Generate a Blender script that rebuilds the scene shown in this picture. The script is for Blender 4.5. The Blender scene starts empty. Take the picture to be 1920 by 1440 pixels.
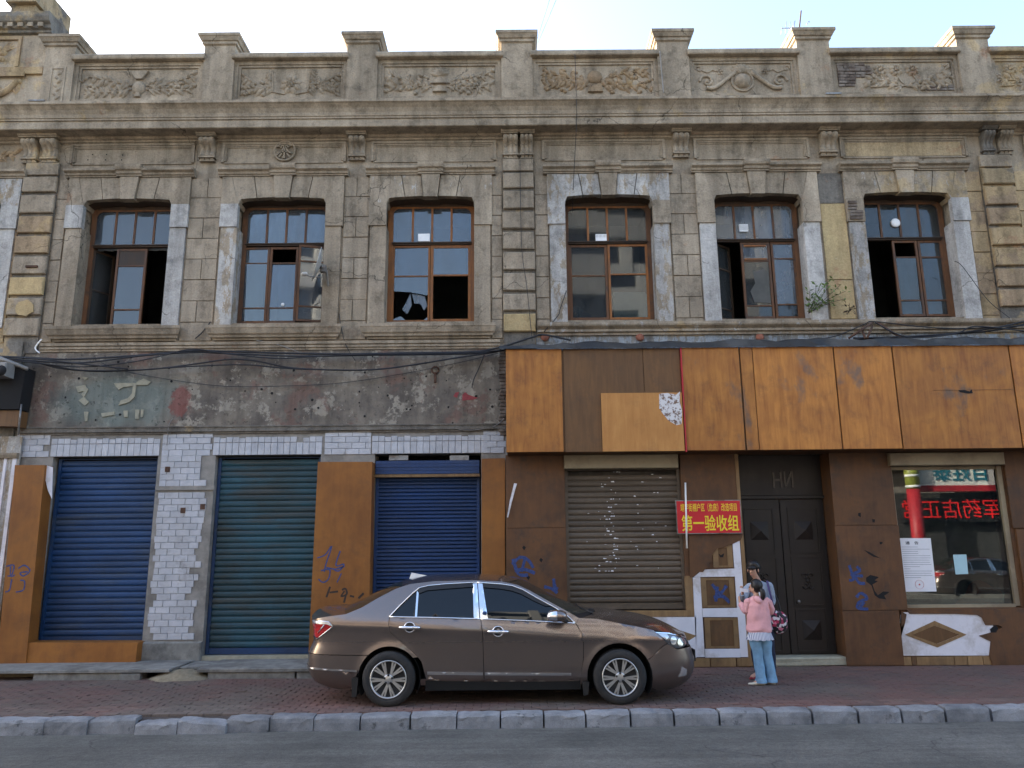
import bpy, bmesh, math, random
from mathutils import Vector, Matrix
from mathutils.geometry import delaunay_2d_cdt
R = math.radians
rnd = random.Random(7)
sc = bpy.context.scene
col = sc.collection

# ------------------------------------------------------------------ camera
FPX, PITCH, ROLL, CAMY, CAMZ = 1442.0, R(12.0), R(0.5), -12.9, 1.85
cam_d = bpy.data.cameras.new('camera')
cam = bpy.data.objects.new('camera', cam_d)
col.objects.link(cam)
cam_d.sensor_fit = 'HORIZONTAL'
cam_d.sensor_width = 36.0
cam_d.lens = 36.0 * FPX / 1920.0
cam_d.clip_start = 0.05
cam_d.clip_end = 3000
cam.location = (0, CAMY, CAMZ)
cam.rotation_euler = (Matrix.Rotation(math.pi / 2 + PITCH, 3, 'X') @ Matrix.Rotation(-ROLL, 3, 'Z')).to_euler()
sc.camera = cam

# ------------------------------------------------------------------ sky, sun, exposure
SUN_EL, SUN_AZ = R(24), R(-66)          # the sun stands behind the building, to the left (azimuth from +Y)
world = bpy.data.worlds.new('World')
sc.world = world
world.use_nodes = True
wn = world.node_tree
bg = wn.nodes['Background']
sky = wn.nodes.new('ShaderNodeTexSky')
sky.sky_type = 'NISHITA'
sky.sun_disc = False
sky.sun_elevation = SUN_EL
sky.sun_rotation = SUN_AZ
sky.air_density = 1.0
sky.dust_density = 3.0
sky.ozone_density = 1.0
wn.links.new(sky.outputs[0], bg.inputs[0])
bg.inputs[1].default_value = 0.15
sun_d = bpy.data.lights.new('sun', 'SUN')
sun_d.energy = 4.5
sun_d.angle = R(0.53)
sun_d.color = (1.0, 0.93, 0.82)
sun = bpy.data.objects.new('sun', sun_d)
col.objects.link(sun)
sun_dir = Vector((math.sin(SUN_AZ) * math.cos(SUN_EL), math.cos(SUN_AZ) * math.cos(SUN_EL), math.sin(SUN_EL)))
sun.rotation_euler = sun_dir.to_track_quat('Z', 'Y').to_euler()
sun.location = sun_dir * 60
sc.view_settings.view_transform = 'Standard'
sc.view_settings.look = 'None'
sc.view_settings.gamma = 1.0
sc.view_settings.exposure = 2.3
sc.view_settings.use_curve_mapping = False
sc.cycles.max_bounces = 7
sc.cycles.diffuse_bounces = 3
sc.cycles.glossy_bounces = 4
sc.cycles.transparent_max_bounces = 12
sc.cycles.caustics_reflective = False
sc.cycles.caustics_refractive = False


# ------------------------------------------------------------------ measuring: a pixel of the photograph at a known depth
def ray(px, py):
    u = (px - 960) / FPX
    v = (720 - py) / FPX
    c, s = math.cos(ROLL), math.sin(ROLL)
    u2, v2 = u * c + v * s, -u * s + v * c
    return u2, math.cos(PITCH) - math.sin(PITCH) * v2, math.sin(PITCH) + math.cos(PITCH) * v2


def at(px, py, Y=0.0):
    a, b, c = ray(px, py)
    k = (Y - CAMY) / b
    return Vector((a * k, Y, CAMZ + c * k))


def xz(px, py, Y=0.0):
    p = at(px, py, Y)
    return (p.x, p.z)


def ground(px, py, Z=0.0):
    a, b, c = ray(px, py)
    k = (Z - CAMZ) / c
    return Vector((a * k, CAMY + b * k, Z))


# ------------------------------------------------------------------ object helpers
def tag(o, label=None, cat=None, group=None, kind=None):
    if label: o['label'] = label
    if cat: o['category'] = cat
    if group: o['group'] = group
    if kind: o['kind'] = kind
    return o


def empty(name, loc=(0, 0, 0), parent=None):
    o = bpy.data.objects.new(name, None)
    o.empty_display_size = 0.2
    col.objects.link(o)
    o.location = loc
    if parent:
        o.parent = parent
        o.matrix_parent_inverse = wmat(parent).inverted()
    return o


def wmat(o):
    """world matrix of an object from its own location and rotation (parents included)"""
    b = Matrix.Translation(o.location) @ o.rotation_euler.to_matrix().to_4x4()
    if o.parent: b = wmat(o.parent) @ o.matrix_parent_inverse @ b
    return b


def link(name, me, mat=None, parent=None, loc=None, rot=None):
    o = bpy.data.objects.new(name, me)
    col.objects.link(o)
    if parent:
        o.parent = parent
        o.matrix_parent_inverse = wmat(parent).inverted()
    if loc is not None: o.location = loc
    if rot is not None: o.rotation_euler = rot
    if mat is not None and len(me.materials) == 0: me.materials.append(mat)
    return o


class MB:
    """collects shapes that end as ONE mesh"""
    def __init__(self):
        self.v, self.f, self.smooth, self.mi = [], [], [], []

    def add(self, vs, fs, smooth=False, mi=0):
        b = len(self.v)
        self.v += [tuple(p) for p in vs]
        for f in fs:
            self.f.append(tuple(b + i for i in f))
            self.smooth.append(smooth)
            self.mi.append(mi)
        return self

    def box(self, x0, x1, y0, y1, z0, z1, mi=0):
        x0, x1 = min(x0, x1), max(x0, x1); y0, y1 = min(y0, y1), max(y0, y1); z0, z1 = min(z0, z1), max(z0, z1)
        vs = [(x, y, z) for z in (z0, z1) for y in (y0, y1) for x in (x0, x1)]
        return self.add(vs, [(0, 2, 3, 1), (4, 5, 7, 6), (0, 1, 5, 4), (2, 6, 7, 3), (0, 4, 6, 2), (1, 3, 7, 5)], mi=mi)

    def cbox(self, x0, x1, y0, y1, z0, z1, c=0.01, jit=0.0):
        """box with a chamfered front (-Y) face"""
        j = lambda: rnd.uniform(-jit, jit) if jit else 0.0
        vs = [(x0, y1, z0), (x1, y1, z0), (x1, y1, z1), (x0, y1, z1),
              (x0 + j(), y0 + c, z0 + j()), (x1 + j(), y0 + c, z0 + j()), (x1 + j(), y0 + c, z1 + j()), (x0 + j(), y0 + c, z1 + j()),
              (x0 + c, y0 + j(), z0 + c), (x1 - c, y0 + j(), z0 + c), (x1 - c, y0 + j(), z1 - c), (x0 + c, y0 + j(), z1 - c)]
        fs = [(0, 1, 5, 4), (1, 2, 6, 5), (2, 3, 7, 6), (3, 0, 4, 7), (4, 5, 9, 8), (5, 6, 10, 9), (6, 7, 11, 10), (7, 4, 8, 11), (8, 9, 10, 11), (3, 2, 1, 0)]
        return self.add(vs, fs)

    def prism(self, pts, y0, y1, c=0.0):
        """polygon in XZ (any order) pushed from front y0 to back y1"""
        a = sum(pts[i][0] * pts[(i + 1) % len(pts)][1] - pts[(i + 1) % len(pts)][0] * pts[i][1] for i in range(len(pts)))
        if a < 0: pts = pts[::-1]
        n = len(pts)
        vs = [(p[0], y0, p[1]) for p in pts] + [(p[0], y1, p[1]) for p in pts]
        fs = [tuple(range(n)), tuple(range(2 * n - 1, n - 1, -1))]
        fs += [(i, n + i, n + (i + 1) % n, (i + 1) % n) for i in range(n)]
        return self.add(vs, fs)

    def xprofile(self, prof, x0, x1, closed=True, smooth=False, segs=1, wob=0.0):
        """profile [(y,z)..] running along X"""
        n = len(prof)
        vs = []
        for k in range(segs + 1):
            x = x0 + (x1 - x0) * k / segs
            w = rnd.uniform(-wob, wob) if wob else 0
            vs += [(x, p[0] + (w if p[0] < -0.01 else 0), p[1] + w * .6) for p in prof]
        fs = []
        for k in range(segs):
            b = k * n
            for i in range(n if closed else n - 1):
                j = (i + 1) % n
                fs.append((b + i, b + j, b + n + j, b + n + i))
        self.add(vs, fs, smooth)
        if closed:
            b = segs * n
            self.add([vs[i] for i in range(n)] + vs[b:b + n], [tuple(range(n - 1, -1, -1)), tuple(range(n, 2 * n))])
        return self

    def tube(self, pts, r, sides=6, smooth=True, caps=True, flat=1.0, nrm=None):
        pts = [Vector(p) for p in pts]
        n = len(pts)
        vs = []
        up = Vector((0, 0, 1))
        prev = None
        for i, p in enumerate(pts):
            t = (pts[min(i + 1, n - 1)] - pts[max(i - 1, 0)])
            t = t.normalized() if t.length > 1e-9 else Vector((1, 0, 0))
            if prev is None:
                a = t.cross(up)
                if a.length < 1e-3: a = t.cross(Vector((0, 1, 0)))
                a.normalize()
            else:
                a = prev - t * prev.dot(t)
                a = a.normalized() if a.length > 1e-6 else t.orthogonal().normalized()
            prev = a
            b = t.cross(a)
            rr = r[i] if isinstance(r, (list, tuple)) else r
            for k in range(sides):
                an = 2 * math.pi * k / sides
                vs.append(p + (a * math.cos(an) + b * math.sin(an) * flat) * rr)
        fs = []
        for i in range(n - 1):
            for k in range(sides):
                k2 = (k + 1) % sides
                fs.append((i * sides + k, i * sides + k2, (i + 1) * sides + k2, (i + 1) * sides + k))
        if caps:
            fs.append(tuple(range(sides - 1, -1, -1)))
            fs.append(tuple((n - 1) * sides + k for k in range(sides)))
        return self.add(vs, fs, smooth)

    def lathe(self, prof, center, axis='Z', seg=24, smooth=True):
        """prof [(r, h)..] turned about an axis"""
        vs, fs = [], []
        cx, cy, cz = center
        for r_, h in prof:
            for k in range(seg):
                a = 2 * math.pi * k / seg
                c, s = r_ * math.cos(a), r_ * math.sin(a)
                vs.append((cx + c, cy + s, cz + h) if axis == 'Z' else ((cx + c, cy + h, cz + s) if axis == 'Y' else (cx + h, cy + c, cz + s)))
        for i in range(len(prof) - 1):
            for k in range(seg):
                k2 = (k + 1) % seg
                fs.append((i * seg + k, i * seg + k2, (i + 1) * seg + k2, (i + 1) * seg + k))
        fs.append(tuple(range(seg - 1, -1, -1)))
        fs.append(tuple((len(prof) - 1) * seg + k for k in range(seg)))
        return self.add(vs, fs, smooth)

    def mesh(self, name):
        me = bpy.data.meshes.new(name)
        me.from_pydata(self.v, [], self.f)
        me.polygons.foreach_set('use_smooth', self.smooth)
        me.polygons.foreach_set('material_index', self.mi)
        me.update()
        return me

    def build(self, name, mat=None, parent=None, fix=True, loc=None, rot=None):
        me = self.mesh(name)
        if fix:
            bm = bmesh.new(); bm.from_mesh(me)
            bmesh.ops.recalc_face_normals(bm, faces=bm.faces)
            bm.to_mesh(me); bm.free()
        mats = mat if isinstance(mat, (list, tuple)) else [mat]
        for m in mats:
            if m: me.materials.append(m)
        return link(name, me, None, parent, loc, rot)


def spl(pts, n=8):
    """Catmull-Rom through points (tuples of any length)"""
    P = [Vector(p) for p in pts]
    out = []
    for i in range(len(P) - 1):
        p0, p1, p2, p3 = P[max(i - 1, 0)], P[i], P[i + 1], P[min(i + 2, len(P) - 1)]
        for k in range(n):
            t = k / n
            out.append(0.5 * ((2 * p1) + (p2 - p0) * t + (2 * p0 - 5 * p1 + 4 * p2 - p3) * t * t + (3 * p1 - p0 - 3 * p2 + p3) * t ** 3))
    out.append(P[-1])
    return out


def text_mesh(s, size, extrude=0.002, bold=0.0, align='CENTER', sx=1.0):
    cu = bpy.data.curves.new('txt', 'FONT')
    cu.body = s
    cu.size = size
    cu.extrude = extrude
    cu.offset = bold
    cu.align_x = align
    cu.align_y = 'CENTER'
    cu.resolution_u = 3
    o = bpy.data.objects.new('txt', cu)
    col.objects.link(o)
    dg = bpy.context.evaluated_depsgraph_get()
    me = bpy.data.meshes.new_from_object(o.evaluated_get(dg))
    bpy.data.objects.remove(o)
    bpy.data.curves.remove(cu)
    if sx != 1.0:
        for v in me.vertices: v.co.x *= sx
    return me


def text(name, s, size, loc, mat, parent, bold=0.0, rot=(math.pi / 2, 0, 0), sx=1.0, extrude=0.002):
    me = text_mesh(s, size, extrude, bold, sx=sx)
    me.materials.clear()
    me.materials.append(mat)
    return link(name, me, None, parent, loc, rot)


def text_fit(name, s, x0, x1, z0, z1, y, mat, parent, bold=0.0, mirror=False, extrude=0.001):
    """lettering stretched to fill a rectangle of the wall"""
    me = text_mesh(s, 1.0, extrude, bold)
    me.materials.clear(); me.materials.append(mat)
    xs = [v.co.x for v in me.vertices]; ys = [v.co.y for v in me.vertices]
    a, b, c, d = min(xs), max(xs), min(ys), max(ys)
    for v in me.vertices:
        v.co = (x0 + (v.co.x - a) / (b - a) * (x1 - x0), y - v.co.z, z0 + (v.co.y - c) / (d - c) * (z1 - z0))
    return link(name, me, None, parent)


# ------------------------------------------------------------------ materials
class NT:
    def __init__(self, name):
        self.m = bpy.data.materials.new(name)
        self.m.use_nodes = True
        self.t = self.m.node_tree
        self.t.nodes.clear()
        self.out = self.t.nodes.new('ShaderNodeOutputMaterial')
        self._pos = None

    def n(self, kind, **kw):
        nd = self.t.nodes.new(kind)
        for k, v in kw.items(): setattr(nd, k, v)
        return nd

    def l(self, a, b):
        self.t.links.new(a, b)

    def pos(self, mode='world', scale=(1, 1, 1), loc=(0, 0, 0)):
        if mode == 'world':
            src = self.n('ShaderNodeNewGeometry').outputs['Position']
        else:
            src = self.n('ShaderNodeTexCoord').outputs['Object']
        mp = self.n('ShaderNodeMapping')
        mp.inputs['Scale'].default_value = scale
        mp.inputs['Location'].default_value = loc
        self.l(src, mp.inputs['Vector'])
        return mp.outputs[0]

    def noise(self, vec, scale, detail=6, rough=0.6, dist=0.0, fine=False):
        nd = self.n('ShaderNodeTexNoise')
        nd.inputs['Scale'].default_value = scale
        nd.inputs['Detail'].default_value = detail if fine else min(detail, 5.5)
        nd.inputs['Roughness'].default_value = rough
        nd.inputs['Distortion'].default_value = dist
        self.l(vec, nd.inputs['Vector'])
        return nd.outputs['Fac']

    def voro(self, vec, scale, feature='DISTANCE_TO_EDGE', out='Distance'):
        nd = self.n('ShaderNodeTexVoronoi', feature=feature)
        nd.inputs['Scale'].default_value = scale
        self.l(vec, nd.inputs['Vector'])
        return nd.outputs[out]

    def ramp(self, fac, a, b, va=0.0, vb=1.0):
        nd = self.n('ShaderNodeMapRange', clamp=True)
        nd.inputs[1].default_value = a; nd.inputs[2].default_value = b
        nd.inputs[3].default_value = va; nd.inputs[4].default_value = vb
        self.l(fac, nd.inputs[0])
        return nd.outputs[0]

    def math(self, op, a, b=None):
        nd = self.n('ShaderNodeMath', operation=op)
        for i, x in enumerate((a, b)):
            if x is None: continue
            if isinstance(x, (int, float)): nd.inputs[i].default_value = x
            else: self.l(x, nd.inputs[i])
        return nd.outputs[0]

    def mix(self, fac, a, b, mode='MIX'):
        nd = self.n('ShaderNodeMix', data_type='RGBA', blend_type=mode)
        if isinstance(fac, (int, float)): nd.inputs[0].default_value = fac
        else: self.l(fac, nd.inputs[0])
        for i, x in ((6, a), (7, b)):
            if isinstance(x, tuple): nd.inputs[i].default_value = x if len(x) == 4 else (*x, 1)
            else: self.l(x, nd.inputs[i])
        return nd.outputs[2]

    def mul(self, c, f):
        nd = self.n('ShaderNodeVectorMath', operation='SCALE')
        self.l(c, nd.inputs[0]); self.l(f, nd.inputs['Scale'])
        return nd.outputs[0]

    def sep(self, vec):
        nd = self.n('ShaderNodeSeparateXYZ')
        self.l(vec, nd.inputs[0])
        return nd.outputs

    def rand(self):
        return self.n('ShaderNodeObjectInfo').outputs['Random']

    def bump(self, h, strength=0.3, dist=0.01):
        nd = self.n('ShaderNodeBump')
        nd.inputs['Strength'].default_value = strength
        nd.inputs['Distance'].default_value = dist
        self.l(h, nd.inputs['Height'])
        return nd.outputs[0]

    def bsdf(self, color=None, rough=0.8, metal=0.0, spec=0.5, normal=None, coat=0.0, emit=None, estr=0.0, **kw):
        b = self.n('ShaderNodeBsdfPrincipled')
        if color is not None:
            if isinstance(color, tuple): b.inputs['Base Color'].default_value = (*color, 1)
            else: self.l(color, b.inputs['Base Color'])
        for nm, x in (('Roughness', rough), ('Metallic', metal), ('Specular IOR Level', spec), ('Coat Weight', coat)):
            if isinstance(x, (int, float)): b.inputs[nm].default_value = x
            else: self.l(x, b.inputs[nm])
        if normal is not None: self.l(normal, b.inputs['Normal'])
        if emit is not None:
            b.inputs['Emission Color'].default_value = (*emit, 1)
            b.inputs['Emission Strength'].default_value = estr
        for k, v in kw.items(): b.inputs[k].default_value = v
        self.l(b.outputs[0], self.out.inputs[0])
        return b


def cracks(t, vec, scale=0.9, width=0.006, amount=0.55):
    w = t.n('ShaderNodeTexNoise'); w.inputs['Scale'].default_value = 2.2; w.inputs['Detail'].default_value = 5
    t.l(vec, w.inputs['Vector'])
    add = t.n('ShaderNodeMix', data_type='VECTOR')
    add.inputs[0].default_value = 0.35
    t.l(vec, add.inputs[4]); t.l(w.outputs['Color'], add.inputs[5])
    e = t.voro(add.outputs[1], scale)
    line = t.ramp(e, 0.0, width * scale, 1.0, 0.0)
    msk = t.ramp(t.noise(vec, 0.55, 3), amount, amount + 0.06)
    return t.math('MULTIPLY', line, msk)


def stucco(name, base=(0.435, 0.360, 0.272), dark=(0.275, 0.222, 0.162), ochre=0.62, paint=None, paint_cover=0.5, paint_scale=3.2, warm=True, dirt=1.0, grain=1.0, xw=None):
    t = NT(name)
    p = t.pos()
    streak = t.pos(scale=(2.2, 2.2, 0.28))
    big = t.noise(p, 0.75, 9, 0.62)
    c = t.mix(t.ramp(big, 0.30, 0.70), dark, base)
    # leftover coats of ochre and pink wash
    oc = t.noise(t.pos(loc=(13, 0, 7)), 1.1, 10, 0.68)
    x = t.sep(p)[0]
    bias = t.math('ADD', t.ramp(x, 2.0, 9.0, 0.0, 0.13), t.ramp(x, -7.9, -9.0, 0.0, 0.12)) if warm else t.ramp(x, 100, 101, 0, 0)
    ocm = t.ramp(t.math('ADD', oc, bias), ochre, ochre + 0.05)
    c = t.mix(t.math('MULTIPLY', ocm, 0.6), c, (0.47, 0.345, 0.185))
    pk = t.noise(t.pos(loc=(3, 5, 31)), 1.7, 8, 0.7)
    c = t.mix(t.math('MULTIPLY', t.ramp(t.math('ADD', pk, t.math('MULTIPLY', bias, 0.4)), 0.66, 0.72), 0.6), c, (0.36, 0.20, 0.12))
    if paint:
        pn = t.noise(t.pos(loc=(1, 2, 3), scale=(1.6, 1.6, 0.6)), paint_scale, 9, 0.74, fine=True)
        thr = 0.5 + (0.5 - paint_cover) * 0.5
        pm = t.ramp(pn, thr - 0.015, thr + 0.015)
        pc = t.mix(t.ramp(t.noise(p, 9, 5), 0.3, 0.7), tuple(v * 0.78 for v in paint), paint)
        c = t.mix(pm, c, pc)
    # rain streaks and soot
    st = t.noise(streak, 1.9, 8, 0.6)
    c = t.mul(c, t.ramp(st, 0.32, 0.66, 1.0 - 0.42 * dirt, 1.06))
    so = t.noise(t.pos(loc=(0, 9, 1)), 4.5, 8, 0.75, fine=True)
    c = t.mul(c, t.ramp(so, 0.32, 0.50, 1.0 - 0.45 * dirt, 1.0))
    fine = t.noise(p, 34, 4, 0.75)
    c = t.mul(c, t.ramp(fine, 0.28, 0.72, 0.76, 1.16))
    pk2 = t.ramp(t.noise(t.pos(loc=(8, 2, 6)), 20, 6, 0.75), 0.66, 0.70)
    c = t.mix(t.math('MULTIPLY', pk2, 0.35), c, (0.60, 0.56, 0.50))
    cr = cracks(t, p, amount=0.50)
    c = t.mix(t.math('MULTIPLY', cr, 0.85), c, (0.035, 0.03, 0.025))
    rv = t.rand()
    c = t.mul(c, t.ramp(rv, 0, 1, 0.90, 1.10))
    h = t.noise(p, 11, 5, 0.8)
    t.bsdf(c, 0.92, spec=0.2, normal=t.bump(h, 0.9, 0.02))
    return t.m


def simple(name, color, rough=0.6, metal=0.0, var=0.15, scale=12, bump=0.15, mode='world', spec=0.4, coat=0.0, dirt=None):
    t = NT(name)
    p = t.pos(mode)
    n1 = t.noise(p, scale, 6, 0.65)
    c = t.mix(t.ramp(n1, 0.25, 0.75), tuple(v * (1 - var) for v in color), tuple(min(1, v * (1 + var)) for v in color))
    if dirt:
        c = t.mix(t.math('MULTIPLY', t.ramp(t.noise(p, scale * 0.35, 9, 0.7), 0.48, 0.62), 0.7), c, dirt)
    t.bsdf(c, rough, metal, spec, t.bump(t.noise(p, scale * 4, 4), bump, 0.004) if bump else None, coat)
    return t.m


M = {}
M['stucco'] = stucco('stucco', ochre=0.66)
M['stucco_warm'] = stucco('stucco_warm', base=(0.45, 0.33, 0.205), dark=(0.30, 0.215, 0.14), ochre=0.6)
M['stucco_yellow'] = stucco('stucco_yellow', base=(0.52, 0.40, 0.21), dark=(0.40, 0.295, 0.16), ochre=0.5, dirt=0.55)
M['white_peel'] = stucco('white_peel', paint=(0.50, 0.475, 0.445), paint_cover=0.55)
M['white_most'] = stucco('white_most', paint=(0.53, 0.505, 0.475), paint_cover=0.88, dirt=0.9)
M['white_some'] = stucco('white_some', paint=(0.50, 0.475, 0.44), paint_cover=0.30, paint_scale=5)
M['blue_peel'] = stucco('blue_peel', base=(0.33, 0.31, 0.28), dark=(0.15, 0.14, 0.13), paint=(0.36, 0.39, 0.42), paint_cover=0.5, paint_scale=7)
M['patchy'] = stucco('patchy_ochre', ochre=0.44)
M['stone_dark'] = stucco('stone_dark', base=(0.25, 0.225, 0.19), dark=(0.12, 0.11, 0.10))


def band_plaster():
    t = NT('sign_band_plaster')
    p = t.pos()
    c = t.mix(t.ramp(t.noise(p, 1.3, 10, 0.68), 0.38, 0.62), (0.115, 0.10, 0.088), (0.23, 0.20, 0.165))
    c = t.mix(t.ramp(t.noise(t.pos(loc=(4, 0, 2)), 2.3, 9, 0.74, fine=True), 0.54, 0.57), c, (0.30, 0.27, 0.225))
    c = t.mix(t.math('MULTIPLY', t.ramp(t.noise(t.pos(loc=(9, 3, 2)), 1.6, 9, 0.7), 0.55, 0.62), 0.75), c, (0.18, 0.115, 0.095))
    x, y, z = t.sep(p)
    # a teal coat survives behind the old letters at the left
    msk = t.math('MULTIPLY', t.ramp(t.math('ABSOLUTE', t.math('ADD', x, 6.7)), 0.5, 1.5, 1, 0), t.ramp(t.math('ABSOLUTE', t.math('SUBTRACT', z, 4.35)), 0.2, 0.7, 1, 0))
    c = t.mix(t.math('MULTIPLY', t.ramp(t.math('MULTIPLY', msk, t.noise(p, 2.0, 8, 0.6)), 0.12, 0.40), 0.7), c, (0.165, 0.20, 0.185))
    msk2 = t.math('MULTIPLY', t.ramp(t.math('ABSOLUTE', t.math('ADD', x, 5.65)), 0.05, 0.45, 1, 0), t.ramp(t.math('ABSOLUTE', t.math('SUBTRACT', z, 4.35)), 0.1, 0.6, 1, 0))
    c = t.mix(t.math('MULTIPLY', t.ramp(t.math('MULTIPLY', msk2, t.noise(p, 3.5, 9, 0.7)), 0.30, 0.38), 0.8), c, (0.20, 0.075, 0.065))
    pit = t.ramp(t.noise(p, 11, 8, 0.78, fine=True), 0.38, 0.43)
    pm = t.ramp(t.noise(p, 0.9, 4), 0.42, 0.55)
    pit = t.math('MAXIMUM', pit, t.math('SUBTRACT', 1.0, pm))
    c = t.mul(c, t.math('ADD', 0.45, t.math('MULTIPLY', pit, 0.55)))
    st = t.noise(t.pos(scale=(2.5, 2.5, 0.3)), 2.2, 7)
    c = t.mul(c, t.ramp(st, 0.3, 0.7, 0.72, 1.12))
    h = t.noise(p, 13, 5, 0.75)
    t.bsdf(c, 0.95, spec=0.15, normal=t.bump(h, 0.7, 0.015))
    return t.m


M['band'] = band_plaster()


def plywood(name, base, dark, stain=0.5, grain=1.0, grey=0.0, rough=0.55):
    t = NT(name)
    p = t.pos()
    rv = t.rand()
    off = t.n('ShaderNodeCombineXYZ'); t.l(t.math('MULTIPLY', rv, 37.0), off.inputs[0]); t.l(t.math('MULTIPLY', rv, 11.0), off.inputs[2])
    va = t.n('ShaderNodeVectorMath', operation='ADD'); t.l(p, va.inputs[0]); t.l(off.outputs[0], va.inputs[1])
    mp = t.n('ShaderNodeMapping'); mp.inputs['Scale'].default_value = (1.0, 1.0, 0.12); t.l(va.outputs[0], mp.inputs[0])
    g = t.noise(mp.outputs[0], 14, 8, 0.6, 0.6)
    g2 = t.noise(va.outputs[0], 2.2, 6, 0.6, 0.4)
    c = t.mix(t.ramp(t.math('ADD', t.math('MULTIPLY', g, 0.55 * grain), t.math('MULTIPLY', g2, 0.45 + 0.55 * (1 - grain))), 0.34, 0.62), dark, base)
    sp = t.ramp(t.noise(va.outputs[0], 2.6, 9, 0.75), 0.52, 0.70)
    c = t.mix(t.math('MULTIPLY', sp, stain), c, tuple(v * 0.35 + 0.02 for v in dark))
    if grey:
        gp = t.ramp(t.noise(t.pos(scale=(1, 1, 0.6), loc=(5, 5, 5)), 1.5, 6, 0.6), 0.62, 0.70)
        c = t.mix(t.math('MULTIPLY', gp, grey), c, (0.10, 0.085, 0.075))
    ch = t.ramp(t.noise(va.outputs[0], 26, 6, 0.8), 0.73, 0.76)
    c = t.mix(t.math('MULTIPLY', ch, 0.5), c, (0.45, 0.36, 0.26))
    c = t.mul(c, t.ramp(rv, 0, 1, 0.84, 1.12))
    t.bsdf(c, t.ramp(g2, 0.3, 0.7, rough - 0.08, rough + 0.15), spec=0.35, normal=t.bump(g, 0.12, 0.004))
    return t.m


M['ply'] = plywood('varnished_plywood', (0.46, 0.19, 0.042), (0.25, 0.086, 0.018), stain=0.45, grey=0.75)
M['ply_light'] = plywood('pale_plywood', (0.47, 0.225, 0.065), (0.37, 0.155, 0.04), stain=0.3)
M['ply_brown'] = plywood('brown_plywood', (0.155, 0.078, 0.030), (0.095, 0.046, 0.018), stain=0.4)
M['ply_dark'] = plywood('dark_painted_plywood', (0.125, 0.056, 0.022), (0.062, 0.028, 0.013), stain=0.75, grain=0.5)
M['board_orange'] = plywood('orange_painted_board', (0.275, 0.108, 0.022), (0.175, 0.062, 0.013), stain=0.35, grain=0.45)
M['board_raw'] = plywood('bare_wood_board', (0.27, 0.165, 0.075), (0.16, 0.09, 0.04), stain=0.5)
M['frame_wood'] = plywood('weathered_window_wood', (0.155, 0.066, 0.026), (0.055, 0.028, 0.016), stain=0.8, rough=0.6)
M['frame_orange'] = plywood('orange_window_wood', (0.30, 0.112, 0.028), (0.14, 0.055, 0.018), stain=0.5)
M['frame_dark'] = plywood('blackened_window_wood', (0.06, 0.035, 0.02), (0.025, 0.018, 0.014), stain=0.5)
M['door'] = plywood('dark_door_wood', (0.020, 0.0145, 0.012), (0.012, 0.009, 0.008), stain=0.3, rough=0.5)
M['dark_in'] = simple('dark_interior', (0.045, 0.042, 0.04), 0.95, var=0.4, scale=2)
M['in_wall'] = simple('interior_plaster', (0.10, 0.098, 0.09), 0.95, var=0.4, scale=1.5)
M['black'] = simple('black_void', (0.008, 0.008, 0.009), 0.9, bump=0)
M['cable'] = simple('black_cable', (0.012, 0.013, 0.018), 0.6, bump=0)
M['cable_grey'] = simple('grey_cable', (0.22, 0.21, 0.20), 0.6, bump=0)
M['white_plastic'] = simple('white_plastic', (0.80, 0.80, 0.80), 0.45, var=0.05, bump=0)
M['paper'] = simple('white_paper', (0.74, 0.73, 0.76), 0.8, var=0.04, bump=0)
M['paper_green'] = simple('pale_green_paper', (0.30, 0.40, 0.38), 0.8, var=0.15)
M['paper_blue'] = simple('pale_blue_paper', (0.38, 0.56, 0.62), 0.8, var=0.05, bump=0)
M['ink'] = simple('ink', (0.03, 0.03, 0.035), 0.8, bump=0)
M['ink_red'] = simple('red_ink', (0.45, 0.03, 0.03), 0.8, bump=0)
M['spray_blue'] = simple('blue_spray_paint', (0.028, 0.05, 0.16), 0.7, var=0.5, scale=40, bump=0)
M['spray_dark'] = simple('dark_spray_paint', (0.03, 0.02, 0.016), 0.7, bump=0)
M['metal_grey'] = simple('grey_metal', (0.24, 0.24, 0.24), 0.5, 0.5, dirt=(0.08, 0.05, 0.03))
M['rust'] = simple('rusty_iron', (0.085, 0.045, 0.03), 0.85, 0.2, var=0.5)
M['flash'] = simple('black_sheet_metal', (0.018, 0.018, 0.019), 0.5, 0.0, var=0.6, scale=4, bump=0.3, dirt=(0.07, 0.068, 0.065))
M['beige_metal'] = simple('beige_painted_metal', (0.285, 0.235, 0.155), 0.55, var=0.08, scale=3, dirt=(0.16, 0.12, 0.08))
M['concrete'] = simple('old_concrete', (0.20, 0.195, 0.18), 0.95, var=0.35, scale=6, bump=0.5, dirt=(0.09, 0.085, 0.078))
M['cement'] = simple('cement_render', (0.24, 0.225, 0.205), 0.95, var=0.3, scale=5, bump=0.5, dirt=(0.12, 0.11, 0.10))
M['sand'] = simple('spilled_sand', (0.21, 0.175, 0.12), 1.0, var=0.3, scale=14, bump=0.8)
M['white_board'] = simple('white_painted_board', (0.66, 0.64, 0.68), 0.7, var=0.08, scale=4, bump=0.2, dirt=(0.33, 0.28, 0.24))
M['old_brick'] = simple('sooty_brick', (0.10, 0.075, 0.06), 0.95, var=0.6, scale=8, bump=0.6, dirt=(0.25, 0.22, 0.19))
M['red_paint'] = simple('red_paint', (0.40, 0.02, 0.03), 0.5, bump=0.05)
M['red_board'] = simple('red_sign_board', (0.52, 0.012, 0.022), 0.42, var=0.06, bump=0)
M['yellow'] = simple('yellow_letters', (0.78, 0.62, 0.03), 0.5, var=0.04, bump=0)
M['leaf'] = simple('weed_leaf', (0.11, 0.17, 0.045), 0.7, var=0.4, scale=30, bump=0)
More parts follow.
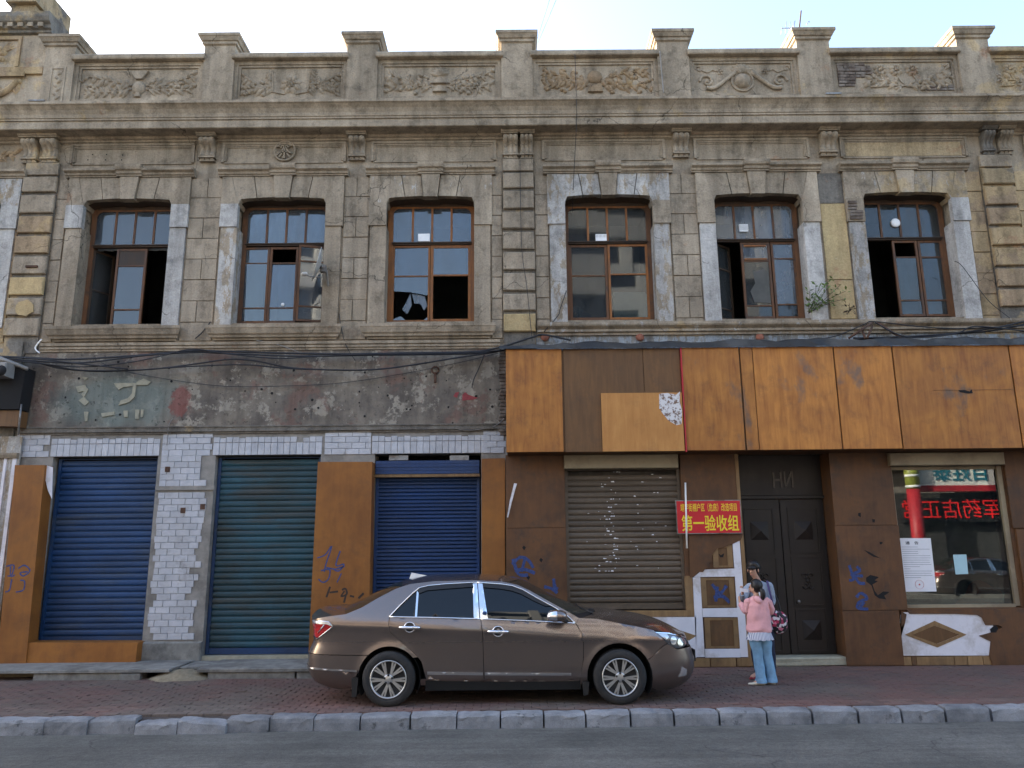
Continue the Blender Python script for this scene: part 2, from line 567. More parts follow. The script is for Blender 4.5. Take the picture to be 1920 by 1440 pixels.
M['twig'] = simple('dry_twig', (0.06, 0.04, 0.03), 0.9, bump=0)


def shutter_mat(name, c1, c2, c3, wear, scratch=0.0):
    t = NT(name)
    p = t.pos()
    n1 = t.noise(t.pos(scale=(1, 1, 1.6)), 0.9, 7, 0.6)
    c = t.mix(t.ramp(n1, 0.36, 0.62), c2, c1)
    n2 = t.noise(t.pos(loc=(7, 0, 3), scale=(0.5, 1, 3)), 1.4, 9, 0.65)
    c = t.mix(t.math('MULTIPLY', t.ramp(n2, 0.50, 0.66), wear), c, c3)
    rv = t.rand()
    c = t.mul(c, t.ramp(rv, 0, 1, 0.86, 1.12))
    sp = t.noise(t.pos(scale=(0.6, 1, 5)), 8, 10, 0.8)
    c = t.mix(t.math('MULTIPLY', t.ramp(sp, 0.70, 0.74), 0.35 + scratch * 0.4), c, (0.36, 0.35, 0.33))
    dust = t.noise(p, 22, 7, 0.7)
    c = t.mul(c, t.ramp(dust, 0.25, 0.7, 0.8, 1.1))
    t.bsdf(c, 0.5, 0.0, 0.4, t.bump(dust, 0.12, 0.003))
    return t.m


M['sh_blue'] = shutter_mat('blue_shutter_paint', (0.009, 0.043, 0.128), (0.007, 0.028, 0.078), (0.04, 0.055, 0.075), 0.6)
M['sh_teal'] = shutter_mat('faded_teal_shutter_paint', (0.013, 0.062, 0.090), (0.015, 0.031, 0.035), (0.036, 0.041, 0.039), 0.9)
M['sh_blue2'] = shutter_mat('royal_blue_shutter_paint', (0.010, 0.041, 0.138), (0.008, 0.031, 0.10), (0.032, 0.05, 0.095), 0.45)
M['sh_brown'] = shutter_mat('brown_shutter_paint', (0.105, 0.078, 0.055), (0.075, 0.055, 0.038), (0.13, 0.10, 0.075), 0.6, 0.9)


def tile_mat():
    t = NT('white_relief_tile')
    p = t.pos()
    c = t.mix(t.ramp(t.noise(p, 5, 8, 0.7), 0.3, 0.7), (0.33, 0.34, 0.37), (0.47, 0.48, 0.52))
    c = t.mix(t.math('MULTIPLY', t.ramp(t.noise(p, 2.3, 9, 0.72), 0.58, 0.68), 0.6), c, (0.20, 0.185, 0.17))
    c = t.mul(c, t.ramp(t.rand(), 0, 1, 0.88, 1.08))
    w = t.noise(t.pos(scale=(1, 1, 2.0)), 26, 3, 0.5, 1.0)
    t.bsdf(c, 0.35, spec=0.5, normal=t.bump(w, 0.6, 0.012))
    return t.m


M['tile'] = tile_mat()


def glass(name, tint=(0.62, 0.68, 0.72), ior=1.75, dust=0.14, dustc=(0.20, 0.22, 0.24), rough=0.03, wav=0.10):
    t = NT(name)
    p = t.pos()
    fr = t.n('ShaderNodeFresnel'); fr.inputs[0].default_value = ior
    gl = t.n('ShaderNodeBsdfGlossy'); gl.inputs['Roughness'].default_value = rough
    tr = t.n('ShaderNodeBsdfTransparent'); tr.inputs[0].default_value = (*tint, 1)
    m1 = t.n('ShaderNodeMixShader')
    t.l(fr.outputs[0], m1.inputs[0]); t.l(tr.outputs[0], m1.inputs[1]); t.l(gl.outputs[0], m1.inputs[2])
    df = t.n('ShaderNodeBsdfDiffuse')
    df.inputs[0].default_value = (*dustc, 1)
    m2 = t.n('ShaderNodeMixShader')
    st = t.noise(t.pos(scale=(1.5, 1.5, 0.5)), 2.5, 8, 0.65)
    t.l(t.ramp(st, 0.25, 0.75, dust * 0.3, dust * 1.9), m2.inputs[0])
    t.l(m1.outputs[0], m2.inputs[1]); t.l(df.outputs[0], m2.inputs[2])
    t.l(m2.outputs[0], t.out.inputs[0])
    return t.m


M['glass'] = glass('dusty_glass', ior=2.0, dust=0.20, dustc=(0.17, 0.20, 0.235))
M['glass_clear'] = glass('clear_glass', ior=1.6, dust=0.05)
M['glass_milky'] = glass('milky_glass', ior=1.6, dust=0.40, dustc=(0.22, 0.25, 0.29))
M['glass_dim'] = glass('dim_glass', ior=1.5, dust=0.20, dustc=(0.12, 0.125, 0.125))
M['glass_shop'] = glass('shop_glass', tint=(0.55, 0.62, 0.60), ior=1.9, dust=0.03, rough=0.0, wav=0.0)


def asphalt():
    t = NT('asphalt')
    p = t.pos()
    c = t.mix(t.ramp(t.noise(p, 0.8, 7, 0.6), 0.35, 0.65), (0.070, 0.071, 0.067), (0.118, 0.117, 0.110))
    sp = t.noise(p, 90, 3, 0.7)
    c = t.mul(c, t.ramp(sp, 0.25, 0.75, 0.55, 1.45))
    c = t.mix(t.math('MULTIPLY', t.ramp(t.noise(t.pos(scale=(0.25, 1, 1)), 5, 8, 0.7), 0.64, 0.70), 0.5), c, (0.17, 0.165, 0.155))
    c = t.mul(c, t.ramp(t.noise(p, 16, 6, 0.8, fine=True), 0.30, 0.70, 0.70, 1.28))
    tr = t.noise(t.pos(scale=(0.06, 1.6, 1)), 3.0, 5, 0.6)
    c = t.mul(c, t.ramp(tr, 0.35, 0.65, 0.82, 1.14))
    # pale drifts of dust along the gutter
    g = t.sep(p)[1]
    gm = t.math('MULTIPLY', t.ramp(g, -4.0, -3.55), t.ramp(t.noise(t.pos(scale=(0.5, 2, 1)), 6, 8, 0.7), 0.40, 0.62))
    c = t.mix(t.math('MULTIPLY', gm, 0.6), c, (0.15, 0.145, 0.135))
    cr = cracks(t, p, scale=0.5, width=0.01, amount=0.5)
    c = t.mix(t.math('MULTIPLY', cr, 0.6), c, (0.02, 0.02, 0.02))
    h = t.math('ADD', sp, t.noise(p, 25, 5))
    t.bsdf(c, 0.85, spec=0.3, normal=t.bump(h, 0.5, 0.01))
    return t.m


def granite(name, c1, c2):
    t = NT(name)
    p = t.pos()
    c = t.mix(t.ramp(t.noise(p, 3.0, 9, 0.65), 0.35, 0.65), c1, c2)
    c = t.mul(c, t.ramp(t.noise(p, 120, 3), 0.25, 0.75, 0.75, 1.2))
    blot = t.ramp(t.noise(t.pos(loc=(3, 1, 4)), 4.5, 8, 0.7), 0.60, 0.66)
    c = t.mix(t.math('MULTIPLY', blot, 0.65), c, tuple(v * 0.35 for v in c1))
    c = t.mul(c, t.ramp(t.rand(), 0, 1, 0.86, 1.12))
    t.bsdf(c, 0.8, spec=0.3, normal=t.bump(t.noise(p, 35, 6, 0.7), 0.5, 0.01))
    return t.m


def paver():
    t = NT('red_paving_brick')
    p = t.pos()
    c = t.mix(t.ramp(t.noise(p, 1.1, 8, 0.65), 0.35, 0.65), (0.112, 0.080, 0.070), (0.165, 0.092, 0.080))
    c = t.mix(t.math('MULTIPLY', t.ramp(t.noise(t.pos(loc=(2, 8, 1)), 0.55, 7, 0.65), 0.46, 0.62), 0.75), c, (0.135, 0.116, 0.100))
    c = t.mul(c, t.ramp(t.rand(), 0, 1, 0.85, 1.15))
    c = t.mul(c, t.ramp(t.noise(p, 70, 4), 0.25, 0.75, 0.8, 1.15))
    t.bsdf(c, 0.85, spec=0.3, normal=t.bump(t.noise(p, 60, 5), 0.4, 0.006))
    return t.m


M['asphalt'] = asphalt()
M['kerb'] = granite('granite_kerb', (0.135, 0.142, 0.155), (0.26, 0.27, 0.29))
M['paver'] = paver()
M['grout'] = simple('dusty_joint', (0.055, 0.045, 0.042), 1.0, var=0.4, scale=20, bump=0.5)

# ================================================================== the setting
gm = MB(); gm.add([(-400, -400, -0.19), (400, -400, -0.19), (400, 400, -0.19), (-400, 400, -0.19)], [(0, 1, 2, 3)])
tag(gm.build('ground', M['concrete']), kind='structure')
rm = MB()
nx = 60
for i in range(nx):
    x0, x1 = -150 + i * 5, -145 + i * 5
    rm.add([(x0, -17.2, -0.15), (x1, -17.2, -0.15), (x1, -3.35, -0.15), (x0, -3.35, -0.15)], [(0, 1, 2, 3)])
tag(rm.build('road', M['asphalt']), kind='structure')
kf = lambda x: -3.60 + .0235 * x          # front line of the kerb, slightly askew
pv = MB(); pv.add([(x, y, z) for z in (-.16, -.03) for x, y in ((-60, -3.36), (-9, kf(-9) + .1), (9, kf(9) + .1), (60, -3.36), (60, .4), (-60, .4))], [(5, 4, 3, 2, 1, 0), (6, 7, 8, 9, 10, 11), (0, 1, 7, 6), (1, 2, 8, 7), (2, 3, 9, 8), (3, 4, 10, 9)])
pavement = tag(pv.build('pavement', M['grout']), kind='structure')
pf = MB(); pf.box(-60, 60, -20.4, -17.2, -0.18, 0.0)
tag(pf.build('far_pavement', M['concrete']), kind='structure')


def brick_shape(L, W, top=0.0, bot=-0.03, c=0.004):
    a, b = L / 2, W / 2
    vs = [(-a, -b, bot), (a, -b, bot), (a, b, bot), (-a, b, bot), (-a, -b, top - c), (a, -b, top - c), (a, b, top - c), (-a, b, top - c),
          (-a + c, -b + c, top), (a - c, -b + c, top), (a - c, b - c, top), (-a + c, b - c, top)]
    fs = [(0, 1, 5, 4), (1, 2, 6, 5), (2, 3, 7, 6), (3, 0, 4, 7), (4, 5, 9, 8), (5, 6, 10, 9), (6, 7, 11, 10), (7, 4, 8, 11), (8, 9, 10, 11)]
    return vs, fs


bv, bf = brick_shape(0.193, 0.093)
brick_me = MB().add(bv, bf).mesh('paving_brick')
brick_me.materials.append(M['paver'])
rest = MB()
cnt = 0
for r_ in range(38):
    y = -3.67 + 0.1 * r_
    for k in range(-52, 53):
        x = k * 0.2 + (0.1 if r_ % 2 else 0.0)
        if y - .05 < kf(x) + .19: continue
        dz = rnd.uniform(-0.003, 0.003) + (rnd.uniform(-0.006, 0.004) if rnd.random() < 0.12 else 0)
        if x < -2.2 and rnd.random() < 0.25: dz -= rnd.uniform(0, 0.006)
        xr = 6.2
        if y < -2.95 and abs(x) < xr and cnt < 300:
            o = link('paving_brick', brick_me, None, pavement, (x, y, dz), (rnd.uniform(-.01, .01), rnd.uniform(-.006, .006), rnd.uniform(-.02, .02)))
            cnt += 1
        else:
            rest.add([(x + a, y + b, c + dz) for a, b, c in bv], bf)
o = rest.build('paving_bricks_beyond', M['paver'], pavement, fix=False); o['kind'] = 'stuff'

# kerb stones, each one its own
kerb = tag(empty('kerb', (0, -3.42, -0.15)), kind='structure')
kx = [-40, 78, 161, 250, 330, 422, 503, 586, 674, 768, 856, 938, 1020, 1099, 1183, 1265, 1350, 1440, 1525, 1612, 1694, 1776, 1862, 1960]
for i in range(len(kx) - 1):
    c = (kx[i] + kx[i + 1]) / 2
    pyb = 1380 - 27 * min(max(c, 0), 1920) / 1920 + (2 if 250 < c < 430 else 0)
    A, B = ground(kx[i], pyb, -0.15), ground(kx[i + 1], pyb, -0.15)
    x0, x1 = A.x + 0.006 + rnd.uniform(0, .006), B.x - 0.006 - rnd.uniform(0, .006)
    yf = A.y + rnd.uniform(-.012, .012)
    sink = {3: .030, 4: .022, 5: .008}.get(i, 0) + rnd.uniform(-.004, .008)
    tilt = {3: .02, 4: -.045, 2: .02}.get(i, rnd.uniform(-.008, .008))
    n = 7
    prof = [(yf + .01, -.22), (yf, -.15), (yf + .004, -.06), (yf + .010, -.018), (yf + .026, .004), (yf + .17, .012), (yf + .19, .0), (yf + .20, -.2)]
    vs = []
    for k in range(n + 1):
        f = k / n
        e = 0.005 if k in (0, n) else 0
        for q, (yy, zz) in enumerate(prof):
            jj = rnd.uniform(-.004, .004)
            if q in (3, 4) and rnd.random() < 0.12: jj -= .012
            vs.append((x0 + (x1 - x0) * f, yy + jj + (e if yy < yf + .1 else -e), zz + jj - sink + tilt * (f - .5) * (1 if zz > -.1 else 0) - (e if zz > -.05 else 0)))
    m = len(prof)
    fs = [(k * m + q, k * m + q + 1, (k + 1) * m + q + 1, (k + 1) * m + q) for k in range(n) for q in range(m - 1)]
    mb = MB(); mb.add(vs, fs, False); mb.add(vs[:m], [tuple(range(m))]); mb.add(vs[-m:], [tuple(range(m - 1, -1, -1))])
    o = mb.build('kerb_stone', M['kerb'], kerb)

# ------------------------------------------------------------------ the far side of the street (seen in the glass)
M['opp_wall'] = simple('dull_render', (0.26, 0.23, 0.20), 0.9, var=0.15, scale=1.5)
M['opp_white'] = simple('pale_facade_panel', (0.42, 0.42, 0.40), 0.7, var=0.06, scale=2)
M['opp_glass'] = simple('dark_window_glass', (0.015, 0.018, 0.022), 0.08, bump=0, spec=0.6)
M['teal'] = simple('teal_letters', (0.02, 0.16, 0.22), 0.5, bump=0)
M['cream_sign'] = simple('cream_sign_board', (0.72, 0.71, 0.66), 0.5, var=0.04, bump=0)
M['gold_green'] = simple('green_gold_capital', (0.25, 0.28, 0.05), 0.4, var=0.7, scale=9, bump=0)
t_ = NT('red_led'); t_.bsdf((0.3, 0.0, 0.0), 0.5, emit=(1.0, 0.02, 0.02), estr=0.7); M['led'] = t_.m
ph = empty('pharmacy_building', (20, -20.2, 0))


def part(name, mat, parent, fn, loc0=None):
    mb = MB(); fn(mb)
    return mb.build(name, mat, parent)


part('wall', M['opp_wall'], ph, lambda m: (m.box(11, 30, -21.4, -20.4, 5.4, 11.2), m.box(11, 13.0, -21.4, -20.4, 0, 5.4), m.box(24.5, 30, -21.4, -20.4, 0, 5.4), m.box(11, 30, -33, -21.4, 0, 11.0)))
part('shop_recess', M['dark_in'], ph, lambda m: m.box(13.0, 24.5, -21.3, -21.0, 0, 4.0))
part('roof', M['concrete'], ph, lambda m: m.box(10.8, 30.2, -33, -20.2, 11.2, 11.5))
part('sign_board', M['cream_sign'], ph, lambda m: m.box(17.05, 22.0, -20.39, -20.1, 4.25, 5.35))
part('sign_trim', M['red_paint'], ph, lambda m: m.box(17.05, 22.0, -20.39, -20.05, 4.0, 4.245))
part('column', M['red_paint'], ph, lambda m: m.lathe([(0.27, 0), (0.27, 4.1)], (16.75, -19.95, 0), seg=20))
part('column_capital', M['gold_green'], ph, lambda m: m.lathe([(0.28, 4.11), (0.28, 5.3)], (16.75, -19.95, 0), seg=20))
part('column_band', M['white_plastic'], ph, lambda m: (m.lathe([(0.29, 4.15), (0.29, 4.25)], (16.75, -19.95, 0), seg=20), m.lathe([(0.29, 4.6), (0.29, 4.7)], (16.75, -19.95, 0), seg=20)))
o = text('sign_letter', '百姓泰', .80, (18.9, -20.06, 4.74), M['teal'], ph, bold=0.012, rot=(math.pi / 2, 0, math.pi))
part('led_board', M['black'], ph, lambda m: m.box(16.6, 21.5, -20.95, -20.6, 2.75, 3.75))
o = text('led_text', '军药店正常', 0.86, (18.6, -20.56, 3.22), M['led'], ph, bold=0.0, rot=(math.pi / 2, 0, math.pi))
for k in range(5):
    part('window', M['opp_glass'], ph, lambda m: m.box(12.2 + k * 3.6, 14.2 + k * 3.6, -20.42, -20.38, 6.1, 8.2))
tag(ph, 'pharmacy across the street mirrored in the shop window glass', 'building')

ob = empty('office_block', (7, -26, 0))
part('wall', M['opp_white'], ob, lambda m: (m.box(-.5, 14, -38, -26.6, 0, 25), [m.box(-.6, 14.1, -26.6, -26, 2.6 + k * 3.1, 3.9 + k * 3.1) for k in range(7)], [m.box(-.5 + k * 3.5, 0.1 + k * 3.5, -26.6, -25.95, 0, 25.3) for k in range(5)]))
for k in range(7):
    part('window_band', M['opp_glass'], ob, lambda m: m.box(-.4, 13.9, -26.65, -26.55, 3.95 + k * 3.1, 5.65 + k * 3.1))
tag(ob, 'tall white office block with dark window bands mirrored in the car window', 'building')
lb = empty('low_row_building', (-22, -20.4, 0))
part('wall', M['opp_wall'], lb, lambda m: m.box(-40, -2.5, -32, -20.4, 0, 10.5))
for k in range(10):
    part('window', M['opp_glass'], lb, lambda m: m.box(-38.5 + k * 3.5, -36.6 + k * 3.5, -20.43, -20.39, 4.2, 6.2))
tag(lb, 'low rendered building across the street', 'building')

# unseen terraces on either side; the left one added to block the sun
for (x0, x1, lab) in ((-64, -12.85, 'unseen rendered terrace added at the left to block the sun'), (12.85, 50, 'rendered terrace continuing the street to the right')):
    tb = empty('unseen_terrace', ((x0 + x1) / 2, 0, 0))
    part('wall', M['opp_wall'], tb, lambda m: m.box(x0, x1, 0, 11.8, 0, 10.9))
    for k in range(int((x1 - x0) / 3.2)):
        part('window', M['opp_glass'], tb, lambda m: m.box(x0 + 1 + k * 3.2, x0 + 2.6 + k * 3.2, -.03, .02, 5.7, 8.0))
    tag(tb, lab, 'building')

# ================================================================== the old building
M['clay'] = simple('clay_boss', (0.26, 0.10, 0.065), .9, var=.3)
HB = empty('old_building', (0, 0, 0))
tag(HB, 'two-storey weathered stucco building with carved parapet and arched upper windows', 'building')
S, SW = M['stucco'], M['stucco_warm']
WC = [-6.875, -4.10, -1.435, 1.765, 4.445, 7.12]     # window centres
HW = 0.785
ZB, ZT = 5.72, 8.06
XL, XR = -12.5, 12.5
fl = -7.0
m = MB()
edges = [XL, -12.2 + 0.0]
spans = [(c - HW - .05, c + HW + .05) for c in WC] + [(-10.35, -9.2), (9.9, 11.47)]
spans.sort()
x = XL
for a, b in spans:
    m.box(x, a, 0, 0.42, 5.30, 9.75); x = b
    m.box(a, b, 0, 0.42, 5.30, ZB); m.box(a, b, 0, 0.42, ZT, 9.75)
m.box(x, XR, 0, 0.42, 5.30, 9.75)
m.build('upper_wall', S, HB, fix=False)
# shell behind: roof, back, sides, floors (keep the sun out)
m = MB()
m.box(XL, XR, 0.42, 11.8, 9.55, 9.75); m.box(XL, XR, 11.5, 11.8, 0, 9.55); m.box(XL - .3, XL, 0.0, 11.8, 0, 9.75); m.box(XR, XR + .3, 0.0, 11.8, 0, 9.75)
m.build('shell_wall', M['concrete'], HB, fix=False)
m = MB()
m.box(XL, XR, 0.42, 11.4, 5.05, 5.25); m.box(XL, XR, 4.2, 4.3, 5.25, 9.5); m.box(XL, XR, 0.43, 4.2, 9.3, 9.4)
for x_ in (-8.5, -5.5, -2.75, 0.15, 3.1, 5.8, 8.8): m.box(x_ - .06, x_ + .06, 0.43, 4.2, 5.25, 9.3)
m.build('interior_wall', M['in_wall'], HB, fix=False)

# --- cornice
CP = [(0.0, 9.16), (-0.05, 9.18), (-0.05, 9.21), (-0.09, 9.225), (-0.10, 9.265), (-0.34, 9.268), (-0.355, 9.28), (-0.355, 9.40), (-0.335, 9.405), (-0.335, 9.43),
      (-0.36, 9.435), (-0.36, 9.47), (-0.375, 9.475), (-0.385, 9.54), (-0.42, 9.61), (-0.47, 9.665), (-0.50, 9.685), (-0.50, 9.735), (-0.10, 9.80), (0.42, 9.80), (0.42, 9.16)]
m = MB(); m.xprofile(CP, XL, XR, segs=50, wob=0.0025); m.build('cornice', S, HB)
# a little lead on the cornice edge
for px in (70, 1563):
    p = at(px, 178, -0.5)
    m = MB(); m.box(p.x - .14, p.x + .14, -0.515, -0.2, 9.738, 9.765); m.build('lead_flashing', M['metal_grey'], HB)

# --- parapet: wall, coping, panels, piers
PY = -0.10
m = MB(); m.box(-8.1, XR, PY + 0.05, 0.35, 9.80, 10.78)
m.build('parapet_wall', S, HB, fix=False)
piers = [(-8.66, -8.10), (-5.69, -5.12), (-3.02, -2.45), (-0.145, 0.43), (2.76, 3.345), (5.37, 5.98), (8.36, 8.955), (11.1, 11.7)]
for i in range(len(piers) - 1):
    a, b = piers[i][1], piers[i + 1][0]
    m = MB()
    m.xprofile([(PY - .10, 10.79), (PY - .11, 10.81), (PY - .11, 10.865), (PY - .09, 10.90), (0.45, 10.93), (0.45, 10.78), (PY - .04, 10.78)], a - .03, b + .03, segs=8, wob=0.004)
    m.build('coping', S, HB)
    m = MB()
    # moulded frame round the recessed panel
    za, zb = 9.80, 10.78
    for (p0, q0, w, d) in ((a, b, .07, 0.0), (a + .07, b - .07, .045, .022)):
        e = w
        zz0, zz1 = (za, zb) if d == 0 else (10.0, zb - .07)
        zi = 10.0 if d == 0 else 10.045
        y0 = PY + d
        m.box(p0, p0 + e, y0, PY + .06, zz0, zz1); m.box(q0 - e, q0, y0, PY + .06, zz0, zz1)
        m.box(p0 + e, q0 - e, y0, PY + .06, zz0, zi); m.box(p0 + e, q0 - e, y0, PY + .06, zz1 - e, zz1)
    m.build('panel_frame', S, HB, fix=False)
for i, (a, b) in enumerate(piers):
    m = MB()
    m.box(a, b, PY - .05, 0.85, 9.80, 11.12)
    o = m.build('parapet_pier', S, HB)
    m = MB()
    cx, hw = (a + b) / 2, (b - a) / 2
    pr = [(0.0, 11.08), (.035, 11.10), (.035, 11.15), (.06, 11.16), (.09, 11.225), (.105, 11.235), (.105, 11.29)]
    rings = [(hw + e, PY - .05 - e, 0.85 + e, z) for e, z in pr]
    vs = []
    for h, y0, y1, z in rings: vs += [(cx - h, y0, z), (cx + h, y0, z), (cx + h, y1, z), (cx - h, y1, z)]
    fs = []
    for k in range(len(rings) - 1):
        for q in range(4): fs.append((k * 4 + q, k * 4 + (q + 1) % 4, (k + 1) * 4 + (q + 1) % 4, (k + 1) * 4 + q))
    n = len(rings) * 4
    fs += [(0, 3, 2, 1), (n - 4, n - 3, n - 2, n - 1)]
    m.add(vs, fs)
    m.box(cx - hw + .01, cx + hw - .01, PY - .02, .8, 11.29, 11.345)
    m.build('pier_cap', S, o)
    o.children[0].parent = HB

# --- attic block of the neighbouring bay at the left
m = MB(); m.box(XL, -8.72, -0.06, 0.42, 9.80, 11.62); m.build('attic_wall', S, HB)
m = MB()
pr = [(0, 11.40), (-.06, 11.42), (-.06, 11.47), (-.10, 11.49), (-.10, 11.56), (-.16, 11.60), (-.19, 11.68), (-.19, 11.78), (.9, 11.80), (.9, 11.40)]
m.xprofile([(y - .06, z) for y, z in pr], XL, -8.62, segs=14, wob=.006); m.build('attic_cornice', M['stone_dark'], HB)
for k in range(12):
    m = MB(); x0 = -8.75 - k * .19
    m.box(x0 - .10, x0, -.20, -.05, 11.50, 11.585); m.build('dentil', S, HB)
m = MB(); m.box(-9.46, -9.0, -.1, .8, 11.80, 12.02); m.box(-9.52, -8.94, -.2, .9, 12.03, 12.5); m.build('attic_pier', M['stone_dark'], HB)
m = MB()
for (x0, x1, z0, z1) in ((-12, -9.18, 10.72, 11.36),):
    m.box(x1 - .06, x1, -.10, -.055, z0, z1); m.box(x0, x1 - .06, -.10, -.055, z1 - .07, z1)
m.box(XL, -8.70, -.11, -.055, 10.56, 10.70); m.box(XL, -9.02, -.13, -.11, 10.50, 10.58)
m.build('attic_frame', SW, HB)


# --- carved ornament
class Carve(MB):
    def leaf(self, x, z, ang, L, W, h=0.03, y=0.0):
        ca, sa = math.cos(ang), math.sin(ang)
        n = 5
        vs = []
        for k in range(n + 1):
            f = k / n
            w = W * math.sin(math.pi * min(f * .92 + .06, 1)) ** .8
            bend = .12 * L * math.sin(f * math.pi)
            for s in (-1, -.45, 0, .45, 1):
                lx, lz = f * L, s * w * .5 + bend * .3
                hh = h * (math.sin(math.pi * min(.1 + f, 1))) * (1 - abs(s) ** 2) * (0.72 if s == 0 else 1.15)
                vs.append((x + lx * ca - lz * sa, y - max(hh, -.004) + (.006 if abs(s) == 1 else 0), z + lx * sa + lz * ca))
        fs = [(k * 5 + q, k * 5 + q + 1, (k + 1) * 5 + q + 1, (k + 1) * 5 + q) for k in range(n) for q in range(4)]
        return self.add(vs, fs, True)

    def dome(self, x, z, r, h, y=0.0, sq=1.0):
        vs, fs = [], []
        for i in range(4):
            rr, hh = r * math.cos(i / 4 * math.pi / 2 * 1.05), h * math.sin(i / 4 * math.pi / 2)
            for k in range(10):
                a = 2 * math.pi * k / 10
                vs.append((x + rr * math.cos(a), y - hh + (.004 if i == 0 else 0), z + rr * math.sin(a) * sq))
        vs.append((x, y - h, z))
        for i in range(3):
            for k in range(10): fs.append((i * 10 + k, i * 10 + (k + 1) % 10, (i + 1) * 10 + (k + 1) % 10, (i + 1) * 10 + k))
        fs += [(30 + k, 30 + (k + 1) % 10, 40) for k in range(10)]
        return self.add(vs, fs, True)

    def stem(self, pts, r=0.012, y=0.0):
        P = spl([(p[0], p[1], 0) for p in pts], 5)
        return self.tube([(p.x, y - r * .5, p.y) for p in P], r, 5)

    def flower(self, x, z, r, petals=6, h=.03, y=0.0):
        for k in range(petals):
            a = 2 * math.pi * k / petals + .3
            self.leaf(x + .25 * r * math.cos(a), z + .25 * r * math.sin(a), a, r * .8, r * .62, h, y)
        return self.dome(x, z, r * .28, h * 1.2, y)

    def branch(self, x0, z0, x1, z1, n, r_, seed, H, y=0.0):
        g = random.Random(seed)
        mid = ((x0 + x1) / 2, (z0 + z1) / 2 + g.uniform(-.08, .08))
        P = spl([(x0, z0, 0), (mid[0], mid[1], 0), (x1, z1, 0)], 6)
        self.tube([(p.x, y - .012, p.y) for p in P], .017, 5)
        d = 1 if x1 > x0 else -1
        for k in range(n):
            p = P[1 + int(k * (len(P) - 2) / n)]
            s = 1 if k % 2 else -1
            a = (0 if d > 0 else math.pi) + d * s * g.uniform(.45, 1.0)
            L = g.uniform(.15, .22)
            self.leaf(p.x, p.y, a, L, L * g.uniform(.36, .46), g.uniform(.045, .065), y)
            if k % 2 == 0: self.leaf(p.x, p.y, a * .4 + (0 if d > 0 else math.pi * .6), L * .8, L * .3, .045, y)
            if g.random() < .45:
                q = (p.x + L * 1.05 * math.cos(a * .8), p.y + L * .9 * math.sin(a))
                if abs(q[1] - H[0]) < H[1]:
                    for e in range(3): self.dome(q[0] + g.uniform(-.035, .035), q[1] + g.uniform(-.03, .03), .036, .045, y)


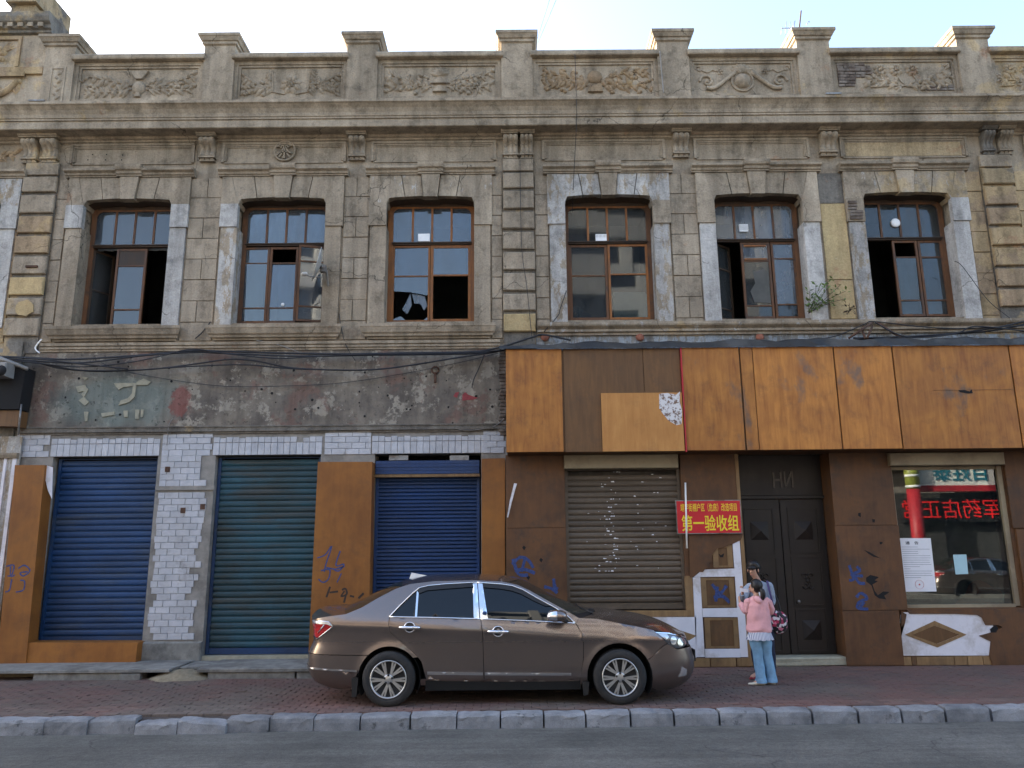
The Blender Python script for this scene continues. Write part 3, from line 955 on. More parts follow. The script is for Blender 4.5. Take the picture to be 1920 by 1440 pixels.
ZC = 10.36
panel_spans = [(piers[i][1] + .14, piers[i + 1][0] - .14) for i in range(6)]
PYB = PY + 0.05
for i, (a, b) in enumerate(panel_spans + [(piers[6][1] + .14, 10.9)]):
    c, hw = (a + b) / 2, (b - a) / 2
    k = Carve()
    H = (ZC, .26)
    if i in (0, 2, 3):
        lo = -.04 if i == 0 else .05
        for s in (-1, 1):
            k.branch(c + s * .14, ZC - .04, c + s * hw * .93, ZC + .16, 13, .2, 30 + i * 7 + s, H, PYB)
            k.branch(c + s * .14, ZC - .12, c + s * hw * .92, ZC - .13 + lo * .3, 12, .2, 60 + i * 5 + s, H, PYB)
    if i == 0:      # urn
        k.dome(c, ZC - .09, .13, .07, PYB, 1.15); k.prism([(c - .06, ZC + .08), (c + .06, ZC + .08), (c + .17, ZC + .24), (c - .17, ZC + .24)], PYB - .06, PYB + .01)
        k.prism([(c - .05, ZC - .28), (c + .05, ZC - .28), (c + .03, ZC - .2), (c - .03, ZC - .2)], PYB - .05, PYB + .01); k.leaf(c - .1, ZC - .26, .1, .2, .06, .03, PYB)
    if i == 1:
        k.flower(c, ZC - .04, .21, 8, .055, PYB); k.flower(c, ZC - .04, .11, 6, .08, PYB)
        for s in (-1, 1):
            k.stem([(c + s * .1, ZC - .24), (c + s * .35, ZC - .18), (c + s * .6, ZC - .02), (c + s * .82, ZC + .1)], .016, PYB)
            k.branch(c + s * .33, ZC - .18, c + s * .36, ZC + .26, 9, .1, 5 + s, H, PYB)
            k.branch(c + s * .5, ZC - .1, c + s * hw * .95, ZC + .15, 10, .1, 8 + s, H, PYB)
            k.branch(c + s * .5, ZC - .12, c + s * hw * .95, ZC - .17, 9, .1, 18 + s, H, PYB)
    if i == 2:
        for q in range(7): k.leaf(c, ZC + .12, math.pi / 2 + (q - 3) * .42, .22, .09, .045, PYB)
        for zz, rr in ((ZC + .0, .13), (ZC - .17, .13)):
            k.prism([(c - rr, zz - .06), (c + rr, zz - .06), (c + .03, zz + .06), (c - .03, zz + .06)], PYB - .06, PYB + .01)
    if i == 3:
        k.dome(c, ZC + .05, .15, .08, PYB, .95); k.prism([(c - .14, ZC - .26), (c + .14, ZC - .26), (c + .1, ZC - .1), (c - .1, ZC - .1)], PYB - .05, PYB + .01)
        for s in (-1, 1):
            for q in range(4): k.leaf(c + s * (.22 + .16 * q), ZC - .16, math.pi / 2 + s * .5, .26, .1, .05, PYB)
    if i == 4:      # cartouche
        k.dome(c - .02, ZC - .05, .155, .10, PYB, 1.0)
        ring = [(c - .02 + .2 * math.cos(q * math.pi / 8), ZC - .05 + .21 * math.sin(q * math.pi / 8)) for q in range(17)]
        k.stem(ring, .022, PYB)
        for q in range(7): k.leaf(c - .02, ZC + .12, math.pi / 2 + (q - 3) * .38, .24, .10, .055, PYB)
        for s in (-1, 1):
            sp = [(c + s * (.18 + .46 * q / 7), ZC - .16 - .05 * math.sin(q)) for q in range(7)]
            k.stem([(c + s * .15, ZC + .12), (c + s * .35, ZC - .05), (c + s * .55, ZC - .2), (c + s * .7, ZC - .2)], .045, PYB)
            spi = [(c + s * (.68 + (.14 - .012 * q) * math.cos(q * .75)), ZC - .06 + (.14 - .012 * q) * math.sin(q * .75)) for q in range(11)]
            k.stem(spi, .026, PYB); k.dome(c + s * .68, ZC - .06, .04, .05, PYB)
            k.stem([(c + s * (.5 + .28 * q / 4), ZC + .16 + .03 * math.sin(q * 2)) for q in range(5)], .015, PYB)
            spi = [(c + s * (.82 + (.07 - .008 * q) * math.cos(q * .9)), ZC + .2 + (.07 - .008 * q) * math.sin(q * .9)) for q in range(8)]
            k.stem(spi, .014, PYB); k.flower(c + s * .42, ZC + .15, .08, 5, .03, PYB)
    if i in (5, 6):
        x0 = c - .25 if i == 5 else a + .25
        for q in range(3):
            k.flower(x0 + q * .30, ZC + .15, .14, 8, .06, PYB); k.stem([(x0 + q * .30, ZC + .05), (x0 + .1 + q * .28, ZC - .1), (x0 + .5, ZC - .2)], .015, PYB)
        k.branch(x0 + .5, ZC - .18, min(x0 + 1.35, b - .05), ZC + .18, 14, .3, 77 + i, H, PYB)
        k.branch(x0 + .7, ZC - .2, min(x0 + 1.4, b - .05), ZC - .05, 12, .3, 79 + i, H, PYB)
        k.branch(x0 + .4, ZC - .2, x0 - .3, ZC - .08, 9, .3, 99 + i, H, PYB)
        k.stem([(x0 - .2, ZC - .2), (x0 + .3, ZC - .17), (x0 + .6, ZC - .2), (x0 + 1.0, ZC - .18)], .02, PYB)
    k.build('relief_carving', S if i != 3 else SW, HB, fix=False)
# bricks laid bare in one panel
bm_ = MB(); bm_.box(0, .20, -.028, .02, 0, .05); bme = bm_.mesh('bare_brick'); bme.materials.append(M['old_brick'])
a = panel_spans[5][0]
for r_ in range(8):
    w = [.52, .62, .62, .66, .50, .34, .32, .30][r_]
    z = 10.61 - r_ * .062
    x = a + .005
    first = True
    while x < a + w - .05:
        L = .11 if (first and r_ % 2) else .20
        o = link('bare_brick', bme, None, HB, (x, PYB + rnd.uniform(-.01, .012), z)); o.scale = (min(L, a + w - x) / .20, 1, 1)
        x += L + .012; first = False
for q in range(6):
    o = link('bare_brick', bme, None, HB, (a + 1.62 + (q % 3) * .2, PYB + .006, 10.08 + (q // 3) * .06)); o.scale = (.9, 1, .9)
# swag and flower of the left bay
k = Carve()
k.stem([(-10.3, 10.42), (-10.0, 10.22), (-9.6, 10.12), (-9.35, 10.2), (-9.15, 10.42)], .06, -.06)
for q in range(6): k.leaf(-9.9 + q * .13, 10.34, -1.2, .18, .09, .04, -.06)
k.leaf(-9.14, 10.42, -1.7, .28, .1, .04, -.06); k.dome(-9.14, 10.42, .06, .05, -.06)
k.flower(-9.62, 10.98, .2, 6, .05, -.06)
for q in range(4): k.leaf(-9.55, 11.0, .5 + q * .2, .34, .05, .03, -.06)
k.build('relief_carving', SW, HB, fix=False)
k = Carve()
for q in range(7):
    k.leaf(-8.37, 9.98 + q * .085, 2.2 if q % 2 else .8, .12, .05, .03, PY - .05)
k.build('relief_carving', S, HB, fix=False)
m = MB()
for (x0, x1, z0, z1) in ((-8.52, -8.48, 9.9, 10.66), (-8.27, -8.23, 9.9, 10.66), (-8.48, -8.27, 10.62, 10.66), (-8.48, -8.27, 9.9, 9.94)): m.box(x0, x1, PY - .065, PY - .049, z0, z1)
m.build('panel_frame', S, HB)

# --- frieze: panels, consoles, emblem
fr = [(-8.04, -5.767), (-5.267, -2.995), (-2.535, -.256), (.585, 2.833), (3.361, 5.471), (6.037, 8.36), (9.4, 12.0)]
for i, (a, b) in enumerate(fr):
    m = MB()
    for (e, w, y) in ((0, .045, -.045), (.045, .03, -.028), (.075, .022, -.014)):
        z0, z1 = 8.765 + e * .5, 9.155 - e
        m.box(a + e, a + e + w, y, .01, z0, z1); m.box(b - e - w, b - e, y, .01, z0, z1); m.box(a + e + w, b - e - w, y, .01, z1 - w, z1)
        if e == 0: m.box(a + w, b - w, -.02, .01, z0 - .02, z0 + .012)
    m.build('frieze_panel_frame', S, HB, fix=False)
    if i == 5: m = MB(); m.box(a + .1, b - .1, -.008, .01, 8.79, 9.06); m.build('frieze_panel', M['patchy'], HB)
k = Carve()
k.stem([(-9.9, 8.95), (-9.5, 8.92), (-9.05, 8.98)], .015, 0.0); k.branch(-9.9, 8.93, -9.05, 8.98, 14, .1, 4, (8.95, .2), 0.0)
k.build('relief_carving', SW, HB, fix=False)
cons_x = [(-8.9, -8.61), (-8.55, -8.24), (-5.67, -5.367), (-2.945, -2.633), (-.136, .158), (.175, .43), (2.96, 3.272), (5.64, 5.967), (8.60, 8.83), (8.90, 9.16)]


def console_mesh(w, flutes=3):
    m = MB()
    side = spl([(-.02, 8.86, 0), (-.085, 8.868, 0), (-.075, 8.91, 0), (-.06, 8.98, 0), (-.10, 9.05, 0), (-.17, 9.10, 0), (-.195, 9.15, 0), (-.17, 9.19, 0), (-.12, 9.195, 0)], 3)
    side = [(p.x, p.y) for p in side]
    cols = 6 * flutes + 1
    vs = []
    for q in range(cols):
        f = q / (cols - 1)
        d = 0.034 * abs(math.sin(f * math.pi * flutes)) ** .7
        for (y, z) in side: vs.append((-w / 2 + .015 + (w - .03) * f, y - d + .008, z))
    n = len(side)
    fs = [(q * n + r_, q * n + r_ + 1, (q + 1) * n + r_ + 1, (q + 1) * n + r_) for q in range(cols - 1) for r_ in range(n - 1)]
    m.add(vs, fs, True)
    m.prism([(0, 0), (1, 0), (1, 1)], 0, .0001) if False else None
    for s in (0, 1):
        b = (cols - 1) * n if s else 0
        poly = vs[b:b + n] + [(vs[b][0], .005, 9.205), (vs[b][0], .005, 8.86)]
        m.add(poly, [tuple(range(len(poly)))])
    m.box(-w / 2, w / 2, -.11, .01, 8.83, 8.862)                       # foot fillet
    m.box(-w / 2 + .012, w / 2 - .012, -.07, .01, 8.775, 8.795)
    for q in range(3): m.box(-w / 2 + .02 + q * (w - .04) / 3 + .008, -w / 2 + .02 + (q + 1) * (w - .04) / 3 - .008, -.075, .01, 8.795, 8.83)
    m.xprofile([(.01, 9.212), (-.20, 9.212), (-.20, 9.226), (-.225, 9.235), (-.24, 9.262), (.01, 9.262)], -w / 2 - .025, w / 2 + .025)
    return m


for i, (a, b) in enumerate(cons_x):
    console_mesh(b - a, 3).build('console', S if i != 8 else M['stone_dark'], HB, loc=((a + b) / 2, 0, 0))
# round emblem with the tea character
ec = at(533, 282, -.06)
em = MB()
ring = [(.205, 0.0), (.205, -.05), (.19, -.062), (.172, -.05), (.172, -.012), (0.0, -.012)]
em.lathe(ring, (ec.x, -.0, ec.z), 'Y', 32)
emo = em.build('emblem', S, HB)


def stroke(m, pts, w, y0, y1):
    for i in range(len(pts) - 1):
        a, b = Vector((pts[i][0], pts[i][1])), Vector((pts[i + 1][0], pts[i + 1][1]))
        d = (b - a); 
        if d.length < 1e-6: continue
        d.normalize(); n = Vector((-d.y, d.x)) * w / 2
        e = d * w * .3
        q = [a - e + n, b + e + n, b + e - n, a - e - n]
        m.prism([(p.x, p.y) for p in q], y0 + i * .0007, y1)


em = MB()
for pts in ([(-.14, .09), (-.03, .10)], [(-.10, .15), (-.06, .06)], [(.03, .10), (.14, .11)], [(.10, .16), (.06, .07)],
            [(0, .09), (-.06, -.02), (-.15, -.09)], [(0, .09), (.07, -.02), (.13, -.05)], [(-.06, -.02), (.06, -.02)], [(0, .04), (0, -.14), (-.03, -.13)], [(-.05, -.06), (-.09, -.12)], [(.05, -.06), (.10, -.12)]):
    stroke(em, [(ec.x + p[0], ec.z + p[1]) for p in pts], .025, -.060, -.008)
em.build('emblem_character', S, emo)

# --- quoins
qz = [8.50, 8.147, 7.745, 7.36, 6.975, 6.59, 6.205, 5.84, 5.46]
for (a, b, kind) in ((-8.80, -8.20, 'l'), (-.135, .42, 'c'), (8.53, 9.10, 'r')):
    m = MB(); m.box(a + .01, b - .01, -.035, .01, 5.2 if kind != 'r' else 5.5, 8.77); m.build('pilaster', M['stone_dark'], HB)
    m = MB(); m.cbox(a, b, -.075, -.034, qz[0] + .03, 8.765, .008); m.build('quoin_block', S, HB)
    for k in range(len(qz) - 1):
        m = MB(); m.cbox(a + rnd.uniform(-.008, .008), b + rnd.uniform(-.008, .008), -.095 + rnd.uniform(-.006, .006), -.034, qz[k + 1] + .045, qz[k] - .02, .014, .004)
        mat = S
        if kind == 'r': mat = SW if k > 0 else M['stone_dark']
        if kind == 'l' and k in (5,): mat = M['stucco_yellow']
        if kind == 'l' and k in (2, 3): mat = SW
        if kind == 'c' and k in (7,): mat = M['stucco_yellow']
        if kind == 'r' and k >= len(qz) - 2: continue
        m.build('quoin_block', mat, HB)
# yellow patch on a left block
g = random.Random(3)
c = at(47, 578, -.1)
m = MB(); m.prism([(c.x + .16 * math.cos(q * .45) * g.uniform(.85, 1.12), c.z + .15 * math.sin(q * .45) * g.uniform(.85, 1.1)) for q in range(14)], -.112, -.09); m.build('plaster_patch', M['stucco_yellow'], HB)
p = at(60, 500, -.1); m = MB(); m.box(p.x - .1, p.x + .1, -.13, -.09, p.z - .018, p.z + .018); m.build('iron_clamp', M['rust'], HB)

# --- ashlar blocks on the wall strips
rows = [8.46 - .389 * k for k in range(9)]
strips = [(-9.08, -8.82, 1, 'w'), (-8.18, -7.985, 1, 's'), (-5.78, -5.21, 2, 's'), (-3.0, -2.535, 2, 's'), (-.345, -.15, 1, 's'), (.435, .675, 1, 's'), (2.865, 3.355, 2, 's'), (5.565, 6.03, 0, 'y'), (8.21, 8.515, 1, 'w'), (9.13, 9.9, 2, 'w')]
for (a, b, n, kind) in strips:
    mat = {'s': S, 'w': SW, 'y': M['stucco_yellow']}[kind]
    if n == 0:
        for (z0, z1) in ((6.42, 7.86), (5.70, 6.405)):
            m = MB(); m.cbox(a + .01, b - .01, -.018, .002, z0, z1, .006, .004); m.build('stone_block', mat, HB)
        m = MB(); m.cbox(a + .01, b - .01, -.012, .002, 7.87, 8.46, .006, .004); m.build('stone_block', M['stone_dark'], HB)
        continue
    for k in range(len(rows) - 1):
        z1, z0 = rows[k] - .004, rows[k + 1] + .004
        if z0 < 5.36: z0 = 5.40
        cuts = [a, b] if (n == 1 or k % 2 == 1) else [a, (a + b) / 2 + rnd.uniform(-.02, .02), b]
        for q in range(len(cuts) - 1):
            m = MB(); m.cbox(cuts[q] + .006, cuts[q + 1] - .006, -.026 + rnd.uniform(-.006, .006), .002, z0 + .002, z1 - .002, .005, .003)
            m.build('stone_block', mat, HB)
# hole knocked in the wall
p = at(398, 364, -.02); m = MB(); m.box(p.x - .045, p.x + .045, -.024, .0, p.z - .055, p.z + .05); m.build('wall_hole', M['black'], HB)


# --- window surrounds
def arch(c, f):
    """underside of the lintel, f in -1..1"""
    u = abs(f)
    if u > .93: return 7.905 + .115 * math.sqrt(max(0, 1 - ((u - .93) / .07) ** 2))
    return 8.02 + .035 * (1 - (u / .93) ** 2)


# material per piece: (left jamb, left ear, [v0..v6], right ear, right jamb, hood)
PW = {0: ('s', 'W', 's', 'W', 'W'), 1: ('p', 'W', 's', 's', 's'), 2: ('s', 's', 'S', 's', 's'), 3: ('p', 'p', 'p', 's', 'p'), 4: ('W', 's', 's', 's', 'W'), 5: ('p', 's', 'S', 'W', 'W'), 6: ('W', 'W', 'p', 'W', 'W')}
MM = {'s': S, 'p': M['white_peel'], 'W': M['white_most'], 'S': M['white_some']}
for i, c in enumerate(WC + [-9.93]):
    pw = PW[i]
    HO = 1.10
    for s, mj, me_ in ((-1, pw[0], pw[1]), (1, pw[4], pw[3])):
        a, b = (c - HO + .03, c - HW) if s < 0 else (c + HW, c + HO - .03)
        m = MB(); m.box(a, b, -.055, 0.25, 5.665, 7.49); m.build('jamb', MM[mj], HB)
        a, b = (c - HO, c - HW - .002) if s < 0 else (c + HW + .002, c + HO)
        m = MB()
        # upper jamb with its ear, top cut along the splayed joint
        top = [(a, 7.492), (b, 7.492), (b, 7.905)]
        if s < 0: top = [(a, 7.93), (b, 7.93), (c - .80, 7.935), (c - .93, 8.455), (a, 8.455)]
        else: top = [(a, 7.93), (b, 7.93), (b, 8.455), (c + .93, 8.455), (c + .80, 7.935)]
        m.prism(top, -.076, .02); m.build('lintel_end', MM[pw[2]], HB)
        m = MB(); m.box(a, b, -.082, .02, 7.492, 7.928); m.build('jamb_ear', MM[me_], HB)
    ux = [(.80, .93), (.46, .53), (.13, .175)]
    seq = [(-ux[0][0], -ux[0][1], -ux[1][0], -ux[1][1]), (-ux[1][0], -ux[1][1], -ux[2][0], -ux[2][1]), (-ux[2][0], -ux[2][1], ux[2][0], ux[2][1]), (ux[2][0], ux[2][1], ux[1][0], ux[1][1]), (ux[1][0], ux[1][1], ux[0][0], ux[0][1])]
    for q, (b0, t0, b1, t1) in enumerate(seq):
        n = 6
        low = [(c + b0 + (b1 - b0) * r_ / n, 0) for r_ in range(n + 1)]
        low = [(x_, arch(c, (x_ - c) / .80)) for x_, _ in low]
        g_ = .007
        if q == 2: low = [(x_, z_ - .03) for x_, z_ in low]
        poly = [(low[0][0] + g_, low[0][1])] + low[1:-1] + [(low[-1][0] - g_, low[-1][1]), (c + t1 - g_, 8.455), (c + t0 + g_, 8.455)]
        m = MB(); m.prism(poly, -.115 if q == 2 else -.07 + rnd.uniform(-.004, .004), .25)
        m.build('keystone' if q == 2 else 'voussoir', MM[pw[2]] if q != 2 else S, HB)
    # corner infill behind the ears (rounded reveal)
    for s in (-1, 1):
        pts = [(c + s * (HW + .01), 8.06), (c + s * (HW + .01), 7.80)] + [(c + s * .80 * f, arch(c, f)) for f in (.999, .995, .985, .97, .95, .93)] + [(c + s * .74, 8.06)]
        pts = [(p[0], p[1]) for p in pts]
        m = MB(); m.prism([(c + s * .80, 7.90)] + pts[2:] + [(c + s * .80, 8.06)], .021, .25); m.build('reveal_corner', S, HB)
    # a thin dark board under the lintel
    n = 14; vs = []
    for q in range(n + 1):
        f = -.985 + 1.97 * q / n
        for y_ in (.03, .249): vs.append((c + .785 * f, y_, arch(c, f) - (.008 if abs(f) > .17 else .036)))
    m = MB(); m.add(vs, [(2 * q, 2 * q + 2, 2 * q + 3, 2 * q + 1) for q in range(n)], True); m.build('soffit_board', M['frame_dark'], HB, fix=False)
    hp = [(0.0, 8.462), (-.09, 8.462), (-.09, 8.485), (-.115, 8.492), (-.125, 8.53), (-.16, 8.548), (-.175, 8.558), (-.175, 8.598), (0.0, 8.612)]
    for (x0, x1) in ((c - 1.17, c - .232), (c + .232, c + 1.17)):
        m = MB(); m.xprofile(hp, x0, x1, segs=5, wob=.002); m.build('hood_moulding', S, HB)
    m = MB(); m.xprofile([(0.0, 8.462), (-.13, 8.462), (-.13, 8.49), (-.155, 8.50), (-.165, 8.545), (-.20, 8.565), (-.215, 8.61), (-.215, 8.65), (0, 8.66)], c - .23, c + .23); m.build('keystone_cap', S, HB)
    if i < 3:
        sp_ = [(0.0, 5.40), (-.05, 5.40), (-.06, 5.43), (-.10, 5.44), (-.11, 5.475), (-.14, 5.50), (-.165, 5.58), (-.175, 5.595), (-.175, 5.645), (.20, 5.663), (.20, 5.40)]
        # mitred ends: taper rings
        m = MB()
        n = len(sp_)
        vs = []
        for s in (-1, 1):
            for (y, z) in sp_: vs.append((c + s * (1.02 + max(0, -y) * .9), y, z))
        m.add(vs, [(q, (q + 1) % n, n + (q + 1) % n, n + q) for q in range(n)] + [tuple(range(n)), tuple(range(2 * n - 1, n - 1, -1))])
        m.build('window_sill', S, HB)
    else:
        m = MB(); m.box(c - HW - .1, c + HW + .1, -.05, .24, 5.60, 5.664); m.build('window_sill', S, HB)

# bricks laid bare beside the last window
for k in range(6):
    p = at(1600 + (4 if k > 2 else 0), 381 + k * 6, -.09)
    o = link('bare_brick', bme, None, HB, (p.x - .09, -.075, p.z)); o.scale = (1.1 if k > 2 else .75, 1, .9)
# --- belt courses below the windows
m = MB(); m.xprofile([(0, 5.22), (-.035, 5.22), (-.035, 5.255), (-.06, 5.262), (-.06, 5.298), (-.05, 5.305), (-.08, 5.315), (-.085, 5.365), (0, 5.385)], -8.15, -.20, segs=30, wob=.003); m.build('belt_course', S, HB)
m = MB(); m.xprofile([(0, 5.43), (-.06, 5.43), (-.06, 5.47), (-.10, 5.485), (-.10, 5.525), (-.085, 5.53), (-.15, 5.575), (-.16, 5.60), (-.16, 5.645), (-.02, 5.662), (0, 5.662)], .45, XR, segs=40, wob=.004); m.build('belt_course', M['white_some'], HB)
m = MB(); m.box(.43, XR, -.02, .3, 4.6, 5.43); m.build('lower_frieze', M['blue_peel'], HB)
for px in (1200, 1425, 1022):
    p = at(px, 632, -.05); m = MB(); m.lathe([(.05, 0), (.075, -.03), (.04, -.05)], (p.x, -.02, p.z), 'Y', 12); m.build('clay_boss', M['clay'], HB)

# ================================================================== upper windows
FY = 0.25


def pane_obj(parent, x0, x1, z0, z1, y, mat, name='pane', tilt=.012):
    m = MB(); m.box(x0, x1, y, y + .004, z0, z1)
    o = m.build(name, mat, parent, fix=False)
    if tilt:          # old panes never sit quite flat in their putty
        c = Vector(((x0 + x1) / 2, y, (z0 + z1) / 2))
        o.data.transform(Matrix.Translation(c) @ Matrix.Rotation(rnd.gauss(0, tilt), 4, 'X') @ Matrix.Rotation(rnd.gauss(0, tilt), 4, 'Z') @ Matrix.Translation(-c))
    return o


def broken_pane(parent, x0, x1, z0, z1, y, mat, seed):
    """splinters of glass left along the edges of the sash"""
    g = random.Random(seed)
    w, h = x1 - x0, z1 - z0
    shapes = [[(x0, z1), (x1, z1), (x1, z1 - h * .42), (x0 + w * .45, z1 - h * .34), (x0, z1 - h * .32)],
              [(x0, z0), (x0 + w * .42, z0), (x0 + w * .22, z0 + h * .12), (x0, z0 + h * .06)],
              [(x1, z0), (x1 - w * .18, z0), (x1, z0 + h * .10)]]
    for s in shapes:
        m = MB(); m.prism(s, y, y + .004); m.build('pane', mat, parent)
    m = MB()
    m.prism([(x0 + w * .48, z1 - h * .36), (x0 + w * .53, z1 - h * .62), (x0 + w * .40, z1 - h * .82), (x0 + w * .25, z1 - h * .72), (x0 + w * .4, z1 - h * .5)], y + .03, y + .033)
    m.prism([(x0 + w * .52, z1 - h * .36), (x1 - w * .1, z1 - h * .42), (x1 - w * .02, z1 - h * .64), (x1 - w * .12, z1 - h * .74), (x1 - w * .22, z1 - h * .6), (x0 + w * .6, z1 - h * .58)], y + .035, y + .038)
    m.build('torn_film', M['glass_milky'], parent)


def sash(parent, x0, x1, zs, fills, y, wood, gl='glass', bar=.04, hinge=None, ang=0.0, seed=1):
    """a sash of stiles, rails and panes; hinged open by ang about its left or right stile"""
    hx = x0 if hinge == 'l' else (x1 if hinge == 'r' else 0)
    piv = Matrix.Translation((hx, y, 0)) @ Matrix.Rotation(ang, 4, 'Z') @ Matrix.Translation((-hx, -y, 0)) if hinge else None
    m = MB()
    m.box(x0, x0 + bar, y, y + .04, zs[-1], zs[0]); m.box(x1 - bar, x1, y, y + .04, zs[-1], zs[0])
    for k, z in enumerate(zs):
        h = bar * .5 if 0 < k < len(zs) - 1 else bar
        z0, z1 = (z - h, z) if k == 0 else ((z, z + h) if k == len(zs) - 1 else (z - h * .6, z + h * .6))
        m.box(x0 + bar, x1 - bar, y + .003, y + .037, z0, z1)
    made = [m.build('sash', wood, parent, fix=False)]
    b4 = set(parent.children)
    for k, f in enumerate(fills):
        a, b, z1, z0 = x0 + bar - .004, x1 - bar + .004, zs[k] - .01, zs[k + 1] + .01
        if f == 'none': continue
        if f == 'board':
            mm = MB(); mm.box(a, b, y + .012, y + .028, z0, z1); made.append(mm.build('infill_board', M['frame_dark'], parent, fix=False)); continue
        if f == 'broken': broken_pane(parent, a, b, z0, z1, y + .018, M[gl], seed); continue
        pane_obj(parent, a, b, z0, z1, y + .018, M[gl if f == 'g' else f])
    made += [c for c in parent.children if c not in b4 and c not in made]
    if piv:
        for o in made: o.data.transform(piv); o.data.update()


wins = []
UPG = ['glass', 'glass', 'glass', 'glass_dim', 'glass_milky', 'glass_dim']
for i, c in enumerate(WC):
    px0 = {0: 241, 1: 528, 2: 807, 3: 1143, 4: 1422, 5: 1705}[i]
    Zp = lambda py: at(px0, py, FY).z
    base = 0 if i < 3 else -4
    pt, pb = {0: (397, 460), 1: (393, 457), 2: (391, 455), 3: (390, 453), 4: (386, 449), 5: (383, 446)}[i]
    zt, zb = Zp(pt), Zp(pb)
    wood = M['frame_orange'] if i in (2, 3) else M['frame_wood']
    dark = M['frame_dark']
    m = MB()
    zc_ = ZT + .02
    m.box(c - HW - .02, c - HW + .075, FY, FY + .07, ZB - .02, zc_); m.box(c + HW - .075, c + HW + .02, FY, FY + .07, ZB - .02, zc_)
    m.box(c - HW + .075, c + HW - .075, FY, FY + .07, ZB - .02, ZB + .05)
    for s in (-1, 1):
        x_ = c + s * (HW - .075)
        m.prism([(x_, zt), (x_ - s * .09, zt), (x_ - s * .03, zt - .03), (x_, zt - .09)], FY + .002, FY + .068)
    w = m.build('window', M['frame_wood'] if i != 2 else wood, HB, fix=False)
    wins.append(w)
    m = MB(); m.box(c - HW + .075, c + HW - .075, FY + .001, FY + .07, zt + .03, zc_); m.build('head_board', M['frame_dark'], w, fix=False)
    m = MB(); m.box(c - HW + .075, c + HW - .075, FY - .004, FY + .066, zt, zt + .03); m.build('head_rail', wood, w, fix=False)
    m = MB(); m.box(c - HW + .075, c + HW - .075, FY - .02, FY + .05, zb - .045, zb); m.box(c - HW + .06, c + HW - .06, FY - .05, FY - .02, zb - .02, zb - .003); m.build('transom', dark, w, fix=False)
    x0, x1 = c - HW + .075, c + HW - .075
    step = (x1 - x0) / 4
    for k in range(1, 4):
        m = MB(); m.box(x0 + k * step - .018, x0 + k * step + .018, FY + .004, FY + .05, zb, zt); m.build('muntin', wood, w, fix=False)
    m = MB(); m.box(x0, x1, FY + .003, FY + .05, zb, zb + .015); m.build('muntin', dark, w, fix=False)
    for k in range(4):
        pane_obj(w, x0 + k * step + (.018 if k else 0), x0 + (k + 1) * step - (.018 if k < 3 else 0), zb + .015, zt, FY + .02, M[UPG[i]])
    # pale curtain folds hang inside the upper lights
    if i in (0, 1):
        m = MB(); n = 40
        vs = []
        for k in range(n + 1):
            xx = x0 + (x1 - x0) * k / n
            yy = FY + .14 + .02 * math.sin(k * 1.1) + .01 * math.sin(k * 2.7)
            vs += [(xx, yy, zb - .05), (xx, yy, zt + .05)]
        m.add(vs, [(2 * k, 2 * k + 2, 2 * k + 3, 2 * k + 1) for k in range(n)], True)
        m.build('curtain', M['curtain'] if 'curtain' in M else M.setdefault('curtain', simple('faded_curtain', (0.22, 0.25, 0.28), 0.9, var=0.15, bump=0)), w, fix=False)
    XP = lambda px: at(px, 520, FY).x
    zz = lambda L: [min(Zp(p), zb - .05) for p in L]
    if i == 0:
        sash(w, XP(214), XP(271), zz([466, 498, 580, 611]), ['board', 'g', 'g'], FY + .01, M['frame_wood'])
        sash(w, x0, x0 + .42, zz([466, 540, 611]), ['glass_dim', 'glass_dim'], FY + .03, dark, hinge='l', ang=R(62))
    if i == 1:
        sash(w, XP(452), XP(503), zz([463, 493, 577, 605]), ['g', 'g', 'g'], FY + .01, M['frame_wood'])
        sash(w, XP(504), XP(557), zz([463, 493, 577, 605]), ['none', 'g', 'g'], FY + .008, M['frame_wood'])
        sash(w, XP(560), XP(609), zz([463, 493, 577, 605]), ['g', 'g', 'g'], FY, M['frame_wood'], hinge='r', ang=R(14))
    if i == 2:
        sash(w, x0, XP(806), zz([460, 517, 603]), ['g', 'broken'], FY + .01, wood, bar=.035, seed=4)
        sash(w, XP(807), x1, zz([460, 516, 603]), ['g', 'none'], FY + .005, wood, bar=.05)
    if i == 3:
        sash(w, x0, XP(1140), zz([458, 516, 599]), ['glass_dim', 'glass_dim'], FY + .02, M['frame_wood'], bar=.045)
        sash(w, XP(1141), x1, zz([458, 514, 599]), ['glass_clear', 'glass_clear'], FY + .005, wood, bar=.04)
        m = MB()
        for q in range(3): m.box(XP(1150) + q * .01, XP(1215) - q * .02, FY + .12 + q * .03, FY + .14 + q * .03, ZB, Zp(548 - 3 * q))
        m.build('stacked_paper', M['paper_green'], w, fix=False)
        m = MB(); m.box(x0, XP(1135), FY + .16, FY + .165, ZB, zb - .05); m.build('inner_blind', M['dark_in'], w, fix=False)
        m = MB(); m.prism([(x0 + .05, ZB + .05), (XP(1125), ZB + .05), (x0 + .12, Zp(570)), (x0 + .05, Zp(574))], FY + .06, FY + .062); m.build('loose_film', M['glass_milky'], w)
    if i == 4:
        sash(w, x0, x0 + .40, zz([454, 500, 575, 597]), ['glass_dim'] * 3, FY + .02, dark, hinge='l', ang=R(38))
        sash(w, XP(1393), XP(1448), zz([454, 489, 573, 597]), ['glass_milky', 'glass_dim', 'glass_dim'], FY + .008, M['frame_orange'] if False else M['frame_wood'])
        m = MB(); m.box(XP(1399), XP(1441), FY, FY + .02, Zp(487), Zp(484)); m.box(XP(1399), XP(1441), FY, FY + .02, Zp(462), Zp(459)); m.build('vent_sash', M['frame_orange'], w, fix=False)
        sash(w, XP(1450), x1, zz([454, 485, 571, 597]), ['glass_milky', 'glass_milky', 'glass_dim'], FY + .008, M['frame_wood'])
        m = MB(); g = random.Random(2)
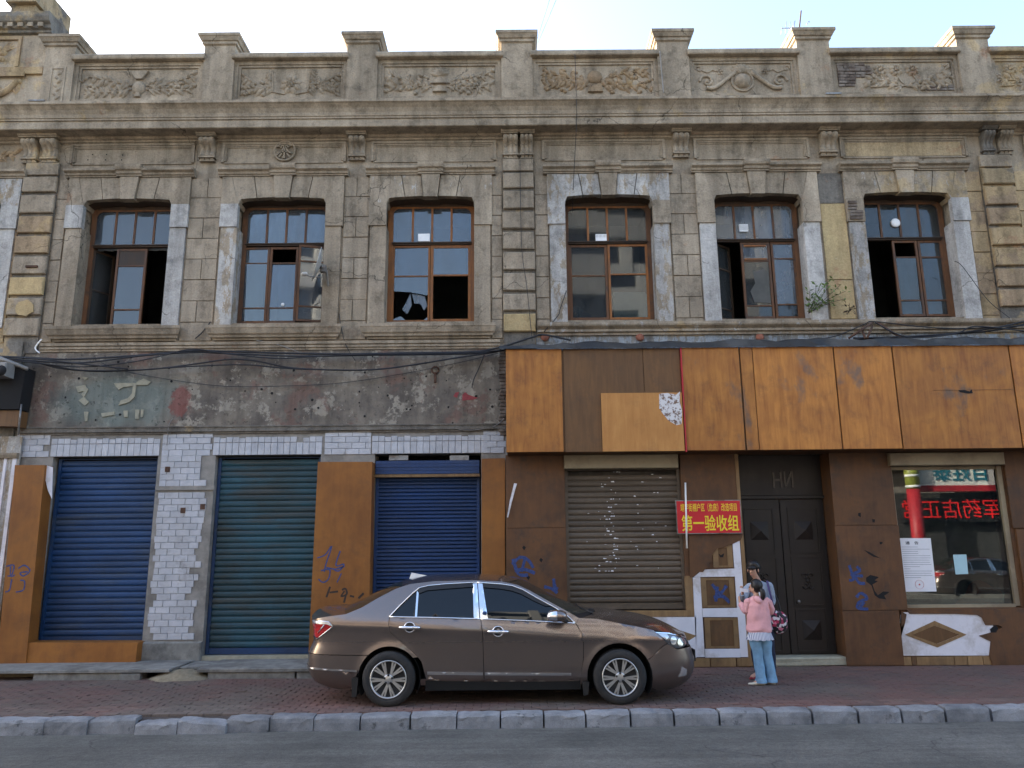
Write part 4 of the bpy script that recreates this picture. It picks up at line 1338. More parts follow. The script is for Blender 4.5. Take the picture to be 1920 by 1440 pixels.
        m.prism([(XP(1412), Zp(505)), (XP(1430), Zp(498)), (XP(1442), Zp(510)), (XP(1442), Zp(568)), (XP(1412), Zp(566)), (XP(1406), Zp(545)), (XP(1416), Zp(530))], FY + .022, FY + .024); m.build('peeling_film', M['in_wall'], w)
    if i == 5:
        sash(w, XP(1680), XP(1727), zz([449, 482, 563, 593]), ['none', 'glass_dim', 'glass_dim'], FY + .0, M['frame_wood'])
        sash(w, XP(1729), x1, zz([449, 482, 563, 593]), ['glass_dim', 'glass_dim', 'glass_dim'], FY + .008, M['frame_wood'])
# vent plates set into the glass
for i, px, py, w_, h_, kind in ((2, 795, 446, .21, .145, 'plain'), (3, 1127, 446, .20, .13, 'louvre'), (4, 1394, 428, .16, .14, 'grid')):
    p = at(px, py, FY)
    m = MB(); m.box(p.x - w_ / 2, p.x + w_ / 2, FY - .02, FY + .019, p.z - h_ / 2, p.z + h_ / 2); pl = m.build('vent_plate', M['white_plastic'], wins[i])
    if kind != 'plain':
        m = MB()
        for q in range(8):
            x_ = p.x - w_ / 2 + .012 + q * (w_ - .024) / 7
            m.box(x_ - .003, x_ + .003, FY - .023, FY - .0195, p.z - (.0 if kind == 'louvre' else h_ / 2 - .02), p.z + h_ / 2 - .012)
        m.build('vent_slots', M['metal_grey'], wins[i])
p = at(1679, 418, FY); m = MB(); m.lathe([(.085, .019), (.085, -.01), (.07, -.025)], (p.x, FY, p.z), 'Y', 24); m.build('vent_plate', M['white_plastic'], wins[5])
p = at(530, 571, FY); m = MB(); m.lathe([(.032, .0), (.032, -.006)], (p.x, FY + .008, p.z), 'Y', 14); m.build('sticker', M['white_plastic'], wins[1])

# ================================================================== ground floor, left: plaster sign band, tiles, shutters
GX0, GX1 = -8.42, -0.06
sh = []   # shutter openings (x0, x1, z0, z1)
for (pl_, pr_) in (((100, 857), (297, 853)), ((405, 852), (602, 849)), ((703, 849), (902, 846))):
    sh.append([at(*pl_).x, at(*pr_).x])
ZS = 3.41
m = MB()
m.box(XL, GX0 - .3, 0, .42, 0, 5.3); m.box(GX0 - .3, GX1 + .1, 0, .42, ZS, 5.3)
x = GX0 - .3
for a, b in sh: m.box(x, a, 0, .42, 0, ZS); x = b
m.box(x, GX1 + .1, 0, .42, 0, ZS); m.box(GX1 + .1, XR, .12, .42, 0, 4.6)
m.build('lower_wall', M['cement'], HB, fix=False)
m = MB(); m.box(GX0 - .3, XR, .6, .62, 0, 3.6); m.build('interior_wall', M['black'], HB)
m = MB(); m.box(GX0, GX1, -.012, .0, 3.86, 5.215); band = m.build('sign_band', M['band'], HB)
m = MB(); m.box(XL, GX0, -.05, 0, 3.3, 5.215); m.box(GX0 - .28, GX0 - .02, -.07, -.05, 4.95, 5.4); m.build('stone_pier', M['stone_dark'], HB)
m = MB(); m.xprofile([(0, 3.775), (-.03, 3.775), (-.03, 3.80), (-.06, 3.81), (-.06, 3.845), (-.03, 3.85), (-.03, 3.88), (-.045, 3.885), (-.045, 3.905), (0, 3.915)], GX0 + .1, GX1 - .06, segs=30, wob=.004); m.build('string_course', M['stone_dark'], HB)
# bare brick edge where the band was cut for the next shop
m_ = MB(); m_.cbox(0, .13, -.03, .0, 0, .056, .008); bb = m_.mesh('edge_brick'); bb.materials.append(M['old_brick'])
for k in range(24):
    o = link('edge_brick', bb, None, HB, (GX1 - .155 + rnd.uniform(-.02, .02), -.012 + rnd.uniform(-.012, .008), 3.70 + k * .062)); o.scale.x = rnd.uniform(.8, 1.2)
# what is left of the raised letters
M['old_red'] = simple('old_red_paint', (0.24, 0.05, 0.055), 0.9, var=.3)
M['letter_cement'] = simple('pale_cement_letter', (0.30, 0.285, 0.22), 0.95, var=0.25, scale=9, bump=0.4)
lt = [[(143, 725), (160, 722), (166, 731), (158, 745), (153, 740), (158, 733), (147, 736)], [(148, 751), (158, 744), (167, 754), (160, 761)],
      [(250, 718), (256, 719), (253, 744), (243, 754), (223, 760), (227, 751), (240, 747), (248, 738)], [(214, 719), (250, 718), (250, 724), (232, 726), (223, 731)], [(256, 717), (270, 710), (283, 716), (277, 722), (256, 722)],
      [(152, 706), (166, 708), (160, 713)], [(158, 772), (166, 772), (164, 790), (160, 790)], [(190, 775), (215, 772), (215, 778), (192, 782)], [(232, 770), (240, 770), (240, 782), (233, 782)], [(254, 768), (262, 768), (260, 786), (254, 786)], [(265, 768), (270, 768), (268, 782), (264, 782)]]
for poly in lt:
    m = MB(); m.prism([xz(a, b, -.02) for a, b in poly], -.034, -.011); m.build('old_letter', M['letter_cement'], HB)
for poly in ([(518, 768), (524, 768), (522, 786), (516, 786)], [(532, 770), (545, 769), (545, 772), (538, 773), (538, 777), (545, 777), (545, 780), (538, 780), (538, 783), (545, 783), (545, 786), (532, 786)], [(577, 768), (593, 767), (593, 770), (583, 771), (583, 786), (577, 786)], [(607, 767), (612, 767), (612, 774), (617, 774), (617, 767), (622, 767), (622, 785), (617, 785), (617, 778), (612, 778), (612, 785), (607, 785)],
             [(842, 764), (850, 760), (851, 764), (846, 768), (852, 770), (853, 778), (846, 783), (841, 778)], [(866, 762), (869, 762), (869, 780), (866, 780)], [(873, 762), (876, 762), (876, 780), (873, 780)], [(880, 762), (883, 762), (883, 780), (880, 780)]):
    m = MB(); m.prism([xz(a, b, -.015) for a, b in poly], -.019, -.011); m.build('old_letter', M['band'], HB)
for poly in ([(850, 743), (854, 736), (861, 735), (857, 746)], [(867, 740), (872, 735), (878, 740), (896, 746), (888, 749), (867, 751)]):
    m = MB(); m.prism([xz(a, b, -.015) for a, b in poly], -.0165, -.011); m.build('red_paint_remnant', M['old_red'], HB)
g = random.Random(21)
m = MB()
for k in range(46):
    p = at(g.uniform(90, 925), g.uniform(665, 797), -.012)
    r_ = g.uniform(.010, .026)
    m.add([(p.x + r_ * math.cos(q) * g.uniform(.8, 1.2), -.0165, p.z + r_ * math.sin(q)) for q in (0, 1.05, 2.1, 3.14, 4.2, 5.25)], [(0, 1, 2, 3, 4, 5)])
for (px, py) in ((165, 300), (165, 308), (200, 290), (198, 300), (174, 290), (230, 291), (228, 300)):
    p = at(px, py, 0); r_ = .014
    m.add([(p.x + r_ * math.cos(q), -.005, p.z + r_ * math.sin(q)) for q in (0, 1.05, 2.1, 3.14, 4.2, 5.25)], [(0, 1, 2, 3, 4, 5)])
o = m.build('nail_holes', M['black'], HB); o['kind'] = 'stuff'
# a rusty bracket with a coil on the band
p = at(816, 700, -.05)
m = MB(); m.box(p.x - .02, p.x + .02, -.06, -.01, p.z - .16, p.z + .02); m.tube([(p.x + .06 * math.cos(a * .6), -.05, p.z + .06 + .06 * math.sin(a * .6)) for a in range(12)], .016, 5); m.build('hook_bracket', M['rust'], HB)

# --- white relief tiles
tl_h = MB().cbox(0, .225, -.012, 0, 0, .098, .004).mesh('wall_tile')
tl_v = MB().cbox(0, .102, -.012, 0, 0, .205, .004).mesh('wall_tile')
tl_n = MB().cbox(0, .102, -.012, 0, 0, .09, .004).mesh('wall_tile')
for me in (tl_h, tl_v, tl_n): me.materials.append(M['tile'])
ntile = 0


def tile(me, x, z, y=-.003, sx=1.0, sz=1.0):
    global ntile
    ntile += 1
    o = link('wall_tile', me, None, HB, (x, y + rnd.uniform(-.0015, .0015), z), (rnd.uniform(-.01, .01), rnd.uniform(-.006, .006), 0))
    o.scale = (sx, 1, sz)


# bands of upright tiles over each shutter
for (a, b) in sh:
    n = int((b - a + .1) / .108)
    n = int(round((b - a + .12) / .108))
    for k in range(n):
        tile(tl_v, a - .05 + k * .108, ZS + .0, -.004); 
        if rnd.random() > .02: tile(tl_n, a - .05 + k * .108, ZS + .212, -.004, 1, rnd.choice([1, 1, .8]))
# running-bond tiles between them
strips_t = [(GX0 + .05, sh[0][0] - .08), (sh[0][1] + .06, sh[1][0] - .07), (sh[1][1] + .06, sh[2][0] - .07), (sh[2][1] + .04, GX1 - .05)]
for q, (a, b) in enumerate(strips_t):
    for r_ in range(4):
        z = ZS + .30 - r_ * .102
        x = a - (.11 if r_ % 2 else 0)
        while x < b - .05:
            x0_, x1_ = max(x, a), min(x + .225, b)
            if x1_ - x0_ > .04 and rnd.random() > .02: tile(tl_h, x0_, z, -.004, (x1_ - x0_) / .225)
            x += .231
# the tiled pillar between the first two shutters, tiles missing along its edges
a, b = sh[0][1] + .06, sh[1][0] - .10
ragL = [0, 0, .04, .0, .03, .02, .01, .0, .02, .03, .0, .02, .05, .0, .06, .05, .04, .0, .03, .14, .10, .02, .0, .02, .08, .12, .2, .22, .3]
ragR = [.2, .04, .10, .05, .0, .0, .02, .03, .06, .08, .05, .12, .20, .15, .02, .28, .06, .16, .2, .3, .05, .10, .12, .10, .2, .06, .1, .0, .05]
for r_ in range(-3, 28):
    z = 3.00 - r_ * .102
    if z < .42: break
    if 2.77 < z < 2.88: continue
    x = a - (.115 if r_ % 2 else 0)
    la, lb = a + ragL[max(r_, 0)] * .7, b - ragR[max(r_, 0)] * .7
    while x < b:
        x0_, x1_ = max(x, la), min(x + .225, lb)
        if x1_ - x0_ > .03: tile(tl_h, x0_, z, -.004, (x1_ - x0_) / .225)
        x += .231
m = MB(); m.box(a - .05, b + .12, -.03, 0, 2.83, 2.90); m.build('pillar_ledge', M['cement'], HB)
m = MB(); m.cbox(a - .06, b + .10, -.06, 0, .10, .42, .02, .01); m.build('pillar_plinth', M['concrete'], HB)
for (px, py) in ((343, 957), (380, 950), (314, 880)):
    p = at(px, py, -.02); m = MB(); m.box(p.x - .04, p.x + .04, -.025, -.004, p.z - .045, p.z + .045); m.build('rusty_anchor', M['rust'], HB)


# --- roller shutters
def shutter(parent, x0, x1, z0, z1, y, pitch, mat, depth=.012, rail=None, bottom=None, label=None):
    root = MB()
    rw = .05
    root.prism([(x0, z0), (x0 + rw, z0), (x0 + rw, z1 - .012), (x1 - rw, z1 - .012), (x1 - rw, z0), (x1, z0), (x1, z1), (x0, z1)], y - .03, y + .03)
    rt = root.build('roller_shutter', rail or mat, parent)
    if label: rt['label'] = label
    sl = MB()
    h = pitch
    prof = [(.006, 0), (-.002, .004), (-depth, h * .30), (-depth, h * .62), (-.003, h * .88), (.012, h * .90), (.012, h * .985), (.016, h * .985), (.016, 0)]
    sl.xprofile(prof, 0, 1)
    me = sl.mesh('slat'); me.materials.append(mat)
    n = int((z1 - z0 - .1) / pitch)
    for k in range(n + 1):
        z = z0 + .1 + k * pitch
        if z + pitch > z1: break
        o = link('slat', me, None, rt, (x0 + rw - .004, y + rnd.uniform(-.002, .002), z)); o.scale = (x1 - x0 - 2 * rw + .008, 1, 1)
    b = MB(); b.box(x0 + rw, x1 - rw, y - .018, y + .012, z0, z0 + .095); b.build('bottom_rail', bottom or mat, rt)
    return rt


SY = .14
z_s1 = at(170, 1204, SY).z; z_s2 = at(490, 1226, SY).z
r1 = shutter(HB, sh[0][0] + .04, sh[0][1] - .01, z_s1, ZS - .03, SY, .098, M['sh_blue'], label='deep blue roller shutter, leftmost of the facade')
r2 = shutter(HB, sh[1][0] + .01, sh[1][1] - .01, z_s2, ZS - .03, SY, .098, M['sh_teal'], rail=M['sh_blue'], bottom=M['sh_blue'], label='faded teal roller shutter beside the tiled pillar')
ztop3 = at(800, 893, SY).z
r3 = shutter(HB, sh[2][0] + .01, sh[2][1] - .03, .25, ztop3, SY, .062, M['sh_blue2'], depth=.016, label='royal blue roller shutter with narrow slats behind the car')
m = MB()
za, zb_ = at(800, 889, .02).z, at(800, 864, .02).z
for k in range(4): m.box(sh[2][0] + .02, sh[2][1] - .03, -.02 + .006 * (k % 2), .1, za + (zb_ - za) * k / 4 + .004, za + (zb_ - za) * (k + 1) / 4)
m.build('shutter_hood', M['sh_blue2'], r3)
m = MB(); m.box(sh[2][0] + .0, sh[2][1] - .02, -.03, .1, za - .05, za - .004); m.build('hood_rail', M['board_raw'], r3)
for px in (747, 861): 
    p = at(px, 857, 0); m = MB(); m.box(p.x - .16, p.x + .16, .02, .06, p.z - .05, p.z + .03); m.build('hood_lug', M['metal_grey'], r3)
m = MB(); m.box(sh[1][0] - .02, sh[1][1] + .02, .02, .3, 0, z_s2 - .01); m.build('shutter_sill', M['letter_cement'], HB)

# --- orange painted boards boxed round the pillars
OY = -.26


def board_box(name, tl, tr, bl, br, y, label, parent=HB, mat=M['board_orange'], back=-.004):
    A, B, C_, D = at(*tl, y), at(*tr, y), at(*br, y), at(*bl, y)
    m = MB(); m.prism([(A.x, A.z), (B.x, B.z), (C_.x, C_.z), (D.x, D.z)], y, back)
    o = m.build(name, mat, parent)
    if label: o['label'] = label
    return o


bo1 = board_box('boxed_board', (28, 872), (84, 872), (-6, 1246), (48, 1246), OY, 'orange board box at the left edge with a scribble of paint')
bo2 = board_box('boxed_board', (596, 866), (698, 866), (577, 1250), (690, 1250), OY, 'orange board box between the teal and royal blue shutters')
bo3 = board_box('boxed_board', (903, 860), (947, 859), (903, 1250), (947, 1250), OY, 'narrow orange board box beside the brown shopfront')
bo4 = board_box('kick_board', (50, 1205), (258, 1205), (44, 1245), (254, 1245), OY + .02, 'low orange board in front of the blue shutter', back=.1)
m = MB(); A, B = at(85, 872, -.1), at(97, 935, -.1)
m.prism([xz(85, 872, -.2), xz(99, 876, -.2), xz(97, 935, -.2), xz(90, 920, -.2), xz(85, 900, -.2)], -.2, -.19); m.build('loose_cladding', M['white_board'], HB)

# --- step along the foot of the wall
stp = empty('step', (0, -.5, 0)); tag(stp, 'low broken concrete step along the foot of the left wall', 'step')
zs_ = .145


def step_part(name, mat, x0, x1, y0, y1, z0, z1, jit=.01, c=.012):
    m = MB()
    vs, fs = brick_shape(x1 - x0, y1 - y0, z1, z0, c)
    m.add([(a + (x0 + x1) / 2 + rnd.uniform(-jit, jit) * .5, b + (y0 + y1) / 2 + rnd.uniform(-jit, jit) * .5, cc + rnd.uniform(-jit, jit) * .3) for a, b, cc in vs], fs)
    o = m.build(name, mat, stp)
    return o


GXp = lambda px: ground(px, 1272, 0).x
step_part('step_slab', M['concrete'], -9.4, GXp(322), -1.0, .02, .105, zs_)
step_part('step_slab', M['concrete'], GXp(372), GXp(700), -1.0, .02, .10, zs_)
step_part('step_slab', M['concrete'], GXp(322), GXp(372), -.62, .02, .09, zs_ - .02)
for (p0, p1) in ((76, 236), (392, 552), (556, 740)): step_part('step_block', M['concrete'], GXp(p0), GXp(p1), -.97, -.72, -.02, .10)
step_part('step_block', M['concrete'], GXp(233), GXp(270), -1.0, -.75, -.02, .085)
step_part('rubble', M['sand'], -9.4, GXp(76), -.62, -.5, -.02, .08, .05)
m = MB(); n = 22
vs, fs = [], []
px_c = (GXp(340), -.85)
for a_ in range(n):
    for b_ in range(n):
        u, v = a_ / (n - 1) * 2 - 1, b_ / (n - 1) * 2 - 1
        h = max(0, 1 - (u * u + v * v)) ** 1.1 * .13 + rnd.uniform(-.012, .014) - .012
        vs.append((px_c[0] + u * .50 + rnd.uniform(-.015, .015), px_c[1] + v * .34, h))
for a_ in range(n - 1):
    for b_ in range(n - 1): fs.append((a_ * n + b_, (a_ + 1) * n + b_, (a_ + 1) * n + b_ + 1, a_ * n + b_ + 1))
m.add(vs, fs, True); o = m.build('sand_pile', M['sand']); tag(o, 'small heap of sand spilled over the broken step', 'sand')

# --- painted scribbles
def scribble(name, strokes, y, w, mat, parent):
    for k_, s in enumerate(strokes):
        m = MB()
        P = [Vector((*xz(a, b, y), 0)) for a, b in s]
        P = spl(P, 5) if len(P) > 2 else P
        L, Rr = [], []
        for i in range(len(P)):
            d = P[min(i + 1, len(P) - 1)] - P[max(i - 1, 0)]
            d = d.normalized() if d.length > 1e-6 else Vector((1, 0, 0))
            n = Vector((-d.y, d.x, 0)) * w * .5 * rnd.uniform(.8, 1.15)
            L.append(P[i] + n); Rr.append(P[i] - n)
        yy = y - .0008 - .0004 * k_
        n = len(P)
        m.add([(p.x, yy, p.y) for p in L + Rr], [(i, i + 1, n + i + 1, n + i) for i in range(n - 1)])
        m.build(name, mat, parent, fix=False)


scribble('graffiti_stroke', [[(595, 1046), (610, 1040), (622, 1024), (612, 1055), (608, 1072)], [(602, 1070), (618, 1068), (616, 1085), (606, 1092), (597, 1086)], [(638, 1033), (630, 1060), (645, 1058), (636, 1070), (628, 1068), (646, 1062)], [(640, 1075), (632, 1092)], [(612, 1064), (630, 1068)]], OY, .022, M['spray_blue'], bo2)
scribble('graffiti_stroke', [[(619, 1100), (612, 1120)], [(618, 1111), (634, 1109)], [(646, 1108), (640, 1118), (650, 1114), (648, 1104), (641, 1106)], [(649, 1114), (645, 1130)], [(656, 1117), (664, 1119)], [(682, 1112), (672, 1122)]], OY, .03, M['spray_dark'], bo2)
scribble('graffiti_stroke', [[(12, 1062), (26, 1060), (22, 1078), (14, 1080)], [(20, 1062), (20, 1080), (28, 1078)], [(34, 1066), (46, 1060), (56, 1070), (44, 1080), (38, 1074), (52, 1072)], [(22, 1086), (18, 1106), (10, 1110)], [(38, 1088), (46, 1090), (44, 1106), (30, 1110)]], OY, .022, M['spray_blue'], bo1)

# ================================================================== the board-clad shopfront at the right
SF = empty('shopfront', (4.2, -.35, 0))
tag(SF, 'brown plywood-clad shopfront with a boarded orange fascia', 'shopfront')
WY = -.30                                       # face of the cladding
XW = lambda px, py, y=WY: at(px, py, y).x
ZW = lambda px, py, y=WY: at(px, py, y).z
xA0 = XW(949, 1000); xA1 = (XW(1058, 880) + XW(1065, 1130)) / 2
xB0 = (XW(1275, 880) + XW(1289, 1130)) / 2; xB1 = (XW(1389, 900) + XW(1401, 1200)) / 2
xC0 = (XW(1561, 900) + XW(1582, 1200)) / 2; xC1 = (XW(1673, 900) + XW(1697, 1120)) / 2
xD0 = (XW(1886, 900) + XW(1912, 1120)) / 2; xE = 10.2
ZF = at(1200, 846, -.8).z                       # underside of the fascia
z_top = ZF + .02
zshT, zshB = ZW(1170, 880), ZW(1170, 1143)
zwT, zwB = ZW(1780, 874), ZW(1800, 1137)


def board(name, pts, y, th, mat, parent=SF, px=True, label=None):
    m = MB(); P = [xz(a, b, y) for a, b in pts] if px else pts
    m.prism(P, y, y + th)
    o = m.build(name, mat, parent)
    if label: o['label'] = label
    return o


def rect(name, x0, x1, z0, z1, y, th, mat, parent=SF, c=.003):
    m = MB(); m.cbox(x0, x1, y, y + th, z0, z1, c)
    return m.build(name, mat, parent)


# backing walls round the openings
m = MB()
m.box(xA0, xA1, WY + .022, .1, 0, z_top); m.box(xB0, xB1, WY + .022, .1, 0, z_top); m.box(xC0, xC1, WY + .022, .1, 0, z_top); m.box(xD0, xE, WY + .022, .1, 0, z_top)
m.box(xA1, xB0, WY + .03, .1, 0, zshB - .02); m.box(xC1, xD0, WY + .03, .1, 0, zwB - .02); m.box(xA1, xB0, -.16, .1, zshT, z_top); m.box(xC1, xD0, -.16, .1, zwT, z_top)
m.build('stud_wall', M['ply_dark'], SF, fix=False)
g_ = .003
# left boards
zs1 = ZW(1000, 990)
rect('wall_panel', xA0, xA1 - g_, zs1 + .002, z_top - .01, WY, .02, M['ply_dark'])
rect('wall_panel', xA0, xA1 - g_, .02, zs1 - .002, WY - .004, .024, M['ply_dark'])
# boards between shutter and door
rect('wall_panel', xB0 + g_, xB1 - g_, ZW(1330, 1000), z_top - .01, WY, .02, M['ply_dark'])
board('torn_panel', [(1291, 1000), (1394, 1000), (1389, 1013), (1372, 1020), (1356, 1027), (1345, 1028), (1338, 1036), (1334, 1044), (1336, 1052), (1330, 1056), (1331, 1063), (1322, 1067), (1318, 1073), (1309, 1072), (1303, 1080), (1294, 1083)], WY - .012, .012, M['ply_dark'])
for pts in ([(1374, 1020), (1387, 1014), (1403, 1232), (1389, 1232)], [(1301, 1082), (1318, 1068), (1377.4, 1066), (1378.2, 1081)], [(1299, 1083), (1313, 1082), (1321.5, 1232), (1306, 1232)], [(1317, 1141), (1382.5, 1140), (1383.5, 1157), (1318, 1157)], [(1322, 1217), (1388, 1216.5), (1388.5, 1232.5), (1322.5, 1233)], [(1060, 1157), (1305, 1157), (1306, 1233), (1060, 1233)]):
    board('white_panel', pts, WY - .006, .026, M['white_board'])
for (a, b, c_, d_) in ((1314, 1378, 1083, 1139), (1321, 1386, 1158, 1215.5), (1336, 1374, 1022, 1064)):
    x0, x1 = XW(a + 1, (c_ + d_) / 2, WY), XW(b, (c_ + d_) / 2, WY)
    z0, z1 = ZW((a + b) / 2, d_), ZW((a + b) / 2, c_)
    m = MB()
    e = .085
    m.box(x0, x0 + e, WY + .004, WY + .02, z0, z1); m.box(x1 - e, x1, WY + .004, WY + .02, z0, z1); m.box(x0 + e, x1 - e, WY + .004, WY + .02, z0, z0 + .03); m.box(x0 + e, x1 - e, WY + .004, WY + .02, z1 - .04, z1)
    m.build('inset_frame', M['board_raw'], SF, fix=False)
    rect('inset_panel', x0 + e, x1 - e, z0 + .03, z1 - .04, WY + .010, .011, M['ply_brown'])
board('hole', [(1347, 1038), (1352, 1041), (1358, 1037), (1356, 1045), (1350, 1045)], WY + .009, .0005, M['black'])
board('diamond_inset', [(1262, 1182), (1276, 1182), (1306, 1192), (1292, 1201), (1262, 1202)], WY - .0065, .0005, M['board_raw'])
for (a, b) in ((1240, 1331), (1333, 1380), (1382, 1416)):
    x0, x1 = XW(a, 1243), XW(b, 1243)
    rect('plinth_board', x0, x1, .01, ZW(1340, 1234), WY - .002, .022, M['board_raw'])
rect('plinth_board', xA1 + .01, XW(1239, 1243), .01, ZW(1340, 1234), WY - .002, .022, M['board_raw'])
rect('sill_board', xA1, xB0 + .06, ZW(1200, 1157), ZW(1200, 1145), WY - .01, .05, M['board_raw'])
m = MB(); m.box(xB0 - .02, xB0 + .10, WY - .004, WY + .03, ZW(1300, 1157), ZW(1300, 1080)); m.build('corner_post', M['board_raw'], SF)
m = MB(); m.box(xB1 - .04, xB1 + .015, WY - .010, WY + .1, .02, z_top - .02); m.build('door_post', M['board_raw'], SF)
# boards between door and window
zc1, zc2 = ZW(1630, 985), ZW(1640, 1144)
rect('wall_panel', xC0, xC1 - g_, zc1 + .002, z_top - .01, WY - .02, .04, M['ply_dark'])
rect('wall_panel', xC0 - .01, xC1 + .01, zc2 + .002, zc1 - .002, WY - .024, .044, M['ply_dark'])
rect('wall_panel', xC0 - .015, XW(1690, 1200), .01, zc2 - .002, WY - .02, .04, M['ply_dark'])
rect('wall_panel', xD0 + .02, xE, ZW(1900, 990), z_top - .01, WY - .02, .04, M['ply_dark'])
rect('wall_panel', xD0 + .06, xE, ZW(1900, 1140), ZW(1900, 992), WY - .022, .042, M['ply_dark'])
# under the window: torn brown sheet over a white painted board
xa, xb = XW(1690, 1200), xE
board('torn_panel', [(1690, 1146), (1700, 1152), (1697, 1168), (1684, 1183), (1684, 1214), (1673, 1217), (1673, 1230), (1690, 1230)], WY - .015, .035, M['ply_dark'])
board('torn_panel', [(1701, 1144), (1960, 1140), (1975, 1250), (1862, 1250), (1855, 1229), (1858, 1203), (1836, 1192), (1862, 1185), (1880, 1176), (1872, 1172), (1848, 1172), (1841, 1158), (1832, 1153), (1790, 1151), (1706, 1151)], WY - .016, .036, M['ply_dark'])
board('white_panel', [(1690, 1148), (1845, 1146), (1862, 1168), (1862, 1229), (1672, 1229.5), (1672, 1217), (1681, 1214)], WY - .004, .022, M['white_board'])
m = MB()
dq = [(1696, 1190), (1752, 1164), (1812, 1190), (1757, 1214)]
di = [(1710, 1190.5), (1752, 1173), (1799, 1190), (1757, 1207)]
for k in range(4): m.prism([xz(*dq[k], WY), xz(*dq[(k + 1) % 4], WY), xz(*di[(k + 1) % 4], WY), xz(*di[k], WY)], WY - .008 - .0004 * k, WY - .003)
m.build('diamond_frame', M['board_raw'], SF)
board('diamond_panel', di, WY - .0065, .002, M['ply_brown'])
for (a, b) in ((1678, 1709), (1710, 1718), (1719, 1789), (1790, 1814), (1815, 1843), (1844, 1865)):
    rect('plinth_board', XW(a, 1240), XW(b, 1240), .005, ZW(1760, 1231), WY - .004, .024, M['board_raw'] if (b - a) > 12 else M['ply_brown'])
# holes and gashes
for pts in ([(1620, 1031), (1630, 1035), (1640, 1041), (1652, 1047), (1638, 1044), (1628, 1038)], [(1624, 1083), (1632, 1078), (1648, 1082), (1640, 1088), (1646, 1090), (1636, 1096), (1640, 1108), (1646, 1116), (1656, 1109), (1668, 1110), (1658, 1117), (1662, 1124), (1648, 1122), (1640, 1116), (1634, 1098), (1624, 1090)], [(1635, 973), (1641, 974), (1640, 980), (1636, 979)], [(1609, 962), (1614, 961), (1614, 970), (1609, 967)], [(1649, 1016), (1655, 1016), (1654, 1020), (1650, 1021)]):
    board('hole', pts, WY - .0252, .0006, M['black'])
board('hole', [(1856, 1180), (1866, 1172), (1872, 1178), (1868, 1186), (1858, 1186)], WY - .017, .0006, M['black'])
for (px, py) in ((982, 1027), (1014, 1050), (990, 1083)):
    board('hole', [(px - 3, py), (px, py - 4), (px + 4, py - 1), (px + 1, py + 5)], WY - .0048, .0006, M['black'])
# brown roller shutter with its box
shb = shutter(SF, xA1, xB0, zshB, zshT, -.20, .092, M['sh_brown'], depth=.012, label='brown roller shutter with scraped paint in the clad shopfront')


def shutter_box(x0, x1, z0, z1):
    m = MB(); m.cbox(x0, x1, WY - .12, -.16, z0, z1, .012); o = m.build('shutter_box', M['beige_metal'], SF)


shutter_box(XW(1058, 865, -.42), XW(1272, 865, -.42), ZW(1165, 878, -.42), ZW(1165, 852, -.42))
shutter_box(XW(1669, 860, -.42), XW(1884, 860, -.42), ZW(1780, 872, -.42), ZW(1780, 848, -.42))
# scraps of paper stuck to the slats, one strip of them down the middle
g = random.Random(9)
m = MB()
for k in range(34):
    py = 886 + k * 5.6 + g.uniform(-1.5, 1.5)
    for q in range(g.randint(1, 4)):
        px = 1146 + g.gauss(0, 6) if g.random() < .65 else g.choice([1124, 1190, 1100, 1226]) + g.gauss(0, 7)
        p = at(px, py, -.2)
        w_, h_ = g.uniform(.008, .05), g.uniform(.006, .018)
        m.add([(p.x, -.2145 - .0002 * q, p.z), (p.x + w_, -.2145 - .0002 * q, p.z + g.uniform(-.005, .005)), (p.x + w_ * .8, -.2145, p.z + h_), (p.x + w_ * .2, -.2145, p.z + h_ * .9)], [(0, 1, 2, 3)])
o = m.build('paper_scraps', M['paper'], SF, fix=False); o['kind'] = 'stuff'

# --- door
DY = .06
xd0, xd1 = xB1 + .015, xC0
zdT = ZW(1480, 935, DY)
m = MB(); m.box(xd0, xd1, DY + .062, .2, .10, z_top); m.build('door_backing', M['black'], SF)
m = MB(); m.cbox(xd0, xd1, DY - .0, DY + .06, zdT + .05, z_top, .01); tp = m.build('transom_panel', M['door'], SF)
m = MB(); m.box(xd0, xd1, DY - .04, DY + .06, zdT - .0, zdT + .05); m.build('door_head', M['door'], SF)
M['door_letter'] = simple('dull_letter', (0.028, 0.02, 0.017), 0.5, bump=0)
M['door_trim'] = simple('worn_door_edge', (0.045, 0.035, 0.028), 0.4, bump=0)
text_fit('door_letter', 'HИ', XW(1449, 900, DY), XW(1487, 900, DY), ZW(1467, 914, DY), ZW(1467, 884, DY), DY - .006, M['door_trim'], tp, bold=.004, extrude=.005)
xm = (xd0 + xd1) / 2
